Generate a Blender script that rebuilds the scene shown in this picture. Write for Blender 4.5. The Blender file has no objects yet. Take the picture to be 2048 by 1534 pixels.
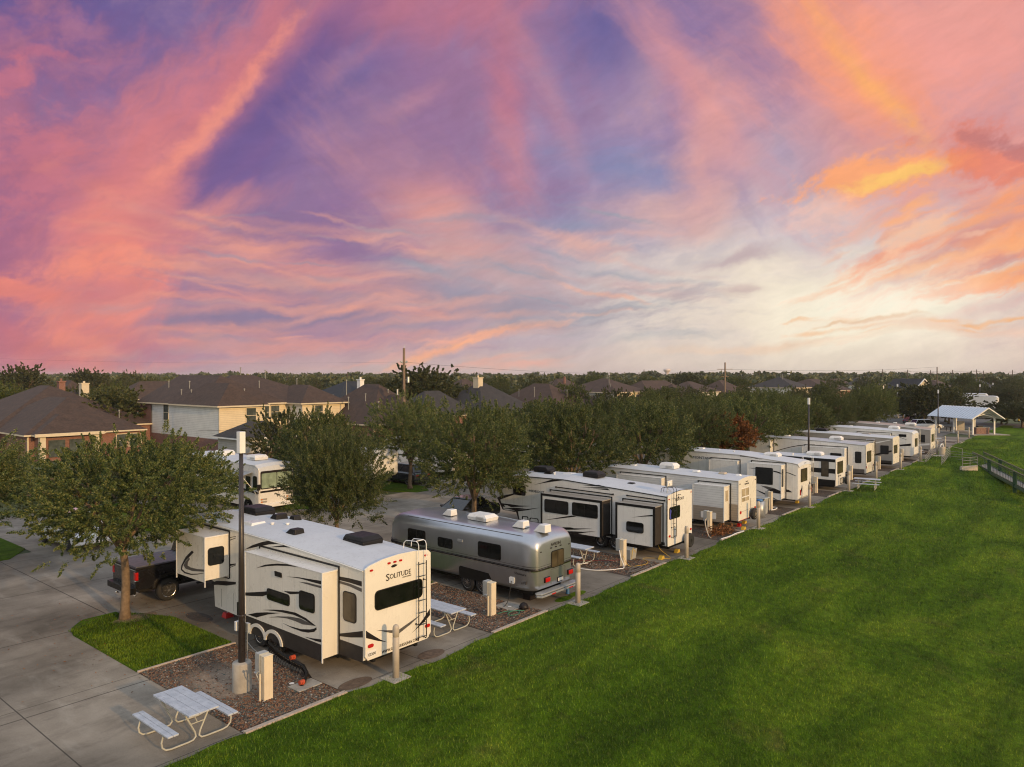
import bpy, bmesh, math, random
import numpy as np
from mathutils import Vector, Matrix
random.seed(7)
sc = bpy.context.scene
COL = sc.collection
R = math.radians
# site axes: +X runs along the row of camping pads, +Y from the lawn towards the park road
YAW = 50.28
CAMH = 8.5

# ------------------------------------------------------------------ materials
def lin(c):
    return tuple(((v/255)/12.92 if v/255 <= .04045 else ((v/255+.055)/1.055)**2.4) for v in c) + (1,)

class NT:
    def __init__(s, tree): s.t = tree; s.n = tree.nodes; s.l = tree.links
    def new(s, typ, **kw):
        n = s.n.new(typ)
        for k, v in kw.items(): setattr(n, k, v)
        return n
    def link(s, a, b): s.l.new(a, b)
    def val(s, sock, v):
        if hasattr(v, 'is_output'): s.l.new(v, sock)
        else: sock.default_value = v
    def math(s, op, a, b=None, c=None, clamp=False):
        n = s.new('ShaderNodeMath', operation=op, use_clamp=clamp)
        s.val(n.inputs[0], a)
        if b is not None: s.val(n.inputs[1], b)
        if c is not None: s.val(n.inputs[2], c)
        return n.outputs[0]
    def mix(s, f, a, b, blend='MIX'):
        n = s.new('ShaderNodeMix', data_type='RGBA', blend_type=blend)
        s.val(n.inputs[0], f); s.val(n.inputs[6], a); s.val(n.inputs[7], b)
        return n.outputs[2]
    def noise(s, vec, scale, detail=4, rough=.5, dist=0.0):
        n = s.new('ShaderNodeTexNoise'); n.noise_dimensions = '3D'
        if vec is not None: s.link(vec, n.inputs['Vector'])
        n.inputs['Scale'].default_value = scale; n.inputs['Detail'].default_value = detail
        n.inputs['Roughness'].default_value = rough; n.inputs['Distortion'].default_value = dist
        return n.outputs['Fac']
    def ramp(s, f, stops, interp='LINEAR'):
        n = s.new('ShaderNodeValToRGB'); n.color_ramp.interpolation = interp
        e = n.color_ramp.elements
        while len(e) < len(stops): e.new(.5)
        for i, (p, c) in enumerate(stops):
            e[i].position = p; e[i].color = c if len(c) == 4 else tuple(c)+(1,)
        s.val(n.inputs[0], f)
        return n.outputs[0]
    def maprange(s, v, a, b, c=0.0, d=1.0, smooth=False):
        n = s.new('ShaderNodeMapRange'); n.interpolation_type = 'SMOOTHSTEP' if smooth else 'LINEAR'
        s.val(n.inputs[0], v); n.inputs[1].default_value = a; n.inputs[2].default_value = b
        n.inputs[3].default_value = c; n.inputs[4].default_value = d
        return n.outputs[0]
    def scaled(s, vec, sx, sy, sz, rot=0.0):
        n = s.new('ShaderNodeMapping'); s.link(vec, n.inputs[0])
        n.inputs['Scale'].default_value = (sx, sy, sz); n.inputs['Rotation'].default_value = (0, 0, rot)
        return n.outputs[0]
    def bump(s, h, strength, dist):
        n = s.new('ShaderNodeBump'); n.inputs['Strength'].default_value = strength
        n.inputs['Distance'].default_value = dist; s.link(h, n.inputs['Height'])
        return n.outputs[0]

def newmat(name):
    m = bpy.data.materials.new(name); m.use_nodes = True
    t = NT(m.node_tree); b = m.node_tree.nodes['Principled BSDF']
    return m, t, b

def pm(name, col, rough=.5, metal=0.0, var=.12, scale=3.0, bump=0.0, bscale=60, spec=.5, dirt=0.0, coat=0.0, seams=0.0):
    """plain painted / cast surface with broad tonal variation and optional streaky dirt"""
    m, t, b = newmat(name)
    tc = t.new('ShaderNodeTexCoord').outputs['Object']
    f = t.noise(tc, scale, 5, .6)
    lo = tuple(max(0, c*(1-var)) for c in col[:3])+(1,); hi = tuple(min(1, c*(1+var)) for c in col[:3])+(1,)
    c = t.ramp(f, [(.3, lo), (.7, hi)])
    if dirt:
        v = t.scaled(tc, 6, 6, .7)
        d = t.maprange(t.noise(v, 1.5, 6, .65), .52, .85, 0, dirt)
        c = t.mix(d, c, (.12, .105, .085, 1))
    if seams:
        sp_ = t.new('ShaderNodeSeparateXYZ'); t.link(t.new('ShaderNodeNewGeometry').outputs['Position'], sp_.inputs[0])
        fr = t.math('FRACT', t.math('MULTIPLY', sp_.outputs[1], 1/.61)); ln = t.math('LESS_THAN', fr, .022)
        c = t.mix(t.math('MULTIPLY', ln, seams), c, (.30, .28, .24, 1))
    t.link(c, b.inputs['Base Color'])
    b.inputs['Roughness'].default_value = rough; b.inputs['Metallic'].default_value = metal
    b.inputs['Specular IOR Level'].default_value = spec
    if coat: b.inputs['Coat Weight'].default_value = coat; b.inputs['Coat Roughness'].default_value = .08
    r = t.maprange(t.noise(tc, scale*2.3, 3), .3, .7, max(.02, rough-.07), min(1, rough+.08)); t.link(r, b.inputs['Roughness'])
    if bump: t.link(t.bump(t.noise(tc, bscale, 4), bump, .02), b.inputs['Normal'])
    return m

MT = {}
MT['rv_white'] = pm('rv_gelcoat_white', (.70, .69, .65), .3, var=.04, scale=1.2, dirt=.12, seams=.35)
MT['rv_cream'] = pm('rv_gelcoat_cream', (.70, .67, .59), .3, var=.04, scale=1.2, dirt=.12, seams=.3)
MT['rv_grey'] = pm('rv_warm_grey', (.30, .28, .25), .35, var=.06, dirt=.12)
MT['rv_tan'] = pm('rv_tan', (.42, .36, .27), .4, var=.07, dirt=.25)
MT['rv_skirt'] = pm('rv_skirt_charcoal', (.035, .030, .026), .55, var=.2, spec=.25)
MT['rv_black'] = pm('rv_black_trim', (.009, .0085, .008), .45, var=.25, spec=.3)
MT['decal_dark'] = pm('decal_charcoal', (.015, .012, .012), .45, var=.1, spec=.25)
MT['decal_grey'] = pm('decal_grey', (.085, .078, .072), .45, var=.2, scale=14)
MT['roof_rubber'] = pm('roof_membrane', (.52, .555, .59), .6, var=.05, scale=1.1, dirt=.3, spec=.3)
MT['roof_grey'] = pm('roof_membrane_grey', (.40, .43, .47), .5, var=.12, scale=1.5, dirt=.4)
MT['white_plastic'] = pm('white_plastic', (.72, .72, .70), .4, var=.06, dirt=.2)
MT['black_plastic'] = pm('black_plastic', (.011, .010, .010), .5, var=.3, bump=.05, spec=.3)
MT['rubber'] = pm('tyre_rubber', (.018, .018, .018), .8, var=.2, bump=.2, bscale=80)
MT['alloy'] = pm('alloy', (.55, .55, .56), .25, 1.0, var=.1)
MT['chrome'] = pm('chrome', (.6, .6, .6), .15, 1.0, var=.05)
MT['galv'] = pm('galvanised_steel', (.42, .44, .45), .45, .7, var=.15, dirt=.2)
MT['rail_grey'] = pm('weathered_rail', (.24, .24, .22), .6, .2, var=.2)
MT['tube_paint'] = pm('grey_green_tube_paint', (.42, .42, .36), .45, .0, var=.12)
MT['red_lens'] = pm('red_lens', (.42, .012, .012), .15, var=.1)
MT['amber_lens'] = pm('amber_lens', (.6, .18, .02), .2, var=.1)
MT['red_plastic'] = pm('red_plastic', (.45, .015, .015), .4, var=.1)
MT['hose_red'] = pm('dull_red_rubber', (.16, .025, .02), .6, var=.2)
MT['orange_plastic'] = pm('orange_plastic', (.42, .06, .02), .5, var=.1)
MT['yellow_plastic'] = pm('yellow_plastic', (.55, .36, .04), .5, var=.1)
MT['blue_plastic'] = pm('blue_plastic', (.05, .16, .36), .4, var=.1)
MT['green_plastic'] = pm('green_plastic', (.03, .17, .10), .45, var=.1)
MT['bollard'] = pm('bollard_beige_plastic', (.42, .37, .30), .5, var=.08, dirt=.25)
MT['pedestal'] = pm('pedestal_cream', (.62, .54, .40), .45, var=.06, dirt=.25)
MT['pedestal_grey'] = pm('pedestal_grey_metal', (.42, .43, .41), .4, .3, var=.1)
MT['pole_black'] = pm('black_pole_paint', (.03, .024, .022), .32, var=.25)
MT['truck_black'] = pm('black_car_paint', (.010, .010, .012), .22, var=.2, coat=.6)
MT['car_white'] = pm('white_car_paint', (.72, .73, .74), .2, var=.03, coat=.6)
MT['car_silver'] = pm('silver_car_paint', (.45, .46, .48), .25, .5, var=.05, coat=.5)
MT['car_dark'] = pm('dark_grey_car_paint', (.03, .033, .04), .2, var=.1, coat=.6)
MT['car_red'] = pm('red_car_paint', (.35, .02, .02), .2, var=.1, coat=.5)
MT['tonneau'] = pm('tonneau_vinyl', (.10, .11, .115), .45, var=.1)
MT['wood_pole'] = pm('utility_pole_wood', (.20, .145, .10), .85, var=.3, scale=8, bump=.4, bscale=20)
MT['dark_wood'] = pm('dark_wood_post', (.09, .065, .045), .85, var=.3, scale=8)
MT['trim_cream'] = pm('house_trim_cream', (.58, .50, .36), .6, var=.06)
MT['trim_white'] = pm('house_trim_white', (.72, .71, .68), .6, var=.05)
MT['curtain'] = pm('pale_green_curtain', (.35, .42, .33), .8, var=.2, scale=9)
MT['bridge_green'] = pm('bridge_green_paint', (.02, .06, .025), .4, var=.2)
MT['white_paint'] = pm('white_structural_paint', (.74, .72, .66), .5, var=.05, dirt=.15)
MT['stone_grey'] = pm('retaining_concrete', (.50, .43, .33), .85, var=.12, scale=4, bump=.3, dirt=.3)
MT['stone_brown'] = pm('stone_veneer', (.22, .13, .10), .85, var=.5, scale=9, bump=.5, bscale=12)
MT['water_tower'] = pm('water_tower_paint', (.62, .52, .46), .5, var=.05)
MT['solar'] = pm('frosted_skylight', (.66, .68, .68), .3, var=.05)
MT['blue_sticker'] = pm('blue_sticker', (.06, .07, .35), .4, var=.3, scale=20)

def glass_mat(name, col, rough=.06, curtain=False):
    m, t, b = newmat(name)
    tc = t.new('ShaderNodeTexCoord').outputs['Object']
    f = t.noise(tc, 2.2, 3)
    c = t.ramp(f, [(.35, tuple(col)+(1,)), (.7, tuple(min(1, v*1.8+.004) for v in col)+(1,))])
    t.link(c, b.inputs['Base Color']); b.inputs['Roughness'].default_value = rough
    b.inputs['Specular IOR Level'].default_value = .6
    t.link(t.bump(t.noise(tc, 1.3, 2), .04, .1), b.inputs['Normal'])
    return m
MT['glass'] = glass_mat('tinted_glass', (.004, .0045, .004))
MT['glass_brown'] = glass_mat('smoked_glass', (.045, .035, .022), .12)
MT['glass_house'] = glass_mat('house_window_glass', (.05, .06, .055), .1)
MT['glass_blind'] = glass_mat('window_with_blinds', (.30, .25, .17), .25)
MT['glass_wind'] = glass_mat('windscreen_with_curtain', (.17, .22, .16), .12)

def concrete_mat():
    m, t, b = newmat('pavement_concrete')
    P = t.new('ShaderNodeNewGeometry').outputs['Position']
    sp = t.new('ShaderNodeSeparateXYZ'); t.link(P, sp.inputs[0]); X, Y = sp.outputs[0], sp.outputs[1]
    c = t.ramp(t.noise(P, .35, 6, .6, .4), [(.25, (.145, .127, .100)), (.5, (.235, .208, .168)), (.75, (.33, .297, .245))])
    st = t.maprange(t.noise(t.scaled(P, .5, 1.3, 1), 1.1, 6, .7), .50, .78, 0, .6)
    c = t.mix(st, c, (.065, .056, .045, 1))
    li = t.maprange(t.noise(t.scaled(P, 1.2, .35, 1, .3), 1.6, 5, .6), .54, .78, 0, .6)
    c = t.mix(li, c, (.36, .335, .285, 1))
    fine = t.maprange(t.noise(P, 45, 3), .3, .7, .86, 1.12)
    c = t.mix(1.0, c, fine, 'MULTIPLY')
    bigd = t.maprange(t.noise(P, .16, 3, .5, .6), .40, .62, .70, 1.12)
    c = t.mix(1.0, c, bigd, 'MULTIPLY')
    def lines(v, per, off, hw):
        a = t.math('SUBTRACT', v, off - per*200)
        a = t.math('MODULO', a, per)
        a = t.math('ABSOLUTE', t.math('SUBTRACT', a, per/2))
        return t.math('GREATER_THAN', a, per/2-hw)
    ly = lines(Y, 6.0, 27.0, .022)
    road = t.math('GREATER_THAN', Y, 27.0)
    lx = t.math('MULTIPLY', lines(X, 8.93, 11.0, .022), road)
    pad = t.math('MULTIPLY', t.math('LESS_THAN', Y, 27.0), lines(X, 8.93, 15.25-8.93, .016))
    pad2 = t.math('MULTIPLY', t.math('LESS_THAN', Y, 27.0), lines(Y, 5.4, 21.6, .014))
    j = t.math('MAXIMUM', t.math('MAXIMUM', ly, lx), t.math('MAXIMUM', pad, pad2))
    c = t.mix(t.math('MULTIPLY', j, .75), c, (.035, .03, .026, 1))
    t.link(c, b.inputs['Base Color']); b.inputs['Roughness'].default_value = .85; b.inputs['Specular IOR Level'].default_value = .2
    h = t.math('SUBTRACT', t.math('MULTIPLY', t.noise(P, 30, 5), .4), j)
    t.link(t.bump(h, .35, .01), b.inputs['Normal'])
    return m
MT['concrete'] = concrete_mat()
MT['slab'] = pm('cast_concrete', (.33, .31, .27), .85, var=.2, scale=3, bump=.2, dirt=.35)
MT['kerb'] = pm('kerb_concrete', (.40, .33, .27), .85, var=.2, scale=4, bump=.2, dirt=.3)

def gravel_mat():
    m, t, b = newmat('river_gravel_bed')
    P = t.new('ShaderNodeNewGeometry').outputs['Position']
    v = t.new('ShaderNodeTexVoronoi'); v.inputs['Scale'].default_value = 24; t.link(P, v.inputs['Vector'])
    sc_ = t.new('ShaderNodeSeparateColor'); t.link(v.outputs['Color'], sc_.inputs[0])
    peb = t.ramp(sc_.outputs[0], [(0, (.04, .022, .013)), (.25, (.16, .065, .028)), (.45, (.20, .115, .058)), (.62, (.07, .065, .052)),
                                 (.8, (.27, .19, .12)), (1, (.05, .085, .075))])
    edge = t.maprange(v.outputs['Distance'], .0, .55, 1.15, .25)
    peb = t.mix(1.0, peb, edge, 'MULTIPLY')
    sx = t.new('ShaderNodeVectorMath', operation='DISTANCE'); t.link(t.scaled(P, 1, .7, 0), sx.inputs[0]); sx.inputs[1].default_value = (10.6, 13.4, 0)
    d = t.math('MAXIMUM', t.maprange(t.math('ADD', sx.outputs['Value'], t.math('MULTIPLY', t.noise(P, 1.3, 4, .6), .9)), 1.05, 1.75, 1, 0), t.maprange(t.noise(P, .55, 4, .6, .3), .60, .70, 0, 1))
    spl = t.maprange(t.noise(P, 14, 4, .7), .45, .62, 0, 1)
    dirt = t.ramp(t.noise(P, 6, 6, .7), [(.3, (.22, .165, .12)), (.7, (.40, .32, .24))])
    c = t.mix(t.math('MULTIPLY', d, t.math('MAXIMUM', spl, .7)), peb, dirt)
    t.link(c, b.inputs['Base Color']); b.inputs['Roughness'].default_value = .8
    t.link(t.bump(t.math('MULTIPLY', v.outputs['Distance'], -1), .8, .03), b.inputs['Normal'])
    return m
MT['gravel'] = gravel_mat()

def pebble_mat():
    m, t, b = newmat('loose_pebbles')
    g = t.new('ShaderNodeNewGeometry')
    c = t.ramp(g.outputs['Random Per Island'], [(0, (.035, .02, .012)), (.2, (.19, .07, .026)), (.4, (.25, .135, .065)), (.55, (.06, .055, .045)),
                                 (.7, (.23, .17, .11)), (.82, (.10, .065, .045)), (.93, (.04, .08, .07)), (1, (.40, .36, .30))])
    t.link(c, b.inputs['Base Color']); b.inputs['Roughness'].default_value = .7
    return m
MT['pebble'] = pebble_mat()

def lawn_mat(name, blades=False):
    m, t, b = newmat(name)
    P = t.new('ShaderNodeNewGeometry').outputs['Position']
    big = t.noise(t.scaled(P, .5, 1.0, 1, .15), .33, 5, .6, .6)
    c = t.ramp(big, [(.28, (.030, .066, .002)), (.48, (.064, .125, .004)), (.7, (.118, .185, .010))])
    trk = t.maprange(t.noise(t.scaled(P, .05, 1.1, 1, -.10), 1.0, 5, .6), .50, .66, 0, .38)
    c = t.mix(trk, c, (.020, .046, .003, 1))
    spy = t.new('ShaderNodeSeparateXYZ'); t.link(P, spy.inputs[0])
    band = t.math('SINE', t.math('MULTIPLY', t.math('ADD', spy.outputs[1], t.math('MULTIPLY', t.noise(P, .12, 2), 3.0)), 2.6))
    c = t.mix(1.0, c, t.maprange(band, -1, 1, .94, 1.05), 'MULTIPLY')
    dry = t.maprange(t.noise(P, .45, 5, .65, .5), .58, .76, 0, .55)
    c = t.mix(dry, c, (.10, .085, .028, 1))
    med = t.maprange(t.noise(P, 3.2, 5, .7), .3, .72, .62, 1.4)
    c = t.mix(1.0, c, med, 'MULTIPLY')
    if blades:
        g = t.new('ShaderNodeNewGeometry')
        c = t.mix(1.0, c, t.ramp(g.outputs['Random Per Island'], [(0, (.5, .55, .5)), (.6, (1.2, 1.15, 1)), (1, (2.4, 1.9, 1.6))]), 'MULTIPLY')
        b.inputs['Roughness'].default_value = .55
        b.inputs['Specular IOR Level'].default_value = .25
    else:
        fine = t.maprange(t.noise(P, 26, 4, .7), .3, .7, .5, 1.45)
        c = t.mix(1.0, c, fine, 'MULTIPLY')
        b.inputs['Roughness'].default_value = .9
        b.inputs['Specular IOR Level'].default_value = .1
        t.link(t.bump(t.math('ADD', t.noise(P, 30, 4, .7), t.math('MULTIPLY', t.noise(P, 1.1, 4, .6), 2.5)), 1.0, .06), b.inputs['Normal'])
    t.link(c, b.inputs['Base Color'])
    return m
MT['lawn'] = lawn_mat('mown_lawn'); MT['blades'] = lawn_mat('grass_blades', True)

def land_mat():
    m, t, b = newmat('open_ground')
    P = t.new('ShaderNodeNewGeometry').outputs['Position']
    c = t.ramp(t.noise(P, .06, 6, .65), [(.3, (.03, .05, .015)), (.55, (.055, .075, .025)), (.75, (.10, .085, .05))])
    t.link(c, b.inputs['Base Color']); b.inputs['Roughness'].default_value = .95
    return m
MT['land'] = land_mat()
MT['asphalt'] = pm('asphalt', (.10, .10, .095), .85, var=.2, scale=.6, bump=.2)

def leaf_mat(name, stops, blotch):
    m, t, b = newmat(name)
    g = t.new('ShaderNodeNewGeometry'); tc = t.new('ShaderNodeTexCoord').outputs['Object']
    oi = t.new('ShaderNodeObjectInfo')
    c = t.ramp(g.outputs['Random Per Island'], stops)
    n = t.maprange(t.noise(tc, 1.1, 4, .6), .60, .72, 0, 1)
    pick = t.math('MULTIPLY', n, t.math('GREATER_THAN', t.math('FRACT', t.math('MULTIPLY', g.outputs['Random Per Island'], 7.3)), .45))
    c = t.mix(t.math('MULTIPLY', pick, .5), c, blotch)
    tint = t.maprange(oi.outputs['Random'], 0, 1, .75, 1.25)
    c = t.mix(1.0, c, tint, 'MULTIPLY')
    t.link(c, b.inputs['Base Color']); b.inputs['Roughness'].default_value = .5
    b.inputs['Specular IOR Level'].default_value = .35
    tr = t.new('ShaderNodeBsdfTranslucent'); t.link(c, tr.inputs[0])
    mx = t.new('ShaderNodeMixShader'); mx.inputs[0].default_value = .30
    out = m.node_tree.nodes['Material Output']
    t.link(b.outputs[0], mx.inputs[1]); t.link(tr.outputs[0], mx.inputs[2]); t.link(mx.outputs[0], out.inputs[0])
    return m
MT['leaf'] = leaf_mat('oak_leaves', [(0, (.022, .040, .012)), (.35, (.058, .090, .022)), (.7, (.120, .152, .040)), (1, (.25, .24, .085))], (.16, .085, .03, 1))
MT['leaf_far'] = leaf_mat('far_leaves', [(0, (.036, .050, .019)), (.5, (.075, .09, .032)), (1, (.14, .135, .052))], (.085, .060, .028, 1))
MT['leaf_light'] = leaf_mat('yellow_green_leaves', [(0, (.03, .05, .012)), (.5, (.075, .10, .022)), (1, (.14, .15, .04))], (.10, .09, .03, 1))
MT['leaf_red'] = leaf_mat('autumn_leaves', [(0, (.08, .05, .018)), (.5, (.24, .085, .025)), (1, (.36, .16, .045))], (.05, .06, .02, 1))
MT['bark'] = pm('bark', (.17, .12, .075), .9, var=.35, scale=7, bump=.8, bscale=18)

def shingle_mat(name, a, b_, streak):
    m, t, b = newmat(name)
    P = t.new('ShaderNodeNewGeometry').outputs['Position']
    br = t.new('ShaderNodeTexBrick'); t.link(t.scaled(P, 1, 1, 1), br.inputs['Vector'])
    c = t.ramp(t.noise(P, 1.3, 6, .7), [(.3, a), (.7, b_)])
    sp = t.new('ShaderNodeSeparateXYZ'); t.link(P, sp.inputs[0])
    row = t.math('FRACT', t.math('MULTIPLY', sp.outputs[2], 7.5))
    rl = t.maprange(row, 0, .25, .62, 1.0)
    c = t.mix(1.0, c, rl, 'MULTIPLY')
    tab = t.maprange(t.noise(t.scaled(P, 3, 3, 9), 1.5, 2), .3, .7, .75, 1.25)
    c = t.mix(1.0, c, tab, 'MULTIPLY')
    s = t.maprange(t.noise(t.scaled(P, .9, .9, .1), 1.2, 4, .6), .5, .75, 0, .6)
    c = t.mix(s, c, streak)
    t.link(c, b.inputs['Base Color']); b.inputs['Roughness'].default_value = .9
    t.link(t.bump(row, .3, .02), b.inputs['Normal'])
    return m
MT['shingle_brown'] = shingle_mat('brown_shingles', (.040, .025, .019, 1), (.075, .047, .034, 1), (.04, .03, .028, 1))
MT['shingle_dark'] = shingle_mat('dark_shingles', (.024, .023, .024, 1), (.045, .042, .042, 1), (.02, .02, .022, 1))
MT['shingle_black'] = shingle_mat('blue_black_shingles', (.013, .018, .024, 1), (.026, .032, .042, 1), (.015, .018, .022, 1))

def lap_mat(name, col, period=.16, vertical=False):
    m, t, b = newmat(name)
    P = t.new('ShaderNodeNewGeometry').outputs['Position']
    sp = t.new('ShaderNodeSeparateXYZ'); t.link(P, sp.inputs[0])
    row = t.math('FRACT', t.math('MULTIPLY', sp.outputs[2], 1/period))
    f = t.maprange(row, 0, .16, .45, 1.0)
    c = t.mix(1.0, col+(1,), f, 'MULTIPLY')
    n = t.maprange(t.noise(P, 1.0, 5, .6), .3, .7, .9, 1.08)
    c = t.mix(1.0, c, n, 'MULTIPLY')
    t.link(c, b.inputs['Base Color']); b.inputs['Roughness'].default_value = .6
    t.link(t.bump(row, .5, .015), b.inputs['Normal'])
    return m
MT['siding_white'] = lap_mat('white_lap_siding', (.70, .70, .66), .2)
MT['siding_sunlit'] = lap_mat('sunlit_lap_siding', (.66, .56, .38), .2)  # warm sunlight put into the siding colour, for fronts that face the sun
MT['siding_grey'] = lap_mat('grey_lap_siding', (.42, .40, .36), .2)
MT['rv_corrugated'] = lap_mat('corrugated_white_aluminium', (.62, .63, .62), .13)
MT['rv_corrugated_tan'] = lap_mat('corrugated_tan_aluminium', (.30, .255, .20), .13)

def brick_mat(name, a, b_, mo):
    m, t, b = newmat(name)
    P = t.new('ShaderNodeNewGeometry').outputs['Position']
    sp = t.new('ShaderNodeSeparateXYZ'); t.link(P, sp.inputs[0])
    cb = t.new('ShaderNodeCombineXYZ'); t.link(t.math('ADD', sp.outputs[0], sp.outputs[1]), cb.inputs[0]); t.link(sp.outputs[2], cb.inputs[1])
    br = t.new('ShaderNodeTexBrick'); t.link(cb.outputs[0], br.inputs['Vector'])
    br.inputs['Color1'].default_value = a; br.inputs['Color2'].default_value = b_; br.inputs['Mortar'].default_value = mo
    br.inputs['Scale'].default_value = 1; br.inputs['Brick Width'].default_value = .22; br.inputs['Row Height'].default_value = .075
    br.inputs['Mortar Size'].default_value = .01
    t.link(br.outputs['Color'], b.inputs['Base Color']); b.inputs['Roughness'].default_value = .9
    return m
MT['brick'] = brick_mat('red_brick', (.16, .05, .032, 1), (.23, .085, .05, 1), (.25, .2, .17, 1))

def table_wood_mat():
    m, t, b = newmat('peeling_white_paint_on_planks')
    tc = t.new('ShaderNodeTexCoord').outputs['Object']
    w = t.maprange(t.noise(t.scaled(tc, 14, 1.6, 10), 2.6, 6, .75, .2), .55, .66, 0, 1)
    base = t.ramp(t.noise(tc, 5, 4), [(.3, (.34, .38, .44)), (.7, (.46, .50, .56))])
    c = t.mix(t.math('MULTIPLY', w, .6), base, (.12, .10, .10, 1))
    t.link(c, b.inputs['Base Color']); b.inputs['Roughness'].default_value = .7
    t.link(t.bump(w, .2, .004), b.inputs['Normal'])
    return m
MT['table_wood'] = table_wood_mat()

def alu_mat():
    m, t, b = newmat('satin_aluminium_skin')
    tc = t.new('ShaderNodeTexCoord').outputs['Object']
    c = t.ramp(t.noise(tc, 1.5, 5, .6), [(.3, (.44, .465, .50)), (.7, (.50, .525, .56))])
    st = t.maprange(t.noise(t.scaled(tc, 5, 5, .6), 1.4, 6, .6), .5, .8, 0, .3)
    c = t.mix(t.math('MULTIPLY', st, .15), c, (.24, .24, .24, 1))
    t.link(c, b.inputs['Base Color']); b.inputs['Metallic'].default_value = .85
    b.inputs['Roughness'].default_value = .3
    return m
MT['alu'] = alu_mat()
MT['alu_roof'] = pm('aluminium_roof', (.46, .50, .55), .35, .6, var=.1, dirt=.25)
MT['metal_roof'] = pm('white_standing_seam', (.62, .66, .70), .45, .0, var=.06, dirt=.12)

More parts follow.
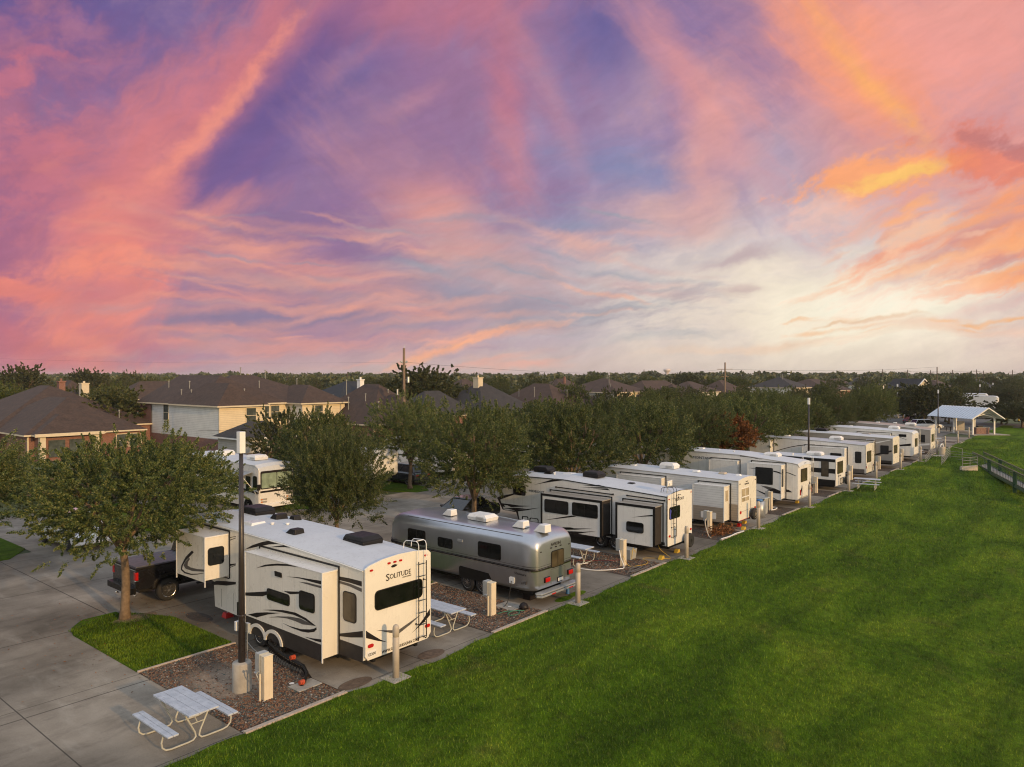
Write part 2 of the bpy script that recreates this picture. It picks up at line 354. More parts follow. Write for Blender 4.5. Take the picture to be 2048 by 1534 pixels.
# ------------------------------------------------------------------ mesh helpers
class MB:
    """collects faces (each with a material) in world coordinates and links them as ONE mesh"""
    def __init__(s): s.v = []; s.f = []; s.mi = []; s.mats = []; s.cur = 0; s.sm = []; s.smooth = False
    def mat(s, m):
        if isinstance(m, str): m = MT[m]
        if m not in s.mats: s.mats.append(m)
        s.cur = s.mats.index(m); return s
    def add(s, verts, faces):
        o = len(s.v); s.v.extend([tuple(p) for p in verts])
        for f in faces: s.f.append(tuple(i+o for i in f)); s.mi.append(s.cur); s.sm.append(s.smooth)
        return s
    def box(s, x0, y0, z0, x1, y1, z1):
        v = [(x0,y0,z0),(x1,y0,z0),(x1,y1,z0),(x0,y1,z0),(x0,y0,z1),(x1,y0,z1),(x1,y1,z1),(x0,y1,z1)]
        return s.add(v, [(0,3,2,1),(4,5,6,7),(0,1,5,4),(1,2,6,5),(2,3,7,6),(3,0,4,7)])
    def obox(s, c, ax, ay, az):
        """box centred c with half axis vectors"""
        c, ax, ay, az = map(Vector, (c, ax, ay, az)); v = []
        for k in (-1, 1):
            for i, j in ((-1,-1),(1,-1),(1,1),(-1,1)): v.append(c+ax*i+ay*j+az*k)
        return s.add(v, [(0,3,2,1),(4,5,6,7),(0,1,5,4),(1,2,6,5),(2,3,7,6),(3,0,4,7)])
    def frustum(s, x0, y0, z0, x1, y1, z1, ix0, iy0, ix1, iy1):
        v = [(x0,y0,z0),(x1,y0,z0),(x1,y1,z0),(x0,y1,z0),(x0+ix0,y0+iy0,z1),(x1-ix1,y0+iy0,z1),(x1-ix1,y1-iy1,z1),(x0+ix0,y1-iy1,z1)]
        return s.add(v, [(0,3,2,1),(4,5,6,7),(0,1,5,4),(1,2,6,5),(2,3,7,6),(3,0,4,7)])
    def cyl(s, p0, p1, r0, r1=None, n=12, cap=True):
        p0, p1 = Vector(p0), Vector(p1); r1 = r0 if r1 is None else r1
        d = (p1-p0).normalized(); a = d.orthogonal().normalized(); b = d.cross(a); v = []
        for p, r in ((p0, r0), (p1, r1)):
            for i in range(n):
                t = 2*math.pi*i/n; v.append(p+a*math.cos(t)*r+b*math.sin(t)*r)
        f = [(i, (i+1) % n, n+(i+1) % n, n+i) for i in range(n)]
        if cap: f += [tuple(range(n-1, -1, -1)), tuple(range(n, 2*n))]
        return s.add(v, f)
    def tube(s, pts, r, n=8, radii=None):
        pts = [Vector(p) for p in pts]; v = []; m = len(pts); a = None
        for i, p in enumerate(pts):
            d = (pts[min(i+1, m-1)]-pts[max(i-1, 0)]).normalized()
            if a is None: a = d.orthogonal().normalized()
            else:
                a = a-d*a.dot(d); a = a.normalized() if a.length > 1e-6 else d.orthogonal().normalized()
            b = d.cross(a); rr = radii[i] if radii else r
            for k in range(n):
                t = 2*math.pi*k/n; v.append(p+a*math.cos(t)*rr+b*math.sin(t)*rr)
        f = []
        for i in range(m-1):
            for k in range(n): f.append((i*n+k, i*n+(k+1) % n, (i+1)*n+(k+1) % n, (i+1)*n+k))
        f += [tuple(range(n-1, -1, -1)), tuple(range((m-1)*n, m*n))]
        return s.add(v, f)
    def lathe(s, c, prof, n=16, axis='Z', cap=True):
        """prof: (r, t) pairs along axis from point c"""
        c = Vector(c); v = []
        for r, t in prof:
            for k in range(n):
                a = 2*math.pi*k/n; x, y = r*math.cos(a), r*math.sin(a)
                v.append(c+Vector({'Z': (x, y, t), 'X': (t, x, y), 'Y': (y, t, x)}[axis]))
        m = len(prof); f = [(i*n+k, i*n+(k+1) % n, (i+1)*n+(k+1) % n, (i+1)*n+k) for i in range(m-1) for k in range(n)]
        if cap: f += [tuple(range(n-1, -1, -1)), tuple(range((m-1)*n, m*n))]
        return s.add(v, f)
    def loft(s, rings, capa=True, capb=True):
        n = len(rings[0]); v = [p for r in rings for p in r]
        f = [(i*n+k, i*n+(k+1) % n, (i+1)*n+(k+1) % n, (i+1)*n+k) for i in range(len(rings)-1) for k in range(n)]
        if capa: f.append(tuple(range(n-1, -1, -1)))
        if capb: f.append(tuple(range((len(rings)-1)*n, len(rings)*n)))
        return s.add(v, f)
    def plate(s, pts, plane, at, th=.012):
        """2D outline on a wall. L: faces -X (y,z); Rr: faces +X; B: faces -Y (x,z); F: faces +Y; T: faces up (x,y)"""
        m = {'L': lambda a, b, o: (at-o, a, b), 'Rr': lambda a, b, o: (at+o, a, b), 'B': lambda a, b, o: (a, at-o, b),
             'F': lambda a, b, o: (a, at+o, b), 'T': lambda a, b, o: (a, b, at+o)}[plane]
        n = len(pts); v = [m(a, b, -.004) for a, b in pts]+[m(a, b, th) for a, b in pts]
        f = [tuple(range(n, 2*n))]+[(i, (i+1) % n, n+(i+1) % n, n+i) for i in range(n)]
        return s.add(v, f)
    def build(s, name, parent=None, local=False, bevel=0, seg=2, smooth_angle=None):
        me = bpy.data.meshes.new(name)
        off = Vector((0, 0, 0))
        if parent is not None and not local:
            p = parent
            while p is not None: off += p.location; p = p.parent
        me.from_pydata([(a-off.x, b-off.y, c-off.z) for a, b, c in s.v], [], s.f)
        for m in s.mats: me.materials.append(m)
        me.polygons.foreach_set('material_index', s.mi)
        me.polygons.foreach_set('use_smooth', s.sm)
        bm = bmesh.new(); bm.from_mesh(me); bmesh.ops.recalc_face_normals(bm, faces=bm.faces)
        bm.to_mesh(me); bm.free(); me.update()
        o = bpy.data.objects.new(name, me); COL.objects.link(o)
        if parent is not None: o.parent = parent
        if bevel:
            md = o.modifiers.new('bevel', 'BEVEL'); md.width = bevel; md.segments = seg; md.limit_method = 'ANGLE'; md.angle_limit = R(35)
            md.harden_normals = False
        return o

def tag(o, label=None, cat=None, group=None, kind=None):
    if label: o['label'] = label
    if cat: o['category'] = cat
    if group: o['group'] = group
    if kind: o['kind'] = kind
    return o
def thing(name, label, cat, loc=(0,0,0), rz=0.0, group=None):
    o = bpy.data.objects.new(name, None); COL.objects.link(o); o.empty_display_size = .3
    o.location = loc; o.rotation_euler = (0, 0, rz)
    return tag(o, label, cat, group)
def dup(root, loc, rz=0.0, label=None, scale=None, group=None):
    def rec(o, par):
        c = o.copy(); COL.objects.link(c)
        if par is not None: c.parent = par
        for ch in o.children: rec(ch, c)
        return c
    r = rec(root, None); r.location = loc; r.rotation_euler = (0, 0, rz)
    if scale is not None: r.scale = scale
    if label: r['label'] = label
    if group: r['group'] = group
    return r
def structure(mb, name, **kw):
    return tag(mb.build(name, **kw), kind='structure')
def rrect(a0, b0, a1, b1, r, n=4):
    pts = []
    for cx, cy, t0 in ((a1-r, b1-r, 0), (a0+r, b1-r, 90), (a0+r, b0+r, 180), (a1-r, b0+r, 270)):
        for i in range(n+1):
            t = R(t0+90*i/n); pts.append((cx+r*math.cos(t), cy+r*math.sin(t)))
    return pts
def text_part(txt, parent, plane, at, u, v, width, height, mat, name='lettering', shear=0.0):
    """flat lettering on a wall as its own part: plane L or B; u = start coordinate seen left to right"""
    cu = bpy.data.curves.new('t', 'FONT'); cu.body = txt; cu.size = 1; cu.extrude = .02; cu.shear = shear; cu.resolution_u = 2
    ob = bpy.data.objects.new('t', cu); COL.objects.link(ob)
    me = bpy.data.meshes.new_from_object(ob.evaluated_get(bpy.context.evaluated_depsgraph_get()))
    bpy.data.objects.remove(ob); bpy.data.curves.remove(cu)
    xs = [p.co.x for p in me.vertices]; ys = [p.co.y for p in me.vertices]
    x0, x1, y0, y1 = min(xs), max(xs), min(ys), max(ys); off = Vector((0, 0, 0)); p = parent
    while p is not None: off += p.location; p = p.parent
    for p in me.vertices:
        a = (p.co.x-x0)/(x1-x0)*width; b = (p.co.y-y0)/(y1-y0)*height; d = .004+(p.co.z+.02)*.15
        if plane == 'L': w = Vector((at-d, u-a, v+b))
        elif plane == 'B': w = Vector((u+a, at-d, v+b))
        p.co = w-off
    me.materials.append(MT[mat]); me.name = name
    o = bpy.data.objects.new(name, me); COL.objects.link(o); o.parent = parent
    return o
def empty_mesh_part(name, verts, faces, mats, mi, parent): pass
# ------------------------------------------------------------------ evening sky, computed by direction (azimuth, height)
F0 = 1479.0
def build_sky():
    W_, H_ = 2048, 900
    U0, U1, V0, V1 = -1330.0, 1330.0, -80.0, 1080.0      # azimuth*F0, elevation*F0
    u, v = np.meshgrid(np.linspace(U0, U1, W_, dtype=np.float32), np.linspace(V0, V1, H_, dtype=np.float32))
    rng = np.random.RandomState(11)
    PERM = rng.permutation(512); ANG = rng.rand(512)*2*math.pi; GX, GY = np.cos(ANG).astype(np.float32), np.sin(ANG).astype(np.float32)
    def perlin(x, y):
        xi = np.floor(x).astype(np.int32); yi = np.floor(y).astype(np.int32); xf = x-xi; yf = y-yi
        a = xf*xf*xf*(xf*(xf*6-15)+10); b = yf*yf*yf*(yf*(yf*6-15)+10)
        def g(i, j, dx, dy):
            h = PERM[(PERM[(xi+i) & 511]+yi+j) & 511]; return GX[h]*dx+GY[h]*dy
        n0 = g(0, 0, xf, yf)*(1-a)+g(1, 0, xf-1, yf)*a; n1 = g(0, 1, xf, yf-1)*(1-a)+g(1, 1, xf-1, yf-1)*a
        return (n0*(1-b)+n1*b)*1.4
    def fbm(x, y, scale, octs, rough, off=0.0):
        s = np.zeros_like(x); amp = 1.0; tot = 0.0; f = scale
        for i in range(octs):
            s += perlin(x*f+37.3*i+off, y*f+11.7*i-off)*amp; tot += amp; amp *= rough; f *= 2.03
        return s/tot*.75+.5
    wx = (fbm(u, v, .005, 5, .55, 3.1)-.5)*55; wy = (fbm(u, v, .005, 6, .6, 91.7)-.5)*38
    wu, wv = u+wx, v+wy
    def nz(sx, sy, ang, scale, octs, rough, off):
        c, s = math.cos(R(ang)), math.sin(R(ang))
        return fbm((wu*c+wv*s)*sx, (-wu*s+wv*c)*sy, scale, octs, rough, off)
    N = {'soft': nz(1, 1.4, 20, .006, 8, .62, 0), 'wispL': nz(1, 3.6, 52, .0045, 8, .64, 5), 'wispR': nz(1, 3.6, -38, .0045, 8, .64, 9),
         'flat': nz(.8, 5.0, 4, .005, 8, .64, 13), 'puff': nz(1, 1.7, 18, .016, 7, .7, 17), 'streak': nz(1, 5, 20, .008, 8, .7, 21)}
    def lin3(c): return np.array(lin(c)[:3], dtype=np.float32)
    img = np.empty((H_, W_, 3), np.float32); img[:] = lin3((150, 118, 156))
    def S(f, a, b): x = np.clip((f-a)/(b-a), 0, 1); return x*x*(3-2*x)
    def blob(px, py, rx, ry, ang, c, s=1.0, soft=1.0, n='soft', na=.6):
        az = math.atan((px-1024)/F0); cu, cv = az*F0, math.atan((752-py)/F0*math.cos(az))*F0
        ca, sa = math.cos(R(ang)), math.sin(R(ang)); q = 2.3; ex = q*(abs(rx*ca)+abs(ry*sa))+50; ey = q*(abs(rx*sa)+abs(ry*ca))+50
        i0, i1 = int(max(0, (cu-ex-U0)/(U1-U0)*W_)), int(min(W_, (cu+ex-U0)/(U1-U0)*W_)); j0, j1 = int(max(0, (cv-ey-V0)/(V1-V0)*H_)), int(min(H_, (cv+ey-V0)/(V1-V0)*H_))
        if i1 <= i0 or j1 <= j0: return
        q = np.s_[j0:j1, i0:i1]; du, dv = wu[q]-cu, wv[q]-cv
        e = 1-np.sqrt(((du*ca+dv*sa)/rx)**2+((-du*sa+dv*ca)/ry)**2)+(N[n][q]-.5)*na*3.0
        f = (S(e, -.25*soft, .75*soft)*s)[..., None]
        img[q] = img[q]*(1-f)+lin3(c)*f
    B = blob
    # broad fields
    B(60, 40, 560, 330, 0, (100, 88, 150), 1, 1.4)
    B(60, 560, 330, 330, 0, (176, 104, 132), 1, 1.3)
    B(250, 480, 300, 330, 60, (190, 120, 140), .9, 1.4)
    B(600, 710, 640, 120, 0, (196, 150, 158), .85, 1.4, 'flat', .3)
    B(620, 330, 330, 240, 0, (144, 110, 154), .95, 1.4)
    B(1040, 150, 360, 260, 0, (158, 112, 150), .9, 1.4)
    B(1280, 300, 330, 260, 0, (160, 138, 174), .9, 1.4)
    B(1150, 600, 520, 140, 0, (178, 164, 174), .9, 1.4, 'flat', .3)
    B(1900, 330, 480, 520, 0, (236, 170, 152), .85, 1.4, 'soft', .4)
    B(1480, 600, 540, 230, 0, (216, 204, 202), 1, 1.5, 'soft', .2)
    B(1640, 620, 480, 180, 0, (246, 228, 202), 1, 1.5, 'soft', .15)
    B(1740, 620, 240, 120, 0, (255, 245, 218), 1, 1.5, 'soft', .15)
    B(1500, 735, 900, 50, 0, (234, 218, 196), .8, 1.4, 'flat', .15)
    B(950, 740, 520, 60, 0, (204, 178, 174), .8, 1.4, 'flat', .15)
    B(560, 590, 420, 130, 0, (166, 134, 154), .8, 1.6, 'flat', .3)
    # clear blue gaps
    B(520, 265, 260, 60, 50, (112, 92, 150), .9, 1.2, 'wispL', .25)
    B(650, 125, 200, 80, 36, (84, 88, 150), .9, 1.3, 'wispL', .3)
    B(460, 310, 150, 130, 50, (116, 94, 150), .9, 1.3, 'wispL', .3)
    B(600, 230, 240, 110, 30, (124, 100, 154), .75, 1.5, 'soft', .3)
    B(1200, 60, 120, 110, 0, (98, 94, 154), .85, 1.4, 'soft', .3)
    B(1470, 120, 260, 120, -38, (124, 110, 162), .85, 1.4, 'wispR', .3)
    B(1270, 340, 190, 60, -8, (130, 138, 180), .8, 1.4, 'flat', .3)
    B(1160, 450, 240, 55, -6, (142, 142, 178), .75, 1.4, 'flat', .3)
    B(950, 605, 400, 60, -3, (142, 142, 164), .85, 1.4, 'flat', .5)
    B(480, 640, 330, 24, 4, (134, 122, 154), .8, 1.2, 'flat', .5)
    B(540, 440, 260, 50, -4, (140, 110, 150), .7, 1.4, 'flat', .4)
    B(1690, 440, 250, 75, 4, (200, 196, 206), .85, 1.4, 'flat', .3)
    B(1540, 330, 150, 130, -40, (176, 162, 186), .85, 1.4, 'wispR', .3)
    B(60, 470, 190, 330, 0, (166, 102, 136), .85, 1.5, 'wispL', .3)
    B(40, 700, 150, 60, 0, (190, 104, 122), .6, 1.5)
    # left arch
    B(210, 590, 120, 210, 0, (226, 134, 128), .7, 1.4, 'wispL', .4)
    B(280, 400, 230, 130, 62, (226, 130, 128), .85, 1.4, 'wispL', .3)
    B(400, 250, 280, 110, 50, (218, 124, 128), .9, 1.3, 'wispL', .3)
    B(590, 90, 260, 80, 38, (204, 118, 130), .85, 1.3, 'wispL', .3)
    B(830, 15, 340, 70, 8, (196, 114, 132), .8, 1.4, 'wispL', .3)
    B(560, 200, 300, 60, 48, (98, 86, 148), .9, 1.2, 'wispL', .2)
    B(450, 350, 110, 60, 60, (112, 92, 150), .8, 1.3, 'wispL', .2)
    B(440, 225, 230, 22, 50, (246, 150, 126), .75, 1.3, 'puff', .3)
    B(330, 360, 60, 100, -30, (238, 140, 124), .5, 1.4, 'puff', .3)
    B(510, 135, 100, 14, 46, (236, 138, 124), .5, 1.4, 'puff', .4)
    B(225, 480, 80, 130, 20, (242, 136, 118), .6, 1.4, 'puff', .5)
    B(180, 660, 100, 100, 0, (246, 140, 112), .7, 1.4, 'wispL', .5)
    B(50, 580, 120, 24, -8, (240, 132, 112), .8, 1.1, 'puff', .5)
    B(60, 690, 130, 40, -20, (206, 112, 118), .5, 1.1, 'wispR', .5)
    B(70, 330, 60, 100, -30, (216, 118, 124), .5, 1.2, 'puff', .7)
    B(20, 160, 55, 30, 30, (216, 116, 124), .5, 1.0, 'puff', .7)
    B(90, 115, 90, 10, 10, (196, 108, 130), .5, 1.0, 'puff', .7)
    # centre salmon streaks
    B(850, 400, 280, 90, -36, (222, 148, 142), .7, 1.7, 'wispR', .35)
    B(890, 440, 120, 60, -26, (248, 164, 136), .7, 1.6, 'soft', .3)
    B(1010, 190, 60, 220, 6, (198, 118, 134), .7, 1.6, 'wispR', .3)
    B(620, 545, 330, 50, -14, (232, 152, 136), .75, 1.7, 'flat', .4)
    B(980, 525, 260, 50, -14, (232, 166, 148), .75, 1.7, 'flat', .4)
    B(430, 430, 130, 34, 24, (232, 146, 134), .65, 1.5, 'wispL', .4)
    B(400, 600, 260, 22, 4, (228, 146, 134), .7, 1.3, 'flat', .7)
    B(560, 685, 320, 24, 4, (224, 150, 138), .7, 1.3, 'flat', .7)
    B(1390, 180, 300, 55, -54, (224, 150, 150), .8, 1.6, 'wispR', .3)
    B(1410, 310, 60, 150, -10, (234, 164, 152), .7, 1.6, 'soft', .3)
    B(1350, 430, 170, 55, -10, (222, 168, 160), .6, 1.6, 'soft', .3)
    B(1170, 490, 90, 24, -12, (238, 180, 158), .7, 1.5, 'streak', .5)
    B(1200, 585, 110, 7, -14, (250, 180, 144), .8, 1.3, 'streak', .4)
    B(1190, 622, 90, 6, 0, (248, 182, 150), .7, 1.3, 'streak', .4)
    B(1010, 662, 150, 10, 12, (246, 172, 136), .75, 1.3, 'streak', .5)
    B(880, 703, 140, 10, 18, (254, 176, 124), .85, 1.3, 'streak', .5)
    rw = random.Random(5)
    for i in range(90):
        px = rw.uniform(280, 1330); py = rw.uniform(430, 735)
        k = rw.random(); L = rw.uniform(60, 190); g = (px-280)/1050
        cc = (150-10*g, 138+24*g, 162+12*g) if k < .42 else (236+6*g, 152+28*g, 130+28*g)
        B(px, py, L, L*rw.uniform(.035, .09), rw.uniform(-16, 4) if py < 600 else rw.uniform(-2, 14), cc, rw.uniform(.25, .55), 1.6, 'flat', .5)
    for i in range(26):
        px = rw.uniform(0, 330); py = rw.uniform(300, 735); L = rw.uniform(30, 90)
        cc = (250, 146, 116) if rw.random() < .5 else (184, 108, 132)
        B(px, py, L, L*rw.uniform(.25, .6), rw.uniform(-30, 40), cc, rw.uniform(.2, .45), 1.5, 'puff', .6)
    for i in range(16):
        px = rw.uniform(640, 1650); py = rw.uniform(20, 420); L = rw.uniform(70, 170)
        cc = (226, 150, 148) if rw.random() < .6 else (128, 112, 164)
        B(px, py, L, L*rw.uniform(.15, .3), -60 if px > 1000 else 30, cc, rw.uniform(.15, .35), 1.7, 'wispR', .3)
    for i in range(22):
        px = rw.uniform(1640, 2048); py = rw.uniform(380, 640); L = rw.uniform(30, 110)
        cc = (252, 168, 112) if rw.random() < .6 else (214, 160, 160)
        B(px, py, L, L*rw.uniform(.1, .2), 18, cc, rw.uniform(.3, .6), 1.3, 'streak', .6)
    B(1120, 560, 330, 60, -4, (172, 164, 178), .5, 1.6, 'flat', .5)
    # right side fire
    B(1850, 120, 380, 230, -30, (246, 158, 142), .9, 1.5, 'wispR', .3)
    B(1680, 90, 330, 75, -50, (255, 156, 108), .9, 1.6, 'wispR', .3)
    B(1730, 150, 230, 22, -54, (255, 176, 96), .8, 1.6, 'wispR', .3)
    B(2000, 170, 170, 190, 0, (236, 156, 150), .6, 1.6)
    B(1940, 290, 200, 90, 18, (204, 148, 156), .75, 1.4, 'puff', .5)
    B(1760, 352, 150, 36, 6, (255, 166, 108), .95, .8, 'puff', .5)
    B(1800, 350, 90, 15, 12, (255, 200, 100), .85, .9, 'puff', .5)
    B(2010, 320, 130, 55, -20, (236, 128, 98), .8, .9, 'puff', .6)
    B(2030, 290, 80, 20, -20, (176, 116, 124), .6, .9, 'puff', .6)
    B(1660, 430, 80, 34, 10, (244, 194, 176), .7, 1.3, 'puff', .4)
    B(1950, 490, 230, 70, 20, (246, 158, 120), .9, 1.5, 'streak', .6)
    B(1990, 470, 120, 13, 20, (190, 138, 146), .6, 1.1, 'streak', .8)
    B(1970, 535, 120, 12, 16, (196, 138, 142), .55, 1.1, 'streak', .8)
    B(1990, 560, 140, 18, 10, (250, 150, 102), .8, 1.0, 'streak', .8)
    B(1850, 535, 130, 12, 14, (250, 182, 134), .8, 1.0, 'streak', .7)
    B(1480, 520, 100, 17, 10, (190, 166, 170), .8, 1.3, 'streak', .5)
    B(1490, 582, 45, 10, 10, (202, 174, 170), .7, 1.2, 'streak', .5)
    B(1745, 641, 85, 5, 2, (222, 156, 92), .9, 1.1, 'puff', .4)
    B(1680, 645, 50, 4, 12, (226, 168, 104), .8, 1.1, 'puff', .4)
    B(1900, 655, 220, 16, -4, (244, 194, 162), .7, 1.4, 'flat', .5)
    B(1560, 690, 300, 11, 5, (242, 206, 174), .7, 1.4, 'flat', .5)
    rv = random.Random(9)
    for i in range(40):
        px = rv.uniform(1770, 2080); py = rv.uniform(400, 575); L = rv.uniform(22, 75)
        cc = ((255, 176, 116), (252, 158, 104), (200, 146, 152), (250, 196, 160))[rv.randrange(4)]
        B(px, py, L, L*rv.uniform(.14, .3), rv.uniform(10, 28), cc, rv.uniform(.35, .75), 1.2, 'puff', .6)
    for i in range(14):
        px = rv.uniform(1600, 2040); py = rv.uniform(628, 665); L = rv.uniform(20, 60)
        B(px, py, L, L*.10, rv.uniform(-4, 8), (248, 178, 112), rv.uniform(.3, .6), 1.2, 'puff', .5)
    B(1770, 600, 170, 60, 0, (255, 249, 226), .75, 1.7, 'soft', .15)
    B(760, 300, 200, 110, 0, (146, 116, 156), .45, 1.7, 'soft', .3)
    B(1000, 470, 260, 60, -6, (156, 148, 174), .5, 1.7, 'flat', .4)

    img *= (1+(N['streak'][..., None]-.5)*.16)*(1+(N['puff'][..., None]-.5)*.10)
    g = (img*np.array([.3, .55, .15], np.float32)).sum(2, keepdims=True); img = g+(img-g)*.93
    return img, (U0, U1, V0, V1)
# ------------------------------------------------------------------ camera, world, sun
cam_d = bpy.data.cameras.new('camera'); cam = bpy.data.objects.new('camera', cam_d); COL.objects.link(cam)
cam.location = (0, 0, CAMH)
cam_d.sensor_width = 36; cam_d.lens = 36*1479/2048; cam_d.clip_end = 12000; cam_d.clip_start = .1
cam.rotation_euler = (R(90)-math.atan(15/1479), 0, R(-YAW))
sc.camera = cam
SUN_EL, SUN_OFF = 14.0, 7.0
sd = Vector((-math.sin(R(SUN_OFF))*math.cos(R(SUN_EL)), -math.cos(R(SUN_OFF))*math.cos(R(SUN_EL)), math.sin(R(SUN_EL))))
sl = bpy.data.lights.new('sun', 'SUN'); sl.energy = 2.8; sl.angle = R(1.2); sl.color = (1.0, .62, .27)
so = bpy.data.objects.new('sun', sl); COL.objects.link(so)
so.rotation_euler = (-sd).to_track_quat('-Z', 'Y').to_euler(); so.location = (0, -40, 40)

w = bpy.data.worlds.new('World'); sc.world = w; w.use_nodes = True
t = NT(w.node_tree); bg = w.node_tree.nodes['Background']; wout = w.node_tree.nodes['World Output']
D = t.new('ShaderNodeTexCoord').outputs['Generated']
rot = t.new('ShaderNodeVectorRotate', rotation_type='Z_AXIS'); t.link(D, rot.inputs['Vector']); rot.inputs['Angle'].default_value = R(YAW)
sp = t.new('ShaderNodeSeparateXYZ'); t.link(rot.outputs[0], sp.inputs[0])
U = t.math('MULTIPLY', t.math('ARCTAN2', sp.outputs[0], sp.outputs[1]), F0)
V = t.math('MULTIPLY', t.math('ARCSINE', sp.outputs[2]), F0)
arr, (U0, U1, V0, V1) = build_sky()
im = bpy.data.images.new('evening_sky', arr.shape[1], arr.shape[0], float_buffer=True, is_data=True)
buf = np.ones(arr.shape[:2]+(4,), np.float32); buf[..., :3] = arr; im.pixels.foreach_set(buf.ravel()); im.pack()
cb = t.new('ShaderNodeCombineXYZ'); t.link(t.maprange(U, U0, U1), cb.inputs[0]); t.link(t.maprange(V, V0, V1), cb.inputs[1])
it = t.new('ShaderNodeTexImage'); it.image = im; it.extension = 'EXTEND'; it.interpolation = 'Linear'; t.link(cb.outputs[0], it.inputs[0])
colr = it.outputs[0]
# the rest of the dome, overhead and behind: brighter evening sky, warm near the sun
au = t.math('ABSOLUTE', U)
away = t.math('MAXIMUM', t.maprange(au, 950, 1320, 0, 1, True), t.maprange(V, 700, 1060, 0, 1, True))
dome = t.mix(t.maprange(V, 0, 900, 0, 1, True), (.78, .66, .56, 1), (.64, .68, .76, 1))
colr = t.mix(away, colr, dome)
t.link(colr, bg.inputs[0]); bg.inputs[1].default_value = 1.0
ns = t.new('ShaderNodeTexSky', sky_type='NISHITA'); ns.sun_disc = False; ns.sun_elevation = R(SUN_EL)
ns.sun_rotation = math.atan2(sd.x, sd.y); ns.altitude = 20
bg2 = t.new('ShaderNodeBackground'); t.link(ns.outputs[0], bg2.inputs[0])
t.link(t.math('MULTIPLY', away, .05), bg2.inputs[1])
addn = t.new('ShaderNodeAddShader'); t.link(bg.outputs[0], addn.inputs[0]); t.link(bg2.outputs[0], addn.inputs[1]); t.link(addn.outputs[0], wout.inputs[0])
w.cycles.sampling_method = 'MANUAL'; w.cycles.sample_map_resolution = 512
sc.view_settings.view_transform = 'Standard'; sc.view_settings.look = 'None'; sc.view_settings.gamma = 1; sc.view_settings.exposure = 0
sc.cycles.max_bounces = 6; sc.cycles.diffuse_bounces = 3; sc.cycles.glossy_bounces = 3; sc.cycles.transmission_bounces = 3
sc.cycles.caustics_reflective = False; sc.cycles.caustics_refractive = False
sc.cycles.filter_width = 1.1
# ------------------------------------------------------------------ ground
def sstep(a, b, x): x = min(1, max(0, (x-a)/(b-a))); return x*x*(3-2*x)
def lawn_z(x, y):
    """the lawn falls gently away from the row of pads and into a swale by the footbridge"""
    z = -1.15*sstep(0, 15, 15.6-y)*(1-sstep(84, 100, x))
    z -= .35*sstep(0, 9, 9-abs(y-6))*sstep(60, 70, x)*(1-sstep(84, 98, x))
    return z+.04*math.sin(x*.31+y*.17)*sstep(0, 2, 15.4-y)
PERX, GX0, GX1 = 8.93, 9.38, 12.35
def edge_y(x):
    """where the grass meets the concrete and the gravel kerbs"""
    k = (x-GX0) % PERX
    base = 16.05
    if k > 3.0 and x > 9: base = 16.0-.22*math.sin((k-3.0)/5.93*math.pi)
    return base+.05*math.sin(x*2.3)+.03*math.sin(x*5.1+1)
mb = MB().mat('land')
mb.add([(-3000,16.3,-.03),(6000,16.3,-.03),(6000,6000,-.03),(-3000,6000,-.03)], [(0,1,2,3)])
mb.add([(150,-3000,-.03),(6000,-3000,-.03),(6000,16.3,-.03),(150,16.3,-.03)], [(0,1,2,3)])
structure(mb, 'ground')
# lawn sheet
xs = [-30+.9*i for i in range(int(30/.9)+1)]+[i*.45 for i in range(0, int(92/.45))]+[92+i*1.5 for i in range(0, 41)]
ys = [-40, -25, -15, -8, -4, -1, 1, 3, 5, 6.5, 8, 9.2, 10.4, 11.5, 12.5, 13.4, 14.2, 14.8, 15.3]
mb = MB().mat('lawn'); mb.smooth = True; vs = []
for x in xs:
    for y in ys: vs.append((x, y, lawn_z(x, y)+.012))
    e = edge_y(x) if x < 92 else 16.3
    if x > 92: e = 16.3
    vs.append((x, e, .016))
n = len(ys)+1
mb.add(vs, [(i*n+j, (i+1)*n+j, (i+1)*n+j+1, i*n+j+1) for i in range(len(xs)-1) for j in range(n-1)])
structure(mb, 'lawn')
# concrete: park road and parking pads in one pour
mb = MB().mat('concrete')
mb.add([(-40,15.2,-.006),(119,15.2,-.006),(119,40.6,-.006),(-40,40.6,-.006)], [(0,1,2,3)])
for k in range(0, 13):
    x0 = 12.6+PERX*k; mb.add([(x0,40.6,-.006),(x0+4.4,40.6,-.006),(x0+4.4,52,-.006),(x0,52,-.006)], [(0,1,2,3)])
mb.add([(-40,40.6,-.006),(9,40.6,-.006),(9,52,-.006),(-40,52,-.006)], [(0,1,2,3)])
structure(mb, 'pavement')
# asphalt beyond the last pads
mb = MB().mat('asphalt')
mb.add([(119,20,-.004),(260,20,-.004),(260,46,-.004),(119,46,-.004)], [(0,1,2,3)])
mb.add([(137,-60,-.002),(158,-60,-.002),(158,20,-.002),(137,20,-.002)], [(0,1,2,3)])
structure(mb, 'road')
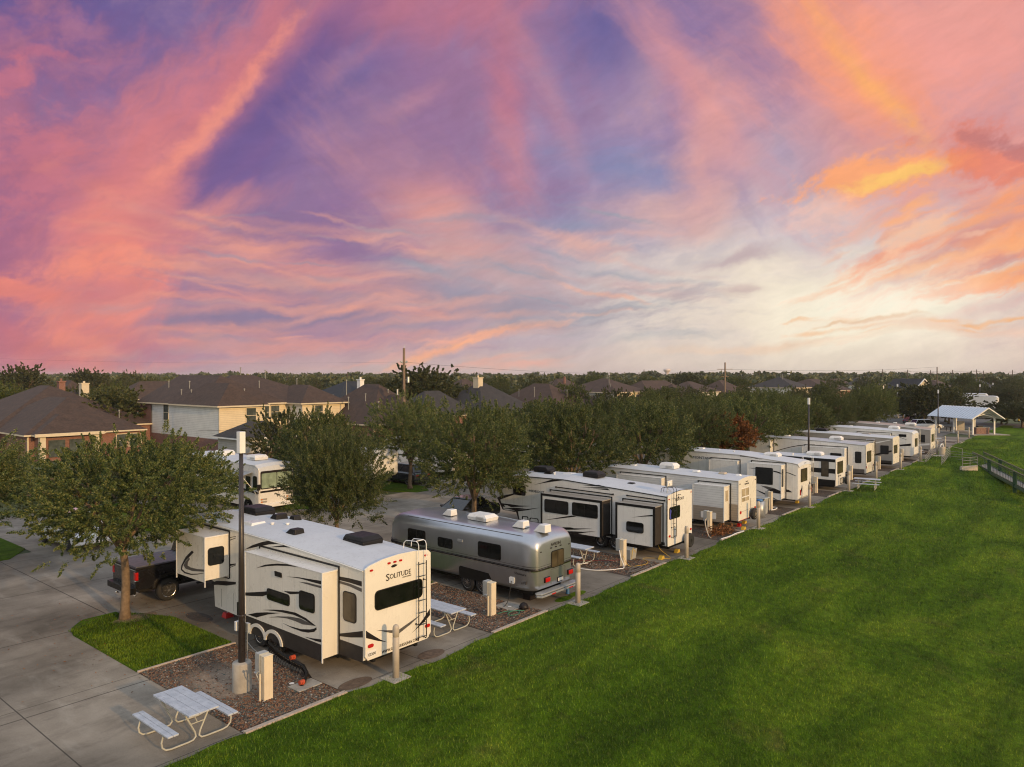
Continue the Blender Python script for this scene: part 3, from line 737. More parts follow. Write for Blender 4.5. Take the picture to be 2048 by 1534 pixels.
# gravel beds, kerbs and grass islands
for k in range(0, 12):
    x0, x1 = GX0+PERX*k, GX1+PERX*k
    mb = MB().mat('gravel'); mb.add([(x0,16.1,.004),(x1-.12*(k > 0),16.1,.004),(x1,21.72,.004),(x0,21.72,.004)], [(0,1,2,3)])
    tag(mb.build('gravel_bed'), kind='structure')
    mb = MB().mat('kerb'); mb.box(x0, 15.98, -.02, x1, 16.12, .055); mb.box(x0, 21.7, -.02, x1+.05, 21.79, .045)
    tag(mb.build('kerb', bevel=.01), kind='structure')
    # island with chamfered road corners
    p = [(x0,21.8),(x1,21.8),(x1,25.7),(x1-.35,26.5),(x1-1.0,27.25),(x0+1.9,27.9),(x0+.75,27.85),(x0+.2,27.2),(x0,26.5)]
    mb = MB().mat('lawn'); mb.add([(a,b,.03) for a,b in p]+[(a,b,-.02) for a,b in p], [tuple(range(len(p)))]+[(i, (i+1)%len(p), len(p)+(i+1)%len(p), len(p)+i) for i in range(len(p))])
    tag(mb.build('grass_island'), kind='structure')
    if k < 3:
        mm = MT['gravel']
        tx, ty = 11.16+PERX*k, 26.75; mb = MB().mat('bark'); pts = []
        for i in range(14):
            a = 2*math.pi*i/14; pts.append((tx+.25*(k==0)+math.cos(a)*(.75+.12*math.sin(3*a)), ty-.12+math.sin(a)*(.42+.06*math.cos(4*a)), .034))
        mb.add(pts+[(tx, ty, .10)], [(i, (i+1)%14, 14) for i in range(14)])
        tag(mb.build('mulch_ring'), kind='structure')
    # far side of the road: grass islands with trees
    y0 = 40.7; p = [(x0,y0+11),(x0,y0+.9),(x0+.9,y0-.9),(x1-.9,y0-.9),(x1+.25,y0+.9),(x1+.25,y0+11)]
    mb = MB().mat('lawn'); mb.add([(a,b,.03) for a,b in p]+[(a,b,-.02) for a,b in p], [tuple(range(len(p)))]+[(i, (i+1)%len(p), len(p)+(i+1)%len(p), len(p)+i) for i in range(len(p))])
    tag(mb.build('grass_island'), kind='structure')
# worn stains on the pad: dark access-cover ellipse
def disc(name, x, y, rx, ry, mat, z=.0):
    mb = MB().mat(mat); mb.add([(x+rx*math.cos(2*math.pi*i/24), y+ry*math.sin(2*math.pi*i/24), z) for i in range(24)], [tuple(range(24))])
    return mb.build(name)
MT['oil'] = pm('dark_stain', (.06, .052, .043), .7, var=.35, scale=5)
MT['soil'] = pm('bare_soil', (.11, .075, .05), .95, var=.4, scale=6)
tag(disc('oil_stain', 12.95, 25.1, .32, .75, 'oil', -.002), kind='structure')
for (x, y, rx, ry) in ((12.9, 16.35, .55, .28), (15.75, 16.3, .5, .3)): tag(disc('soil_patch', x, y, rx, ry, 'soil', .002), kind='structure')
for x in (22.9, 23.8): tag(disc('grass_patch', x, 16.45, .5, .22, 'lawn', .003), kind='structure')

# ------------------------------------------------------------------ grass blades and loose pebbles (uncountable)
def soup(name, V, nper, mat, kind='stuff'):
    nt = len(V)//nper; me = bpy.data.meshes.new(name)
    me.vertices.add(len(V)); me.vertices.foreach_set('co', V.astype(np.float32).ravel())
    me.loops.add(len(V)); me.loops.foreach_set('vertex_index', np.arange(len(V), dtype=np.int32))
    me.polygons.add(nt); me.polygons.foreach_set('loop_start', np.arange(0, len(V), nper, dtype=np.int32))
    me.update(calc_edges=True); me.materials.append(MT[mat])
    o = bpy.data.objects.new(name, me); COL.objects.link(o); return tag(o, kind=kind)
rg = np.random.RandomState(3)
def blades(x, y, z, hgt, wid):
    n = len(x); a = rg.rand(n)*2*np.pi; ln = rg.rand(n)*.9; b = a+rg.uniform(.8, 2.3, n)
    V = np.empty((n, 3, 3)); V[:, 0] = np.stack([x-np.cos(a)*wid/2, y-np.sin(a)*wid/2, z], 1); V[:, 1] = np.stack([x+np.cos(a)*wid/2, y+np.sin(a)*wid/2, z], 1)
    V[:, 2] = np.stack([x+np.cos(b)*hgt*ln, y+np.sin(b)*hgt*ln, z+hgt], 1); return V.reshape(-1, 3)
n = 2600000
x = rg.uniform(4, 118, n); y = rg.uniform(-3, 16.1, n)
Dd = x*math.sin(R(YAW))+y*math.cos(R(YAW)); rr = x*math.cos(R(YAW))-y*math.sin(R(YAW))
ok = (Dd > 9) & (np.abs(rr/Dd) < .78) & (rg.rand(n) < np.minimum(1, (12/np.maximum(Dd, 1))**1.9)) & (CAMH*1479/np.maximum(Dd, 1) < 860)
x, y, Dd = x[ok], y[ok], Dd[ok]
ey = np.array([edge_y(v) for v in x]); ok = (y < ey+.02+.05*rg.rand(len(x))); x, y, Dd = x[ok], y[ok], Dd[ok]
z = np.array([lawn_z(a, b) if b < 15.3 else .0 for a, b in zip(x, y)])+.01
print('blades', len(x))
g = soup('lawn_grass', blades(x, y, z, rg.uniform(.025, .065, len(x))*(1+np.minimum(Dd, 60)/60), .0095*(Dd/12)), 3, 'blades')
tag(g, 'short mown green grass covering the sloping lawn', 'grass')
xs_, ys_ = [], []
for k in range(0, 3):
    n = (26000, 9000, 5000)[k]; xs_.append(rg.uniform(GX0+PERX*k+.02, GX1+PERX*k-.02, n)); ys_.append(rg.uniform(21.82, 27.7, n))
x, y = np.concatenate(xs_), np.concatenate(ys_); k = (x-GX0) % PERX
ok = (y < 27.75-np.abs(k-1.6)*.5) & (y < 25.7+(2.97-k)*2.0); x, y = x[ok], y[ok]
g = soup('island_grass', blades(x, y, np.full(len(x), .03), rg.uniform(.03, .08, len(x)), .018), 3, 'blades')
tag(g, 'short green grass on the tree islands beside the pads', 'grass')
def pebbles(regions, name, label):
    vs = []
    for (x0, x1, y0, y1, n, smin, smax) in regions:
        px = rg.uniform(x0, x1, n); py = rg.uniform(y0, y1, n)
        dens = np.sin(px*1.7+py*.9)+np.sin(px*.8-py*1.9+1.3)
        ok = (dens > -.5) | (rg.rand(n) < .35)
        px, py = px[ok], py[ok]; n = len(px)
        s = rg.uniform(smin, smax, n); a = rg.rand(n)*6.28; c, sn = np.cos(a), np.sin(a); el = rg.uniform(.6, 1.0, n)
        P = [(1,0,0),(0,1,0),(-1,0,0),(0,-1,0),(0,0,.8),(0,0,-.5)]
        T = [(0,1,4),(1,2,4),(2,3,4),(3,0,4)]
        for t_ in T:
            for q in t_:
                p = P[q]; lx = p[0]*s; ly = p[1]*s*el
                vs.append(np.stack([px+lx*c-ly*sn, py+lx*sn+ly*c, .006+np.maximum(0, p[2])*s*.8], 1))
    return vs
mesh_v = []; mesh_f = []; base = 0
for (x0, x1, y0, y1, n, smin, smax) in ((9.4, 12.3, 16.15, 21.7, 9500, .018, .045), (18.35, 21.25, 16.15, 21.7, 6000, .02, .05), (27.3, 30.1, 16.15, 21.7, 3500, .025, .05)):
    px = rg.uniform(x0, x1, n); py = rg.uniform(y0, y1, n)
    dens = np.sin(px*1.7+py*.9)+np.sin(px*.8-py*1.9+1.3)
    if x0 < 10: ok = (((px-10.7)**2/1.0+(py-19.4)**2/2.2) > 1) | (rg.rand(n) < .16)
    else: ok = (dens > -1.2) | (rg.rand(n) < .4)
    px, py = px[ok], py[ok]; n = len(px); s = rg.uniform(smin, smax, n); a = rg.rand(n)*6.28; c, sn = np.cos(a), np.sin(a); el = rg.uniform(.6, 1, n)
    P = [(1,.1,.1),(.2,1,.15),(-1,-.1,.1),(-.1,-1,.12),(.1,0,.75)]
    V = np.stack([np.stack([px+p[0]*s*c-p[1]*s*el*sn, py+p[0]*s*sn+p[1]*s*el*c, .002+p[2]*s], 1) for p in P], 1)
    F = np.array([(0,1,4),(1,2,4),(2,3,4),(3,0,4)]); F = (F[None]+np.arange(n)[:, None, None]*5+base).reshape(-1, 3)
    mesh_v.append(V.reshape(-1, 3)); mesh_f.append(F); base += n*5
V = np.concatenate(mesh_v); F = np.concatenate(mesh_f)
def np_mesh(name, V, F, nper):
    me = bpy.data.meshes.new(name); me.vertices.add(len(V)); me.vertices.foreach_set('co', V.astype(np.float32).ravel())
    me.loops.add(F.size); me.loops.foreach_set('vertex_index', F.astype(np.int32).ravel())
    me.polygons.add(len(F)); me.polygons.foreach_set('loop_start', np.arange(0, F.size, nper, dtype=np.int32)); me.update(calc_edges=True); return me
me = np_mesh('gravel', V, F, 3); me.materials.append(MT['pebble']); g = bpy.data.objects.new('gravel', me); COL.objects.link(g)
tag(g, 'loose brown and grey river gravel between the pads', 'gravel', kind='stuff')
def cam_xy(px, D):
    r_ = (px-1024)/1479*D; a = R(YAW); return (r_*math.cos(a)+D*math.sin(a), -r_*math.sin(a)+D*math.cos(a))
# ------------------------------------------------------------------ trees
def crown_mesh(name, seed, W, HC, zc, tips, per, leaf, mat, twig=.7, up=.5, lobes=16, flat=.75):
    """foliage: leaf-sized faces along twigs that grow out of many uneven lobes of the crown"""
    r = np.random.RandomState(seed)
    L = []
    for i in range(lobes):
        a = r.rand()*6.283; q = math.sqrt(r.rand())*.62; zz = r.uniform(-.55, .6)
        L.append((math.cos(a)*q*W/2*math.sqrt(max(.15, 1-(zz*.9)**2)), math.sin(a)*q*W/2*math.sqrt(max(.15, 1-(zz*.9)**2)), zz*HC/2*.95, r.uniform(.17, .30)*W))
    tp, td = [], []
    ph = r.rand(6)*6.283
    while len(tp) < tips:
        if r.rand() < .5:
            d = r.normal(size=3); d /= np.linalg.norm(d)
            if d[2] < -.75: continue
            az_, bump = math.atan2(d[1], d[0]), 0
            bump = .10*math.sin(3*az_+ph[0]+2*d[2])+.08*math.sin(5*az_+ph[1]-3*d[2])+.06*math.sin(7*d[2]*2+ph[2]+2*az_)
            q = r.uniform(.35, 1.0)**.6*(.92+bump); p = np.array([d[0]*q*W/2, d[1]*q*W/2, d[2]*q*HC/2])
            o = d+np.array([0, 0, up])+r.normal(size=3)*.35; tp.append(p); td.append(o/np.linalg.norm(o)); continue
        l = L[r.randint(lobes)]; d = r.normal(size=3); d /= np.linalg.norm(d)
        if d[2] < -.8: continue
        rad = r.uniform(.55, 1.0)*l[3]; p = np.array([l[0]+d[0]*rad, l[1]+d[1]*rad, l[2]+d[2]*rad*flat])
        if (p[0]/(W*.56))**2+(p[1]/(W*.56))**2+(p[2]/(HC*.58))**2 > 1: continue
        tp.append(p); o = p/np.array([W/2, W/2, HC/2]); o = o*.8+d*.5+np.array([0, 0, up])+r.normal(size=3)*.35; td.append(o/np.linalg.norm(o))
    tp, td = np.array(tp), np.array(td); n = tips*per
    idx = np.repeat(np.arange(tips), per); s = r.rand(n)**.8
    tl = (r.uniform(.5, 1.3, tips)*twig)[idx]
    side = r.normal(size=(n, 3)); side /= np.linalg.norm(side, axis=1)[:, None]
    C = tp[idx]+td[idx]*(s*tl)[:, None]+side*(twig*.33*(1-s*.8)*r.rand(n))[:, None]
    C[:, 2] -= (s**2)*tl*.08
    a1 = r.normal(size=(n, 3)); a1 = a1+td[idx]*.9; a1 /= np.linalg.norm(a1, axis=1)[:, None]
    b1 = np.cross(a1, r.normal(size=(n, 3))); b1 /= np.linalg.norm(b1, axis=1)[:, None]
    ls = (leaf*r.uniform(.6, 1.3, n))[:, None]
    # fit the crown to its measured width and height
    lo, hi = np.percentile(C, .4, axis=0), np.percentile(C, 99.6, axis=0); k = np.array([W, W, HC])/(hi-lo); m = (hi+lo)/2
    C = (C-m)*k; tp = (tp-m)*k
    V = np.stack([C-a1*ls, C+b1*ls*.48, C+a1*ls, C-b1*ls*.48], 1).reshape(-1, 3); V[:, 2] += zc
    me = np_mesh(name, V, np.arange(len(V)).reshape(-1, 4), 4); me.materials.append(MT[mat])
    return me, tp+np.array([0, 0, zc])
def trunk_mesh(name, seed, hb, r0, tips, W, zc, nl=7, lean=0.0):
    r = random.Random(seed); mb = MB().mat('bark'); mb.smooth = True
    pts = []; rad = []
    for i in range(7):
        f = i/6; pts.append((lean*f*f+.04*math.sin(f*5+seed), .04*math.cos(f*4+seed), f*hb)); rad.append(r0*(1.35 if i == 0 else 1.0-.28*f))
    mb.tube(pts, r0, 10, rad); top = Vector(pts[-1])
    tips = [Vector(p) for p in tips]; r.shuffle(tips)
    for k in range(nl):
        a = 2*math.pi*(k+r.random()*.5)/nl; q = W*.28*r.uniform(.6, 1.0)
        e = Vector((top.x+math.cos(a)*q, top.y+math.sin(a)*q, zc+r.uniform(-.2, .8)))
        m = top.lerp(e, .45)+Vector((0, 0, -.12)); st = top-Vector((0, 0, .25*r.random()))
        mb.tube([st, st.lerp(m, .5)+Vector((0,0,.05)), m, m.lerp(e, .5)+Vector((0,0,.1)), e], .1, 6, [r0*.55, r0*.48, r0*.38, r0*.28, r0*.16])
        near = sorted(tips, key=lambda p: (p-e).length)[:9]
        for p in near[::1]:
            mm = e.lerp(p, .5)+Vector((r.uniform(-.1, .1), r.uniform(-.1, .1), .08)); mb.tube([m.lerp(e, .7), mm, p], .02, 4, [r0*.16, r0*.10, r0*.04])
    o = mb.build(name); return o
def make_tree(nm, label, loc, seed, W, HC, zc, tips, per, leaf, r0, hb, mat='leaf', rz=0.0, group=None, cat='tree', lean=0.0, **kw):
    t_ = thing(nm, label, cat, loc, rz, group)
    me, tp = crown_mesh('crown', seed, W, HC, zc, tips, per, leaf, mat, **kw)
    c = bpy.data.objects.new('crown', me); COL.objects.link(c); c.parent = t_
    tr = trunk_mesh('trunk', seed, hb, r0, tp, W, zc, lean=lean); tr.parent = t_
    return t_
GA = 'shade trees on the islands beside the near pads'; GB = 'shade trees across the park road'
T0 = make_tree('shade_tree', 'large spreading tree in front of the black pickup, left of the tall black pole', (11.16, 26.75, 0), 5, 7.0, 4.0, 4.45, 1900, 130, .035, .165, 2.6, lean=-.1, twig=.42, up=.3, lobes=26, group=GA)
TA = make_tree('shade_tree', 'rounded tree standing right behind the cream trailer roof', (20.09, 26.75, 0), 12, 5.1, 4.2, 4.1, 1300, 115, .036, .13, 2.2, twig=.7, up=.95, lobes=18, flat=.9, group=GA)
TB = make_tree('shade_tree', 'tall dense tree rising behind the silver trailer, its forked trunk showing', (29.02, 26.75, 0), 23, 6.3, 5.1, 4.65, 1400, 100, .042, .17, 2.0, twig=.6, up=.6, lobes=24, flat=.85, group=GA)
TC = make_tree('shade_tree', 'broad tree behind the white trailer with black slide frames', (37.95, 26.75, 0), 31, 6.9, 4.8, 4.45, 1200, 85, .057, .16, 1.9, twig=.6, up=.6, lobes=24, flat=.85, group=GA)
TA.scale = (.86, .86, 1); T0.scale = (.96, .96, 1)
ordn = ['fifth', 'sixth', 'seventh', 'eighth', 'ninth', 'tenth', 'eleventh', 'twelfth', 'thirteenth', 'fourteenth']
rt = random.Random(77)
for i in range(8):
    s = rt.uniform(.92, 1.06); x = 11.16+PERX*(4+i)
    dup((TC, TB)[i % 2], (x+rt.uniform(-.3, .3), 26.75+rt.uniform(-.3, .3), 0), rt.uniform(0, 6.28), ordn[i]+' tree along the near side of the park road, counted from the black pickup', (s, s, s*rt.uniform(.94, 1.02)), GA)
b_labels = ['bushy tree cut by the left edge of the picture', 'tree across the road behind the large left tree, left of the motorhome', 'dark tree between the motorhome and the wooden utility pole',
            'tree across the road with bare trunk beside the white trailer nose', 'tree across the road just right of the tall wooden utility pole']
for i in range(13):
    x = 11.16+PERX*i-(1.2 if i == 0 else 0); s = rt.uniform(.95, 1.12)
    lb = b_labels[i] if i < 5 else ordn[i-4]+' tree of the row across the road, counted from the left edge'
    hh = {0: .93, 1: .66, 2: .92, 3: .98}.get(i, .93)
    dup((TA, TC, TC, TB)[i if i < 4 else i % 4], (x, 41.3+rt.uniform(-.4, .4), 0), rt.uniform(0, 6.28), lb, (s*{0: 1.2, 1: .75, 2: .74, 3: .9}.get(i, 1), s*{0: 1.2, 1: .75, 2: .74, 3: .9}.get(i, 1), hh), GB)
# small autumn tree with rusty leaves
make_tree('autumn_tree', 'small rusty red tree among the green crowns behind the trailers', (58.6, 25.1, 0), 44, 4.2, 3.0, 3.8, 600, 60, .09, .09, 1.3, mat='leaf_red', twig=.6, up=.7)
# mid and far foliage: cheaper crowns with the same structure
FA = make_tree('leafy_tree', 'leafy tree in the belt behind the far trailer row', (104, 56.5, 0), 51, 7.5, 5.4, 3.9, 520, 34, .13, .16, 2.0, mat='leaf_far', twig=.6, up=.6, lobes=18, group='belt of trees behind the far trailer row')
FB = make_tree('leafy_tree', 'leafy tree in the belt behind the far trailer row', (66, 56.5, 0), 52, 6.4, 5.8, 4.1, 480, 32, .13, .15, 2.0, mat='leaf_light', twig=.65, up=.7, lobes=14, group='belt of trees behind the far trailer row')
FC = make_tree('leafy_tree', 'roundish tree on the skyline between the dark roofs and the wooden pole', (33.9+67.1, 101, 0), 53, 9.5, 7.4, 5.3, 950, 34, .17, .2, 2.6, mat='leaf_far', twig=.5, up=.3, lobes=22, group='belt of trees behind the far trailer row')
FA.scale = (1, 1, .72); FB.scale = (.9, .9, .66); FC.location = cam_xy(765, 200)+(0,); FC.scale = (1.1, 1.1, .86); FC['group'] = 'garden trees among the houses'
for x in range(-6, 150, 8):
    lo_ = .48 if 18 < x < 38 else (.58 if x < 50 else 1)
    if 22 < x < 36: continue
    s = rt.uniform(.8, 1.0); dup(rt.choice((FA, FB, FA)), (x+rt.uniform(-2, 2)+2, 55+rt.uniform(-2, 3), 0), rt.uniform(0, 6.28), 'leafy tree in the belt behind the far trailer row', (s*(.85 if lo_ < 1 else 1), s*(.85 if lo_ < 1 else 1), rt.uniform(.66, .80)*lo_))
# trees picked out one by one: (x, y, scale, height factor, source, label)
NG = 'garden trees among the houses'
picks = [(42, 170, 1.35, 730, FC, 'big round tree on the horizon at the far left, behind the brown hipped roof'),
 (172, 210, 1.25, 738, FC, 'horizon tree above the beige chimney, left of the two-storey house'),
 (262, 230, 1.2, 741, FA, 'horizon tree just left of the long ridge of the two-storey house'),
 (232, 92, 1.0, 774, FC, 'dark tree between the brown hipped roof and the two-storey house'),
 (205, 118, 1.0, 782, FB, 'yellow-green tree behind the brown hipped roof'),
 (110, 125, 1.0, 786, FA, 'low tree behind the left edge of the brown hipped roof'),
 (20, 118, 1.1, 790, FA, 'low tree at the left edge below the horizon trees'),
 (846, 118, 1.35, 732, FC, 'large dark round tree right of the wooden utility pole'),
 (800, 140, 1.0, 752, FA, 'tree directly behind the wooden utility pole'),
 (700, 190, 1.1, 768, FA, 'tree beyond the brown roof right of the two-storey house'),
 (1076, 190, 1.2, 748, FA, 'tree on the skyline right of the beige chimney house'),
 (1372, 260, 1.45, 746, FC, 'dark round tree on the skyline right of the water tower'),
 (1190, 230, 1.1, 753, FB, 'pale tree left of the yellow two-storey house ridge'),
 (1596, 330, 1.3, 747, FB, 'yellow-green tree showing over the black-roofed white house'),
 (560, 880 and 66, .8, 812, FA, 'tree close against the lit wing of the two-storey house'),
 (1848, 124, 1.15, 768, FC, 'very dark tree left of the picnic shelter, over the parked suv'),
 (1898, 132, .9, 774, FC, 'dark tree behind the picnic shelter ridge'),
 (2004, 130, .9, 803, FC, 'dark tree right behind the picnic shelter gable'),
 (2045, 122, 1.0, 802, FC, 'dark tree cut by the right edge of the picture'),
 (1806, 150, 1.1, 776, FA, 'tree behind the end of the trailer row, left of the shelter'),
 (1930, 215, 1.2, 768, FA, 'tree between the shelter and the houses behind it'),
 (1985, 190, 1.3, 768, FA, 'tree at the right behind the far white trailers'),
 (1760, 190, 1.2, 778, FA, 'tree below the white far house at the right')]
for px, D, s, hf, src, lb in picks:
    x, y = cam_xy(px, D); top = CAMH-(hf-752)*D/1479; dup(src, (x, y, 0), rt.uniform(0, 6.28), lb, (s, s, top/{FA: 6.8, FB: 7.0, FC: 9.0}[src]), NG)
# looser garden trees shared between the houses
for i in range(150):
    px = rt.uniform(-60, 2110); D = rt.uniform(100, 330); x, y = cam_xy(px, D)
    if y < 64 and x < 150: continue
    if D < 180 and 240 < px < 720: continue
    top = CAMH-rt.uniform(14, 26)*D/1479 if D < 220 else CAMH-rt.uniform(-4, 10)*D/1479
    s = rt.uniform(.8, 1.2); src = rt.choice((FA, FB, FA)); hf = min(1.45, max(.4, top/6.8))
    dup(src, (x, y, 0), rt.uniform(0, 6.28), 'garden tree in the treetops between the distant houses', (s, s, hf), 'garden trees in the distance')
# far-off wood: one mass on the horizon
def wood(name, label, cnt, d0, d1, h0, h1, size, seed, mat):
    r = np.random.RandomState(seed); Vs = []
    for i in range(cnt):
        px = r.uniform(-150, 2200); D = r.uniform(d0, d1); x, y = cam_xy(px, D)
        h = r.uniform(h0, h1); wd = h*r.uniform(.8, 1.5); k = int(90)
        d = r.normal(size=(k, 3)); d /= np.linalg.norm(d, axis=1)[:, None]; d *= (r.uniform(.5, 1, k)**.5)[:, None]
        C = np.stack([x+d[:, 0]*wd/2, y+d[:, 1]*wd/2, h*.55+d[:, 2]*h*.45], 1)
        a1 = r.normal(size=(k, 3)); a1 /= np.linalg.norm(a1, axis=1)[:, None]; b1 = np.cross(a1, r.normal(size=(k, 3))); b1 /= np.linalg.norm(b1, axis=1)[:, None]
        s = size*h/8*r.uniform(.6, 1.3, k)[:, None]
        Vs.append(np.stack([C-a1*s, C+b1*s*.7, C+a1*s, C-b1*s*.7], 1).reshape(-1, 3))
    V = np.concatenate(Vs); me = np_mesh(name, V, np.arange(len(V)).reshape(-1, 4), 4); me.materials.append(MT[mat])
    o = bpy.data.objects.new(name, me); COL.objects.link(o); tag(o, label, 'woodland', kind='stuff')
wood('woodland', 'dark belt of far-off woodland along the horizon', 900, 330, 620, 6.0, 8.9, 1.1, 9, 'leaf_far')
wood('distant_woodland', 'hazy line of woodland at the very horizon', 900, 620, 1500, 8.5, 12.5, 1.5, 10, 'leaf_far')

# fallen leaves on the paving and gravel under the nearest trees
n = 1700; a = rg.rand(n)*6.283; q = np.abs(rg.normal(0, 2.4, n)); cx = np.where(rg.rand(n) < .7, 11.1, 20.0)
C = np.stack([cx+np.cos(a)*q, 25.6+np.sin(a)*q*1.25, np.full(n, .035)], 1); C = C[(C[:, 1] < 31)]; n = len(C); a = rg.rand(n)*6.283; L_ = rg.uniform(.02, .05, n)[:, None]
d1 = np.stack([np.cos(a), np.sin(a), rg.uniform(-.2, .3, n)], 1); d2 = np.stack([-np.sin(a), np.cos(a), rg.uniform(-.2, .3, n)], 1)
V = np.stack([C-d1*L_, C+d2*L_*.5, C+d1*L_, C-d2*L_*.5], 1).reshape(-1, 3); V[:, 2] = np.maximum(V[:, 2], .004)
me = np_mesh('fallen_leaves', V, np.arange(len(V)).reshape(-1, 4), 4); me.materials.append(MT['leaf_red']); o = bpy.data.objects.new('fallen_leaves', me); COL.objects.link(o)
tag(o, 'dry brown leaves scattered under the nearest trees', 'leaves', kind='stuff')
# ------------------------------------------------------------------ camping trailers
def ring(y, x0, x1, zb, zt, arch=.10, r=.06):
    w_ = x1-x0; xm = (x0+x1)/2
    return [(x0, y, zb), (x0, y, zt-r), (x0+r*.3, y, zt-r*.3), (x0+r, y, zt), (x0+w_*.25, y, zt+arch*.75), (xm, y, zt+arch), (x1-w_*.25, y, zt+arch*.75),
            (x1-r, y, zt), (x1-r*.3, y, zt-r*.3), (x1, y, zt-r), (x1, y, zb)]
def shell(t_, x0, x1, st, mat, roofmat, arch=.10, edge='rv_white', skirt=None, lower=None, decals=(), nosez=None):
    """body loft along Y through (y, z bottom, z top, inset) stations; membrane roof as its own part"""
    mb = MB().mat(mat)
    rings = [ring(s[0], x0+(s[3] if len(s) > 3 else 0), x1-(s[3] if len(s) > 3 else 0), s[1], s[2], arch) for s in st]
    mb.loft(rings)
    for (m, plane, at, polys) in decals:
        mb.mat(m)
        for p in polys: mb.plate(p, plane, at, .006)
    body = mb.build('body', t_)
    if roofmat:
        mb = MB().mat(roofmat); n = len(st)
        rt_ = [ring(s[0]+(-.015 if i == 0 else (.0 if i == n-1 else 0)), x0-.012+(s[3] if len(s) > 3 else 0), x1+.012-(s[3] if len(s) > 3 else 0), 0, s[2]+.012, arch)[2:9] for i, s in enumerate(st) if not (len(s) > 4 and s[4])]
        up = rt_; dn = [[(a, b, c-.03) for a, b, c in q] for q in rt_]
        mb.loft([u+d[::-1] for u, d in zip(up, dn)]); mb.build('roof', t_)
        mb = MB().mat(edge)
        for xx, dx in ((x0, -.03), (x1, .03)):
            pts = [(xx+(s[3] if len(s) > 3 else 0)*(-1 if xx == x1 else 1)+dx*.4, s[0], s[2]-.035) for s in st if not (len(s) > 4 and s[4])]
            mb.tube(pts, .022, 6)
        mb.build('gutter_rail', t_)
    return body
def window(par, plane, at, a0, b0, a1, b1, r=.09, glass='glass', frame='rv_black', bars=0, name='window'):
    mb = MB().mat(frame); mb.plate(rrect(a0, b0, a1, b1, r), plane, at, .016)
    o = mb.build(name, par)
    g = MB().mat(glass); g.plate(rrect(a0+.028, b0+.028, a1-.028, b1-.028, max(.02, r-.028)), plane, at+{'L': -.016, 'B': -.016, 'Rr': .016, 'F': .016}[plane], .004)
    if bars:
        g.mat(frame)
        for i in range(bars):
            c = a0+(a1-a0)*(i+1)/(bars+1); g.plate([(c-.012, b0+.03), (c+.012, b0+.03), (c+.012, b1-.03), (c-.012, b1-.03)], plane, at+{'L': -.018, 'B': -.018, 'Rr': .018, 'F': .018}[plane], .006)
    g.build('pane', o)
    return o
def slide(t_, x0, out, ya, yb, zb, zt, mat, endmat=None, roofmat='rv_white', trim=None, frame='rv_black', decals=(), flange='rv_white', drop=0.0):
    """slide-out room: box with lip, seal frame round the opening, decals kept in its mesh"""
    endmat = endmat or mat; mb = MB(); xo = x0-out
    mb.mat(mat); mb.box(xo, ya, zb, xo+.03, yb, zt)
    mb.mat(endmat); mb.box(xo+.032, ya+.035, zb+.05, x0+.02, yb-.035, zt-.03)
    mb.mat(flange); mb.box(xo-.012, ya-.03, zb-drop, xo+.018, ya+.012, zt); mb.box(xo-.012, yb-.012, zb-drop, xo+.018, yb+.03, zt); mb.box(xo-.01, ya-.03, zt+.001, xo+.02, yb+.03, zt+.02)
    if trim:
        mb.mat(trim); q = .09
        mb.plate([(ya-.03, zt-q), (yb+.03, zt-q), (yb+.03, zt+.022), (ya-.03, zt+.022)], 'L', xo-.013, .006)
        mb.plate([(ya-.03, zb), (ya+.08, zb), (ya+.08, zt-q-.001), (ya-.03, zt-q-.001)], 'L', xo-.013, .006); mb.plate([(yb-.08, zb), (yb+.03, zb), (yb+.03, zt-q-.001), (yb-.08, zt-q-.001)], 'L', xo-.013, .006)
    for (m, polys) in decals:
        mb.mat(m)
        for p in polys: mb.plate(p, 'L', xo-.001, .006)
    mb.mat(roofmat); mb.box(xo+.02, ya-.005, zt-.03, x0+.01, yb+.005, zt+.012)
    s_ = mb.build('slide_out', t_)
    mb = MB().mat(frame); e = .055
    mb.box(x0-.02, ya-e-.03, zb-.02, x0-.001, ya-.03, zt+.07); mb.box(x0-.02, yb+.03, zb-.02, x0-.001, yb+e+.03, zt+.07); mb.box(x0-.03, ya-e-.03, zt+.071, x0-.001, yb+e+.03, zt+.12); mb.box(x0-.02, ya-.03, zb-.05, x0-.001, yb+.03, zb-.021)
    mb.build('slide_seal', t_)
    return s_
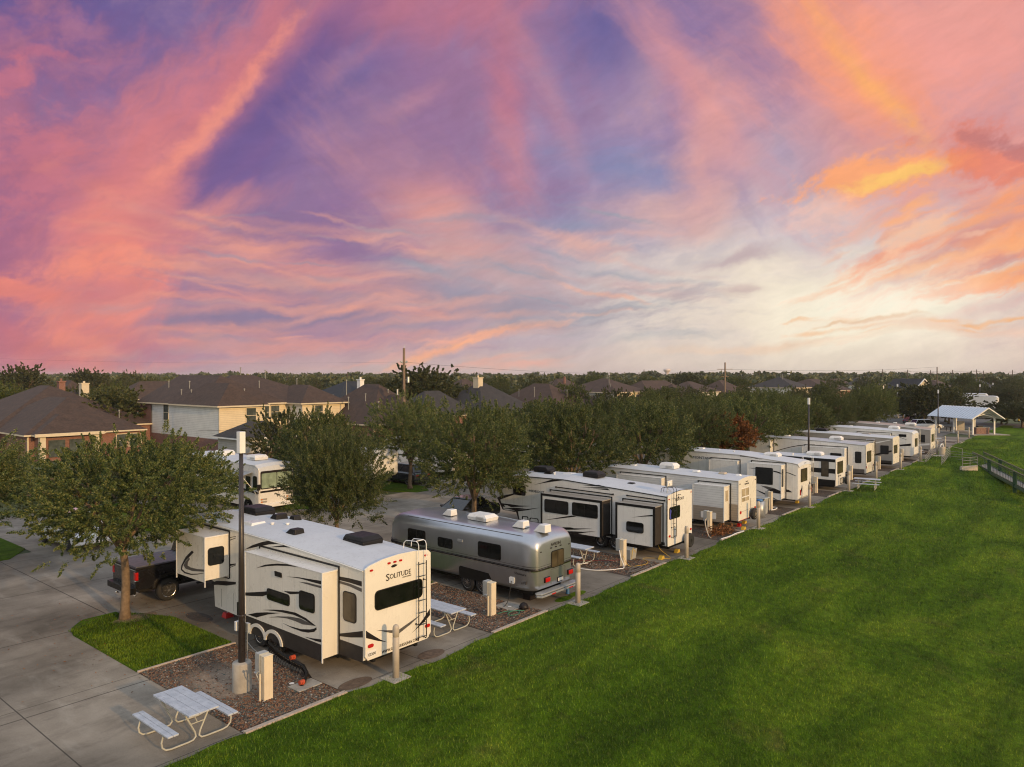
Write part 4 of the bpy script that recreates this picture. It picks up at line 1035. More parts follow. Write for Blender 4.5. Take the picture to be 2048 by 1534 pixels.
def wheel(par, x, y, z, r, w_, face=-1, rim='alloy', axis='X', spokes=8, name='wheel'):
    """tyre with tread shoulder, alloy rim with spokes and hub as sub-part"""
    mb = MB().mat('rubber'); mb.smooth = True; h = w_/2; c = (x, y, z)
    mb.lathe(c, [(r*.60, -h), (r*.86, -h), (r*.97, -h*.75), (r, -h*.35), (r, h*.35), (r*.97, h*.75), (r*.86, h), (r*.60, h)], 22, axis)
    o = mb.build(name, par)
    mb = MB(); s = face
    def P(rad, ang, off):
        cc, ss = rad*math.cos(ang), rad*math.sin(ang)
        return (x+s*off, y+cc, z+ss) if axis == 'X' else (x+cc, y+s*off, z+ss)
    mb.mat('rv_black'); q = h*.80; mb.add([P(r*.62, 2*math.pi*i/20, q) for i in range(20)], [tuple(range(20))])
    mb.mat(rim)
    for i in range(20):
        a, b = 2*math.pi*i/20, 2*math.pi*(i+1)/20
        mb.add([P(r*.63, a, h*1.03), P(r*.63, b, h*1.03), P(r*.56, b, h*.95), P(r*.56, a, h*.95)], [(0, 1, 2, 3)])
    for i in range(spokes):
        a = 2*math.pi*i/spokes; wd = .5/spokes*1.5
        mb.add([P(r*.56, a-wd*.8, h*.96), P(r*.56, a+wd*.8, h*.96), P(r*.15, a+wd*1.6, h*1.05), P(r*.15, a-wd*1.6, h*1.05)], [(0, 1, 2, 3)])
    mb.add([P(r*.17, 2*math.pi*i/12, h*1.1) for i in range(12)], [tuple(range(12))])
    mb.build('rim', o)
    return o
def axles(t_, x0, x1, ys, r=.37, w_=.23, **kw):
    for y in ys:
        wheel(t_, x0+.14, y, r, r, w_, -1, **kw); wheel(t_, x1-.14, y, r, r, w_, 1, **kw)
def ac_unit(t_, x, y, z, mat='black_plastic', L=1.0, W_=.74, h=.34, name='air_conditioner'):
    mb = MB().mat(mat); mb.frustum(x-W_/2, y-L/2, z, x+W_/2, y+L/2, z+h*.55, -.02, -.02, -.02, -.02); mb.frustum(x-W_/2-.02, y-L/2-.02, z+h*.551, x+W_/2+.02, y+L/2+.02, z+h, .07, .16, .07, .07)
    if mat == 'white_plastic':
        mb.mat('rv_grey')
        for i in range(5): mb.box(x-W_/2-.025, y-L/2+.12, z+.05+i*.028, x-W_/2-.018, y-L/2+.55, z+.06+i*.028)
    return mb.build(name, t_, bevel=.035, seg=3)
def vent_hood(t_, x, y, z, mat='black_plastic', L=.5, W_=.42, h=.26):
    mb = MB().mat(mat); mb.add([(x-W_/2,y-L/2,z),(x+W_/2,y-L/2,z),(x+W_/2,y+L/2,z),(x-W_/2,y+L/2,z),(x-W_/2+.03,y-L/2+.02,z+h),(x+W_/2-.03,y-L/2+.02,z+h),(x+W_/2-.04,y+.02,z+h),(x-W_/2+.04,y+.02,z+h)],
        [(0,3,2,1),(4,5,6,7),(0,1,5,4),(1,2,6,5),(2,3,7,6),(3,0,4,7)])
    return mb.build('roof_vent', t_, bevel=.03, seg=3)
def flat_vent(t_, x, y, z, s=.4, mat='white_plastic', name='roof_vent', h=.09):
    mb = MB().mat(mat); mb.frustum(x-s/2, y-s/2, z-.01, x+s/2, y+s/2, z+h, .05, .05, .05, .05); return mb.build(name, t_, bevel=.02)
def pipe_vent(t_, x, y, z):
    mb = MB().mat('white_plastic'); mb.cyl((x,y,z-.03), (x,y,z+.10), .05, .05, 10); mb.cyl((x,y,z+.101), (x,y,z+.13), .075, .06, 10); return mb.build('vent_pipe', t_)
def lamp(t_, plane, at, a, b, w_=.10, h=.045, mat='red_lens', name='marker_light'):
    mb = MB().mat(mat); mb.plate(rrect(a-w_/2, b-h/2, a+w_/2, b+h/2, min(w_, h)*.45, 3), plane, at, .025); return mb.build(name, t_)
def ladder(t_, xa, xb, y, z0, z1, mat='rv_black', hoop='white_plastic', ztop=None):
    mb = MB().mat(mat); yo = y-.13
    for x in (xa, xb):
        mb.tube([(x, y-.01, z0-.0), (x, yo+.02, z0-.03), (x, yo, z0+.04), (x, yo, z1)], .016, 7)
        for z in (z0+.45, z1-.6): mb.cyl((x, yo, z), (x, y, z), .012, .012, 6); mb.cyl((x, y-.02, z), (x, y, z), .03, .03, 8)
    n = 7
    for i in range(n):
        z = z0+.06+(z1-z0-.14)*i/(n-1); mb.cyl((xa, yo, z), (xb, yo, z), .012, .012, 6)
    mb.mat(hoop); zt = ztop or z1
    for x in (xa, xb): mb.tube([(x, yo, z1-.01), (x, yo, zt+.22), (x, yo+.04, zt+.30), (x, yo+.12, zt+.33), (x, y+.42, zt+.30), (x, y+.52, zt+.22), (x, y+.54, zt+.05)], .013, 7)
    mb.cyl((xa, yo+.12, zt+.33), (xb, yo+.12, zt+.33), .014, .014, 6)
    return mb.build('ladder', t_)
def jack(t_, x, y, z, foot='red_plastic'):
    mb = MB().mat('galv'); mb.cyl((x,y,.16), (x,y,z), .035, .035, 10); mb.mat(foot); mb.frustum(x-.15, y-.15, 0, x+.15, y+.15, .17, .04, .04, .04, .04); return mb.build('landing_jack', t_)
def chassis(t_, x0, x1, y0, y1, z0=.32, z1=.55):
    mb = MB().mat('rv_black')
    for x in (x0+.45, x1-.45): mb.box(x-.05, y0, z0, x+.05, y1, z1)
    mb.box(x0+.45, y0+.02, z0+.04, x1-.45, y0+.12, z1); mb.box(x0+.3, y0+2.0, z0-.02, x1-.3, y0+3.6, z1-.02)
    return mb.build('chassis', t_)
DEC = {}
DEC['r1_slide'] = [[(20.95, 2.48), (20.47, 2.66), (19.82, 2.8), (19.28, 2.87), (18.68, 2.88), (19.28, 2.82), (19.82, 2.74), (20.33, 2.64)], [(19.28, 2.5), (18.68, 2.58), (17.56, 2.67), (17.56, 2.57), (18.01, 2.56), (18.59, 2.56)], [(21.67, 1.57), (20.95, 1.72), (20.33, 1.86), (20.31, 1.77), (20.62, 1.65), (21.2, 1.55), (21.65, 1.48)], [(19.46, 2.03), (19.07, 2.09), (18.66, 2.16), (18.66, 2.1), (19.11, 2.0)], [(20.6, 1.23), (20.01, 1.36), (19.47, 1.45), (18.85, 1.5), (18.35, 1.45), (17.83, 1.32), (18.01, 1.32), (18.43, 1.39), (18.94, 1.42), (19.56, 1.37), (20.01, 1.32)], [(21.45, 0.91), (20.96, 1.07), (20.38, 1.2), (19.65, 1.33), (20.34, 1.14), (20.96, 0.92)], [(19.51, 1.05), (19.12, 1.04), (18.6, 1.07), (18.14, 1.16), (17.93, 1.23), (17.83, 1.29), (17.82, 1.23), (17.93, 1.14), (18.22, 1.05), (18.56, 1.01), (19.03, 1.01)], [(18.39, 0.89), (18.02, 0.93), (17.55, 1.0), (17.55, 0.92), (17.85, 0.89)]]
DEC['r1_slide_grey'] = [[(20.25, 1.07), (19.78, 1.2), (19.12, 1.33), (18.6, 1.38), (17.89, 1.32), (18.51, 1.23), (18.86, 1.25), (19.29, 1.24), (19.78, 1.17)], [(18.68, 2.45), (18.26, 2.5), (17.57, 2.52), (17.57, 2.46), (18.01, 2.45)]]
DEC['r1_slide_skirt'] = [(21.56, 0.86), (17.53, 0.84), (17.53, 0.35), (21.56, 0.34)]
DEC['r1_body'] = [[(22.6, 2.71), (22.11, 2.93), (21.55, 3.11), (21.06, 3.23), (20.49, 3.21), (21.11, 3.1), (21.75, 2.94)], [(21.16, 3.0), (20.72, 3.1), (20.25, 3.2), (19.84, 3.18), (20.3, 3.13)]]
DEC['r1_body_r'] = [[(17.54, 2.69), (17.07, 2.72), (16.49, 2.73), (16.49, 2.59), (17.0, 2.6), (17.54, 2.59)], [(17.51, 1.03), (16.96, 1.19), (16.45, 1.34), (16.44, 1.16), (16.97, 1.04), (17.49, 0.96)]]
DEC['r1_body_grey'] = [[(17.54, 2.57), (17.0, 2.57), (16.49, 2.53), (16.49, 2.43), (17.0, 2.49), (17.54, 2.5)]]
DEC['r1_body_skirt'] = [(17.5, 0.87), (16.44, 0.88), (16.45, 0.45), (17.51, 0.42)]
DEC['r1_front'] = [[(24.75, 1.22), (24.41, 1.34), (23.84, 1.43), (23.16, 1.52), (23.17, 1.44), (23.76, 1.29), (24.32, 1.22), (24.73, 1.14)], [(23.6, 2.98), (23.15, 3.08), (23.15, 3.06), (23.6, 2.95)], [(23.6, 2.88), (23.15, 3.03), (23.15, 3.01), (23.6, 2.85)], [(23.58, 2.06), (23.16, 2.15), (23.16, 2.12), (23.56, 1.99)], [(23.58, 1.95), (23.16, 2.11), (23.16, 2.09), (23.56, 1.93)]]
DEC['r1_bed'] = [[(24.46, 2.55), (24.88, 2.27), (25.02, 2.13), (25.2, 1.92), (25.23, 1.76), (24.97, 1.69), (24.52, 1.71), (24.07, 1.8), (23.63, 1.92), (23.63, 1.93), (24.11, 1.82), (24.52, 1.75), (24.93, 1.74), (25.16, 1.8), (25.11, 1.93), (24.92, 2.12), (24.65, 2.3), (24.33, 2.51)], [(24.65, 2.28), (24.92, 2.1), (25.04, 1.95), (24.88, 1.86), (24.42, 1.86), (23.63, 1.97), (23.63, 2.04), (24.11, 1.98), (24.56, 1.96), (24.76, 1.99), (24.74, 2.11), (24.6, 2.24)]]
DEC['r1_rear'] = [[(13.26, 1.37), (13.36, 1.29), (13.57, 1.13), (13.79, 0.97), (14.04, 0.83), (13.67, 0.97), (13.26, 1.16)], [(14.96, 0.83), (15.13, 0.91), (15.44, 1.13), (15.73, 1.39), (15.74, 1.19), (15.55, 1.08), (15.27, 0.95)]]
DEC['r1_rear_grey'] = [[(13.62, 1.29), (13.98, 1.19), (14.46, 1.07), (15.38, 1.31), (14.93, 1.11), (14.49, 0.96), (14.17, 1.06)]]
DEC['r3_body'] = [[(24.25, 2.7), (23.64, 2.89), (23.03, 3.1), (22.35, 3.11), (23.03, 2.98), (23.64, 2.85)], [(26.83, 1.75), (26.64, 1.84), (25.65, 2.1), (25.61, 2.04), (26.62, 1.66), (26.36, 1.18), (26.19, 1.12), (25.53, 1.18), (25.34, 1.16), (25.57, 1.1), (26.43, 1.14)], [(26.53, 1.47), (25.94, 1.49), (25.24, 1.49), (24.43, 1.55), (25.16, 1.43), (25.82, 1.33), (26.07, 1.4), (26.32, 1.4), (26.24, 1.3), (26.45, 1.3)], [(26.39, 1.19), (25.65, 1.32), (24.75, 1.4), (25.32, 1.28), (24.75, 1.35), (23.84, 1.53), (24.67, 1.3), (25.32, 1.16), (25.65, 1.19), (25.94, 1.21)], [(25.48, 1.16), (25.34, 1.17), (25.22, 0.7), (25.28, 0.68)], [(25.05, 0.94), (24.67, 0.97), (24.61, 0.9), (24.61, 0.55), (24.67, 0.54), (24.67, 0.87), (24.71, 0.92), (24.97, 0.9), (25.03, 0.56), (25.07, 0.55)], [(24.47, 0.93), (23.99, 0.94), (23.92, 0.87), (23.93, 0.64), (23.97, 0.63), (23.98, 0.85), (24.03, 0.9), (24.43, 0.89), (24.48, 0.83), (24.49, 0.58), (24.53, 0.58), (24.53, 0.88)], [(21.07, 2.97), (20.16, 3.09), (19.68, 3.03), (20.09, 3.02), (20.68, 2.99)], [(21.25, 2.84), (20.4, 2.95), (19.51, 3.02), (19.98, 2.95)], [(20.51, 2.87), (19.64, 2.96), (19.49, 2.88), (20.05, 2.87)]]
DEC['r3_s1'] = [[(22.88, 1.12), (21.86, 1.39), (21.18, 1.56), (20.9, 1.54), (21.68, 1.37)], [(22.56, 0.76), (22.08, 0.86), (21.5, 0.89), (20.79, 0.97), (19.96, 1.07), (20.86, 0.9), (21.75, 0.77), (22.05, 0.79)], [(21.75, 0.7), (21.14, 0.78), (20.51, 0.84), (19.74, 0.97), (20.44, 0.8), (20.97, 0.65), (21.39, 0.66)], [(22.05, 0.87), (21.25, 0.96), (20.97, 0.93), (21.68, 0.85)]]
DEC['r3_s2'] = [[(17.85, 1.85), (17.22, 2.01), (16.74, 2.11), (16.73, 2.04), (17.22, 1.97)]]
DEC['r5_j'] = (17.08678733261227, 47.716831647148986)
DEC['r5_s'] = [[(19.21, 2.41), (18.76, 2.43), (18.76, 2.4), (19.03, 2.39)], [(17.61, 2.36), (17.34, 2.33), (17.06, 2.25), (17.06, 2.16), (17.34, 2.25), (17.59, 2.29)], [(18.13, 0.97), (17.92, 1.07), (17.51, 1.21), (17.08, 1.07), (17.08, 0.9), (17.46, 0.91), (17.82, 0.96)], [(18.72, 1.01), (18.34, 0.9), (17.82, 0.72), (17.36, 0.5), (17.16, 0.46), (17.46, 0.5), (17.97, 0.68), (18.49, 0.88)]]
DEC['r5_s_grey'] = [[(18.44, 1.31), (17.98, 1.29), (17.51, 1.22), (17.87, 1.07), (18.13, 1.19)]]
DEC['r5_b'] = [[(17.04, 2.24), (16.73, 2.17), (16.38, 2.04), (16.43, 2.03), (16.73, 2.12), (17.04, 2.2)], [(17.06, 1.11), (16.85, 1.08), (16.63, 0.95), (16.83, 0.93), (17.06, 0.94)], [(20.16, 3.1), (19.61, 3.08), (19.07, 3.01), (18.59, 2.92), (19.07, 2.97), (19.61, 3.04), (20.16, 3.04)]]
# ---- 1: cream fifth-wheel trailer with dark swooshes (nearest)
t_ = thing('fifth_wheel_trailer', 'cream fifth-wheel trailer with dark swooshes, nearest the camera', 'trailer', (14.5, 20, 0))
st = [(16.42, .50, 3.06), (17.5, .42, 3.12), (20.3, .40, 3.25), (23.3, .40, 3.30), (24.55, .42, 3.32), (24.62, 1.28, 3.32), (25.6, 1.50, 3.34), (26.2, 1.62, 3.30), (26.75, 1.85, 3.10, .08, 1), (27.1, 2.2, 2.75, .2, 1)]
shell(t_, 13.24, 15.77, st, 'rv_cream', 'roof_rubber', .11, edge='rv_white', decals=[
    ('rv_skirt', 'L', 13.24, [DEC['r1_body_skirt'], [(21.62, .86), (23.1, .86), (23.1, .41), (21.62, .40)]]),
    ('decal_dark', 'L', 13.24, DEC['r1_body']+DEC['r1_body_r']+DEC['r1_front']), ('decal_grey', 'L', 13.24, DEC['r1_body_grey'])])
mb = MB().mat('rv_cream'); p = [(13.24, .62), (13.33, .50), (15.62, .50), (15.77, .66), (15.77, 3.10), (15.66, 3.20), (15.1, 3.27), (14.5, 3.29), (13.9, 3.25), (13.4, 3.16), (13.24, 3.08)]
mb.plate([(a, b) for a, b in p], 'B', 16.385, .05)
mb.mat('decal_dark')
for q in DEC['r1_rear']: mb.plate(q, 'B', 16.334, .006)
mb.mat('decal_grey')
for q in DEC['r1_rear_grey']: mb.plate(q, 'B', 16.334, .005)
mb.mat('decal_dark'); mb.plate([(14.18, 2.98), (14.24, 3.02), (14.33, 3.03), (14.42, 3.00), (14.38, 2.97), (14.3, 2.95), (14.22, 2.95)], 'B', 16.334, .02)
cap = mb.build('rear_cap', t_, bevel=.012)
RY = 16.334
window(cap, 'B', RY, 13.57, 1.83, 15.42, 2.40, .14)
for x in (13.45, 14.10, 14.32, 14.54, 15.55): lamp(cap, 'B', RY, x, 3.04+(.06 if 14 < x < 15 else (-.02 if x < 14 else .02)), .11, .055)
for x in (13.42, 15.62): lamp(cap, 'B', RY, x, .90, .20, .10, name='tail_light')
mb = MB().mat('white_plastic'); mb.plate([(13.30, .58), (13.62, .58), (13.62, .75), (13.30, .75)], 'B', RY, .01); lp = mb.build('licence_plate', cap)
text_part('OX·694', lp, 'B', RY-.01, 13.33, .615, .26, .09, 'decal_dark')
text_part('S', cap, 'B', RY, 13.99, 2.60, .13, .20, 'decal_dark'); text_part('OLITUDE', cap, 'B', RY, 14.13, 2.63, .82, .145, 'decal_dark')
text_part('GRAND DESIGN', cap, 'B', RY, 14.62, 2.565, .34, .035, 'decal_grey')
text_part('WWW.GRANDDESIGNRV.COM', cap, 'B', RY, 13.83, .555, 1.42, .085, 'decal_dark')
ladder(t_, 15.15, 15.46, RY, .62, 2.95, ztop=3.22)
s1 = slide(t_, 13.24, .56, 17.57, 21.62, .36, 2.88, 'rv_cream', decals=[('rv_skirt', [[(17.57, .84), (21.61, .86), (21.61, .36), (17.57, .36)]]),
    ('decal_dark', DEC['r1_slide']), ('decal_grey', DEC['r1_slide_grey'])], drop=.04)
window(s1, 'L', 12.675, 19.15, 1.62, 20.36, 1.97, .10); window(s1, 'L', 12.675, 17.90, 1.66, 18.66, 2.22, .10)
mb = MB().mat('rv_black'); mb.plate([(19.55, 2.42), (19.9, 2.42), (19.92, 2.56), (19.57, 2.56)], 'L', 12.678, .03); mb.build('exhaust_vent', s1)
mb = MB().mat('rv_cream')
for cy in (20.88, 20.0):
    an = [math.pi*i/14 for i in range(15)]
    mb.mat('rv_black').plate([(cy-.40*math.cos(a_), .355+.30*math.sin(a_)) for a_ in an], 'L', 12.684, .008); mb.mat('rv_cream')
    for i in range(14):
        a_, b_ = an[i], an[i+1]; mb.plate([(cy-.50*math.cos(a_), .34+.40*math.sin(a_)), (cy-.50*math.cos(b_), .34+.40*math.sin(b_)), (cy-.39*math.cos(b_), .34+.30*math.sin(b_)), (cy-.39*math.cos(a_), .34+.30*math.sin(a_))], 'L', 12.676+.001*(cy > 20.5), .04)
mb.build('wheel_arch', s1)
s2 = slide(t_, 13.24, .87, 23.61, 25.55, 1.60, 3.10, 'rv_cream', decals=[('decal_dark', [DEC['r1_bed'][0]]), ('decal_grey', [DEC['r1_bed'][1]])], drop=.16, frame='decal_dark')
mb = MB().mat('trim_cream')
window(s2, 'B', 23.645, 12.50, 2.12, 13.08, 2.72, .10)
window(t_, 'L', 13.24, 16.72, 1.47, 17.33, 2.33, .12, glass='glass_brown')
ac_unit(t_, 14.95, 18.55, 3.20, h=.30, L=.98, W_=.8); ac_unit(t_, 15.05, 24.75, 3.36, h=.32, L=1.0, W_=.8)
vent_hood(t_, 14.05, 20.95, 3.30, L=.62, W_=.40, h=.22); vent_hood(t_, 15.0, 23.35, 3.36, L=.5, W_=.5, h=.22)
flat_vent(t_, 14.0, 23.25, 3.36, .6, 'solar', 'skylight', .10); flat_vent(t_, 15.75-.35, 22.9, 3.34, .34, 'black_plastic', 'antenna_dome', .16)
for (x, y) in ((14.25, 22.55), (14.55, 22.1)): pipe_vent(t_, x, y, 3.34)
axles(t_, 12.70, 15.7, (20.88, 20.0)); chassis(t_, 13.24, 15.77, 16.5, 24.5)
jack(t_, 13.6, 24.35, .5); jack(t_, 15.4, 24.35, .5); jack(t_, 13.42, 20.45, .4)
# storage doors seams on the front box
mb = MB().mat('decal_grey')
for y in (24.10, 23.3): mb.plate([(y-.006, .5), (y+.006, .5), (y+.006, 1.12), (y-.006, 1.12)], 'L', 13.24, .004)
mb.build('compartment_door', t_)
# ---- 2: silver aluminium trailer
t_ = thing('travel_trailer', 'rounded silver aluminium travel trailer with white roof vents', 'trailer', (22.5, 20, 0))
X0, X1, Y0, Y1, ZB, ZT = 21.28, 23.85, 16.62, 24.75, .52, 2.60
def arch_ring(y, ins, zt, zb, c):
    x0, x1 = X0+ins, X1-ins; pts = [(x0+.10, y, zb), (x0, y, zb+.18)]
    for k in range(7): a = R(90*k/6); pts.append((x0+c-c*math.cos(a), y, zt-c+c*math.sin(a)))
    pts.append(((x0+x1)/2, y, zt+.045))
    for k in range(7): a = R(90-90*k/6); pts.append((x1-c+c*math.cos(a), y, zt-c+c*math.sin(a)))
    return pts+[(x1, y, zb+.18), (x1-.10, y, zb)]
mb = MB().mat('alu'); mb.smooth = True; rings = []; rr = .62
def endprof(d):      # d 0..1 from the tip inward
    return 1-math.sqrt(max(0, 1-(1-d)**2))
for d in (0, .04, .12, .25, .42, .65, 1.0):
    e = endprof(d); rings.append(arch_ring(Y0+d*rr, .30*e+.0, ZT-.34*e, ZB+.10*e, .40-.08*e))
for y in (19, 21, 23): rings.append(arch_ring(y, 0, ZT, ZB, .40))
for d in (1.0, .65, .42, .25, .12, .04, 0):
    e = endprof(d); rings.append(arch_ring(Y1-d*.9, .34*e, ZT-.5*e, ZB+.16*e, .40-.08*e))
mb.loft(rings)
body = mb.build('body', t_)
mb = MB().mat('rv_black')
def outline(z, o):
    pts = []
    for (cx, cy, a0) in ((X1-.34, Y1-.5, 0), (X0+.34, Y1-.5, 90), (X0+.34, Y0+.36, 180), (X1-.34, Y0+.36, 270)):
        for k in range(7): a = R(a0+15*k); pts.append((cx+(.34+o)*math.cos(a), cy+(.34+o)*math.sin(a)*(1.06 if a0 >= 180 else 1.45), z))
    return pts
for (z0, z1, m, o) in ((1.355, 1.375, 'decal_dark', .012), (1.30, 1.338, 'decal_dark', .014), (1.27, 1.298, 'chrome', .012), (1.44, 1.448, 'decal_dark', .006)):
    mb.mat(m); mb.loft([outline(z0, -.02), outline(z0, o), outline(z1, o), outline(z1, -.02)], False, False)
mb.build('belt_trim', t_)
mb = MB().mat('decal_grey')
mb.tube([(X0+.16, y, ZT-.075) for y in (17.3, 19, 21, 23.6)], .012, 6); mb.build('roof_seam', t_)
for (a0, b0, a1, b1, bars) in ((22.35, 1.46, 23.42, 2.06, 1), (20.78, 1.54, 21.62, 1.94, 1), (18.22, 1.48, 19.40, 2.08, 1)): window(t_, 'L', X0, a0, b0, a1, b1, .09, bars=bars)
window(t_, 'B', Y0-.001, 22.30, 1.25, 23.12, 1.90, .10, glass='glass_brown', bars=1)
for x in (22.30, 22.60, 22.90): lamp(t_, 'B', Y0-.001, x, 2.03, .10, .04, 'decal_dark')
lamp(t_, 'B', Y0+.012, 21.68, 1.98, .09, .035, 'decal_dark'); lamp(t_, 'B', Y0+.012, 23.46, 1.98, .09, .035, 'decal_dark')
tp = text_part('AVION', t_, 'B', Y0-.001, 22.28, 2.09, .62, .12, 'decal_dark')
for x in (22.02, 23.50):
    mb = MB().mat('rv_black'); mb.box(x-.16, Y0-.055, .80, x+.16, Y0+.06, 1.0); mb.mat('red_lens'); mb.box(x-.14, Y0-.085, .82, x+.14, Y0-.056, .98); mb.build('tail_light', t_, bevel=.012)
mb = MB().mat('rv_black'); mb.plate([(22.70, .66), (23.04, .66), (23.04, .84), (22.70, .84)], 'B', Y0-.001, .02); mb.mat('white_plastic'); mb.plate([(22.73, .69), (23.01, .69), (23.01, .81), (22.73, .81)], 'B', Y0-.022, .006); mb.build('licence_plate', t_)
mb = MB().mat('decal_grey')
for x in (22.30, 23.20): mb.plate([(x-.005, .66), (x+.005, .66), (x+.005, 1.2), (x-.005, 1.2)], 'B', Y0-.001, .006)
mb.plate([(22.305, 1.2), (23.195, 1.2), (23.195, 1.21), (22.305, 1.21)], 'B', Y0-.001, .006); mb.build('rear_hatch', t_)
mb = MB().mat('galv'); q = [(X0+.10, Y0+.02), (X0+.02, Y0-.10), (X0+.14, Y0-.28), (X1-.14, Y0-.28), (X1-.02, Y0-.10), (X1-.10, Y0+.02)]
for zz, hh, oo in ((.38, .07, 0), (.47, .05, .03)):
    mb.add([(a, b+oo, zz) for a, b in q]+[(a, b+oo, zz+hh) for a, b in q], [tuple(range(6))[::-1], tuple(range(6, 12))]+[(i, (i+1) % 6, 6+(i+1) % 6, 6+i) for i in range(6)])
mb.mat('red_lens'); mb.box(X0+.7, Y0-.295, .39, X0+.95, Y0-.279, .43); mb.box(X1-.75, Y0-.295, .39, X1-.5, Y0-.279, .43)
mb.build('bumper', t_, bevel=.012)
mb = MB().mat('rv_black'); wp = [(18.72, .50), (18.72, .72), (18.85, .90), (20.35, .95), (20.42, .90), (20.42, .50)]; mb.plate(wp, 'L', X0, .008); mb.build('wheel_well', t_)
axles(t_, X0-.04, X1, (19.98, 19.18), r=.36, w_=.2)
mb = MB().mat('white_plastic'); mb.plate(rrect(17.56, .72, 17.80, .96, .04), 'L', X0, .03); mb.build('power_inlet', t_)
mb = MB().mat('galv'); mb.plate([(19.98+.25, 1.90), (20.5, 1.90), (20.5, 2.0), (20.23, 2.0)], 'L', X0, .03); mb.build('exhaust_vent', t_)
mb = MB().mat('decal_grey')
for (a, b, c, d) in ((17.10, .78, 17.24, .86), (16.98, .78, 17.05, .90)): mb.plate([(a, b), (c, b), (c, d), (a, d)], 'L', X0, .01)
mb.build('access_panel', t_)
text_part('Ventura', t_, 'L', X0, 17.55, 1.10, .55, .08, 'decal_dark', shear=.3)
vent_hood(t_, 22.25, 21.9, 2.64, 'white_plastic', .55, .40, .26); vent_hood(t_, 22.25, 18.05, 2.64, 'white_plastic', .6, .42, .27); vent_hood(t_, 22.25, 17.0, 2.60, 'white_plastic', .6, .42, .30)
ac_unit(t_, 22.45, 20.2, 2.64, 'white_plastic', 1.0, .72, .24)
mb = MB().mat('galv'); mb.tube([(22.95, 21.6, 2.66), (23.0, 19.5, 2.72), (23.0, 18.4, 2.66)], .02, 6); mb.build('antenna', t_)
chassis(t_, X0, X1, 17.0, 24.0, .3, .52)
mb = MB().mat('rv_black'); mb.tube([(22.0, 24.3, .45), (22.55, 26.0, .45), (23.1, 24.3, .45)], .05, 6); mb.cyl((22.55, 25.9, .02), (22.55, 25.9, .75), .04, .04, 8); mb.build('tow_hitch', t_)
mb = MB().mat('blue_plastic'); mb.cyl((23.55, Y0+.12, 0), (23.55, Y0+.12, .38), .07, .06, 10); tag(mb.build('hose_support'), 'small blue jack stand under the rear corner of the silver trailer', 'jack stand')
mb = MB().mat('decal_dark'); mb.box(21.9, 17.3, 0, 22.25, 17.65, .28); mb.box(21.97, 17.37, .281, 22.18, 17.58, .5); tag(mb.build('leveling_block'), 'dark leveling blocks stacked under the silver trailer tail', 'leveling block')
# ---- 3: white fifth wheel with black framed slides
t_ = thing('fifth_wheel_trailer', 'white fifth-wheel trailer with black framed slide-outs and a black edged roof', 'trailer', (32, 20, 0))
X0, X1 = 31.0, 33.5
st = [(16.42, .58, 2.90), (19.6, .56, 3.05), (22.3, .56, 3.18), (25.22, .60, 3.12), (25.32, 1.14, 3.11), (26.3, 1.12, 2.95), (26.62, 1.40, 2.80, .03), (26.88, 1.72, 2.55, .08, 1)]
shell(t_, X0, X1, st, 'rv_white', 'roof_rubber', .10, edge='rv_black', decals=[('decal_dark', 'L', X0, DEC['r3_body']), ('rv_black', 'L', X0, [[(16.5, .74), (25.2, .74), (25.2, .60), (16.5, .60)]])])
mb = MB().mat('rv_white'); mb.plate([(X0, .62), (X0+.05, .55), (X1-.06, .58), (X1, .65), (X1, 2.93), (X1-.6, 3.0), (32.25, 3.03), (X0+.6, 3.0), (X0, 2.93)], 'B', 16.385, .03); mb.mat('rv_black')
mb.tube([(X0-.01, 16.37, .6), (X0-.01, 16.37, 2.9), (X0+.6, 16.37, 3.0), (32.25, 16.37, 3.04), (X1-.6, 16.37, 3.0), (X1+.01, 16.37, 2.9), (X1+.01, 16.37, .6)], .018, 6); cap = mb.build('rear_cap', t_)
window(cap, 'B', 16.355, 31.15, 1.78, 32.22, 2.36, .09)
mb = MB().mat('blue_sticker'); mb.plate([(31.17, 1.85), (31.30, 1.80), (31.27, 2.0), (31.33, 2.2), (31.2, 2.3), (31.17, 2.1)], 'B', 16.33, .004); mb.build('sticker', cap)
text_part('HIDEOUT', cap, 'B', 16.355, 31.74, 2.58, .90, .13, 'decal_dark')
text_part('HIDEOUT', t_, 'L', X0, 24.56, 2.31, 1.02, .12, 'decal_dark')
for x in (31.88, 32.05, 32.22): lamp(cap, 'B', 16.355, x, 2.85, .07, .05, 'decal_dark')
lamp(cap, 'B', 16.355, 31.12, 2.75, .09, .05); lamp(cap, 'B', 16.355, 33.38, 2.83, .09, .05)
lamp(cap, 'B', 16.355, 32.05, 2.74, .11, .07, 'decal_dark', 'camera'); lamp(cap, 'B', 16.355, 31.18, 1.02, .16, .1, name='tail_light'); lamp(cap, 'B', 16.355, 33.35, 1.02, .16, .1, name='tail_light')
ladder(t_, 31.36, 31.62, 16.355, .95, 2.85, hoop='rv_black', ztop=2.95)
a = slide(t_, X0, .85, 19.44, 23.09, .70, 2.46, 'rv_white', endmat='rv_skirt', trim='rv_black', decals=[('decal_dark', DEC['r3_s1'])], flange='rv_black', roofmat='rv_grey')
window(a, 'L', 30.133, 21.38, 1.56, 22.87, 2.22, .10, bars=1); window(a, 'L', 30.133, 19.64, 1.58, 21.15, 2.24, .10, bars=1)
b = slide(t_, X0, .72, 16.64, 18.70, .62, 2.46, 'rv_white', endmat='rv_skirt', trim='rv_black', decals=[('decal_dark', DEC['r3_s2'])], flange='rv_black', roofmat='rv_grey')
window(b, 'L', 30.263, 17.20, 1.17, 18.12, 1.66, .11)
window(t_, 'L', X0, 24.80, 2.05, 25.66, 2.58, .08)
mb = MB().mat('rv_black')
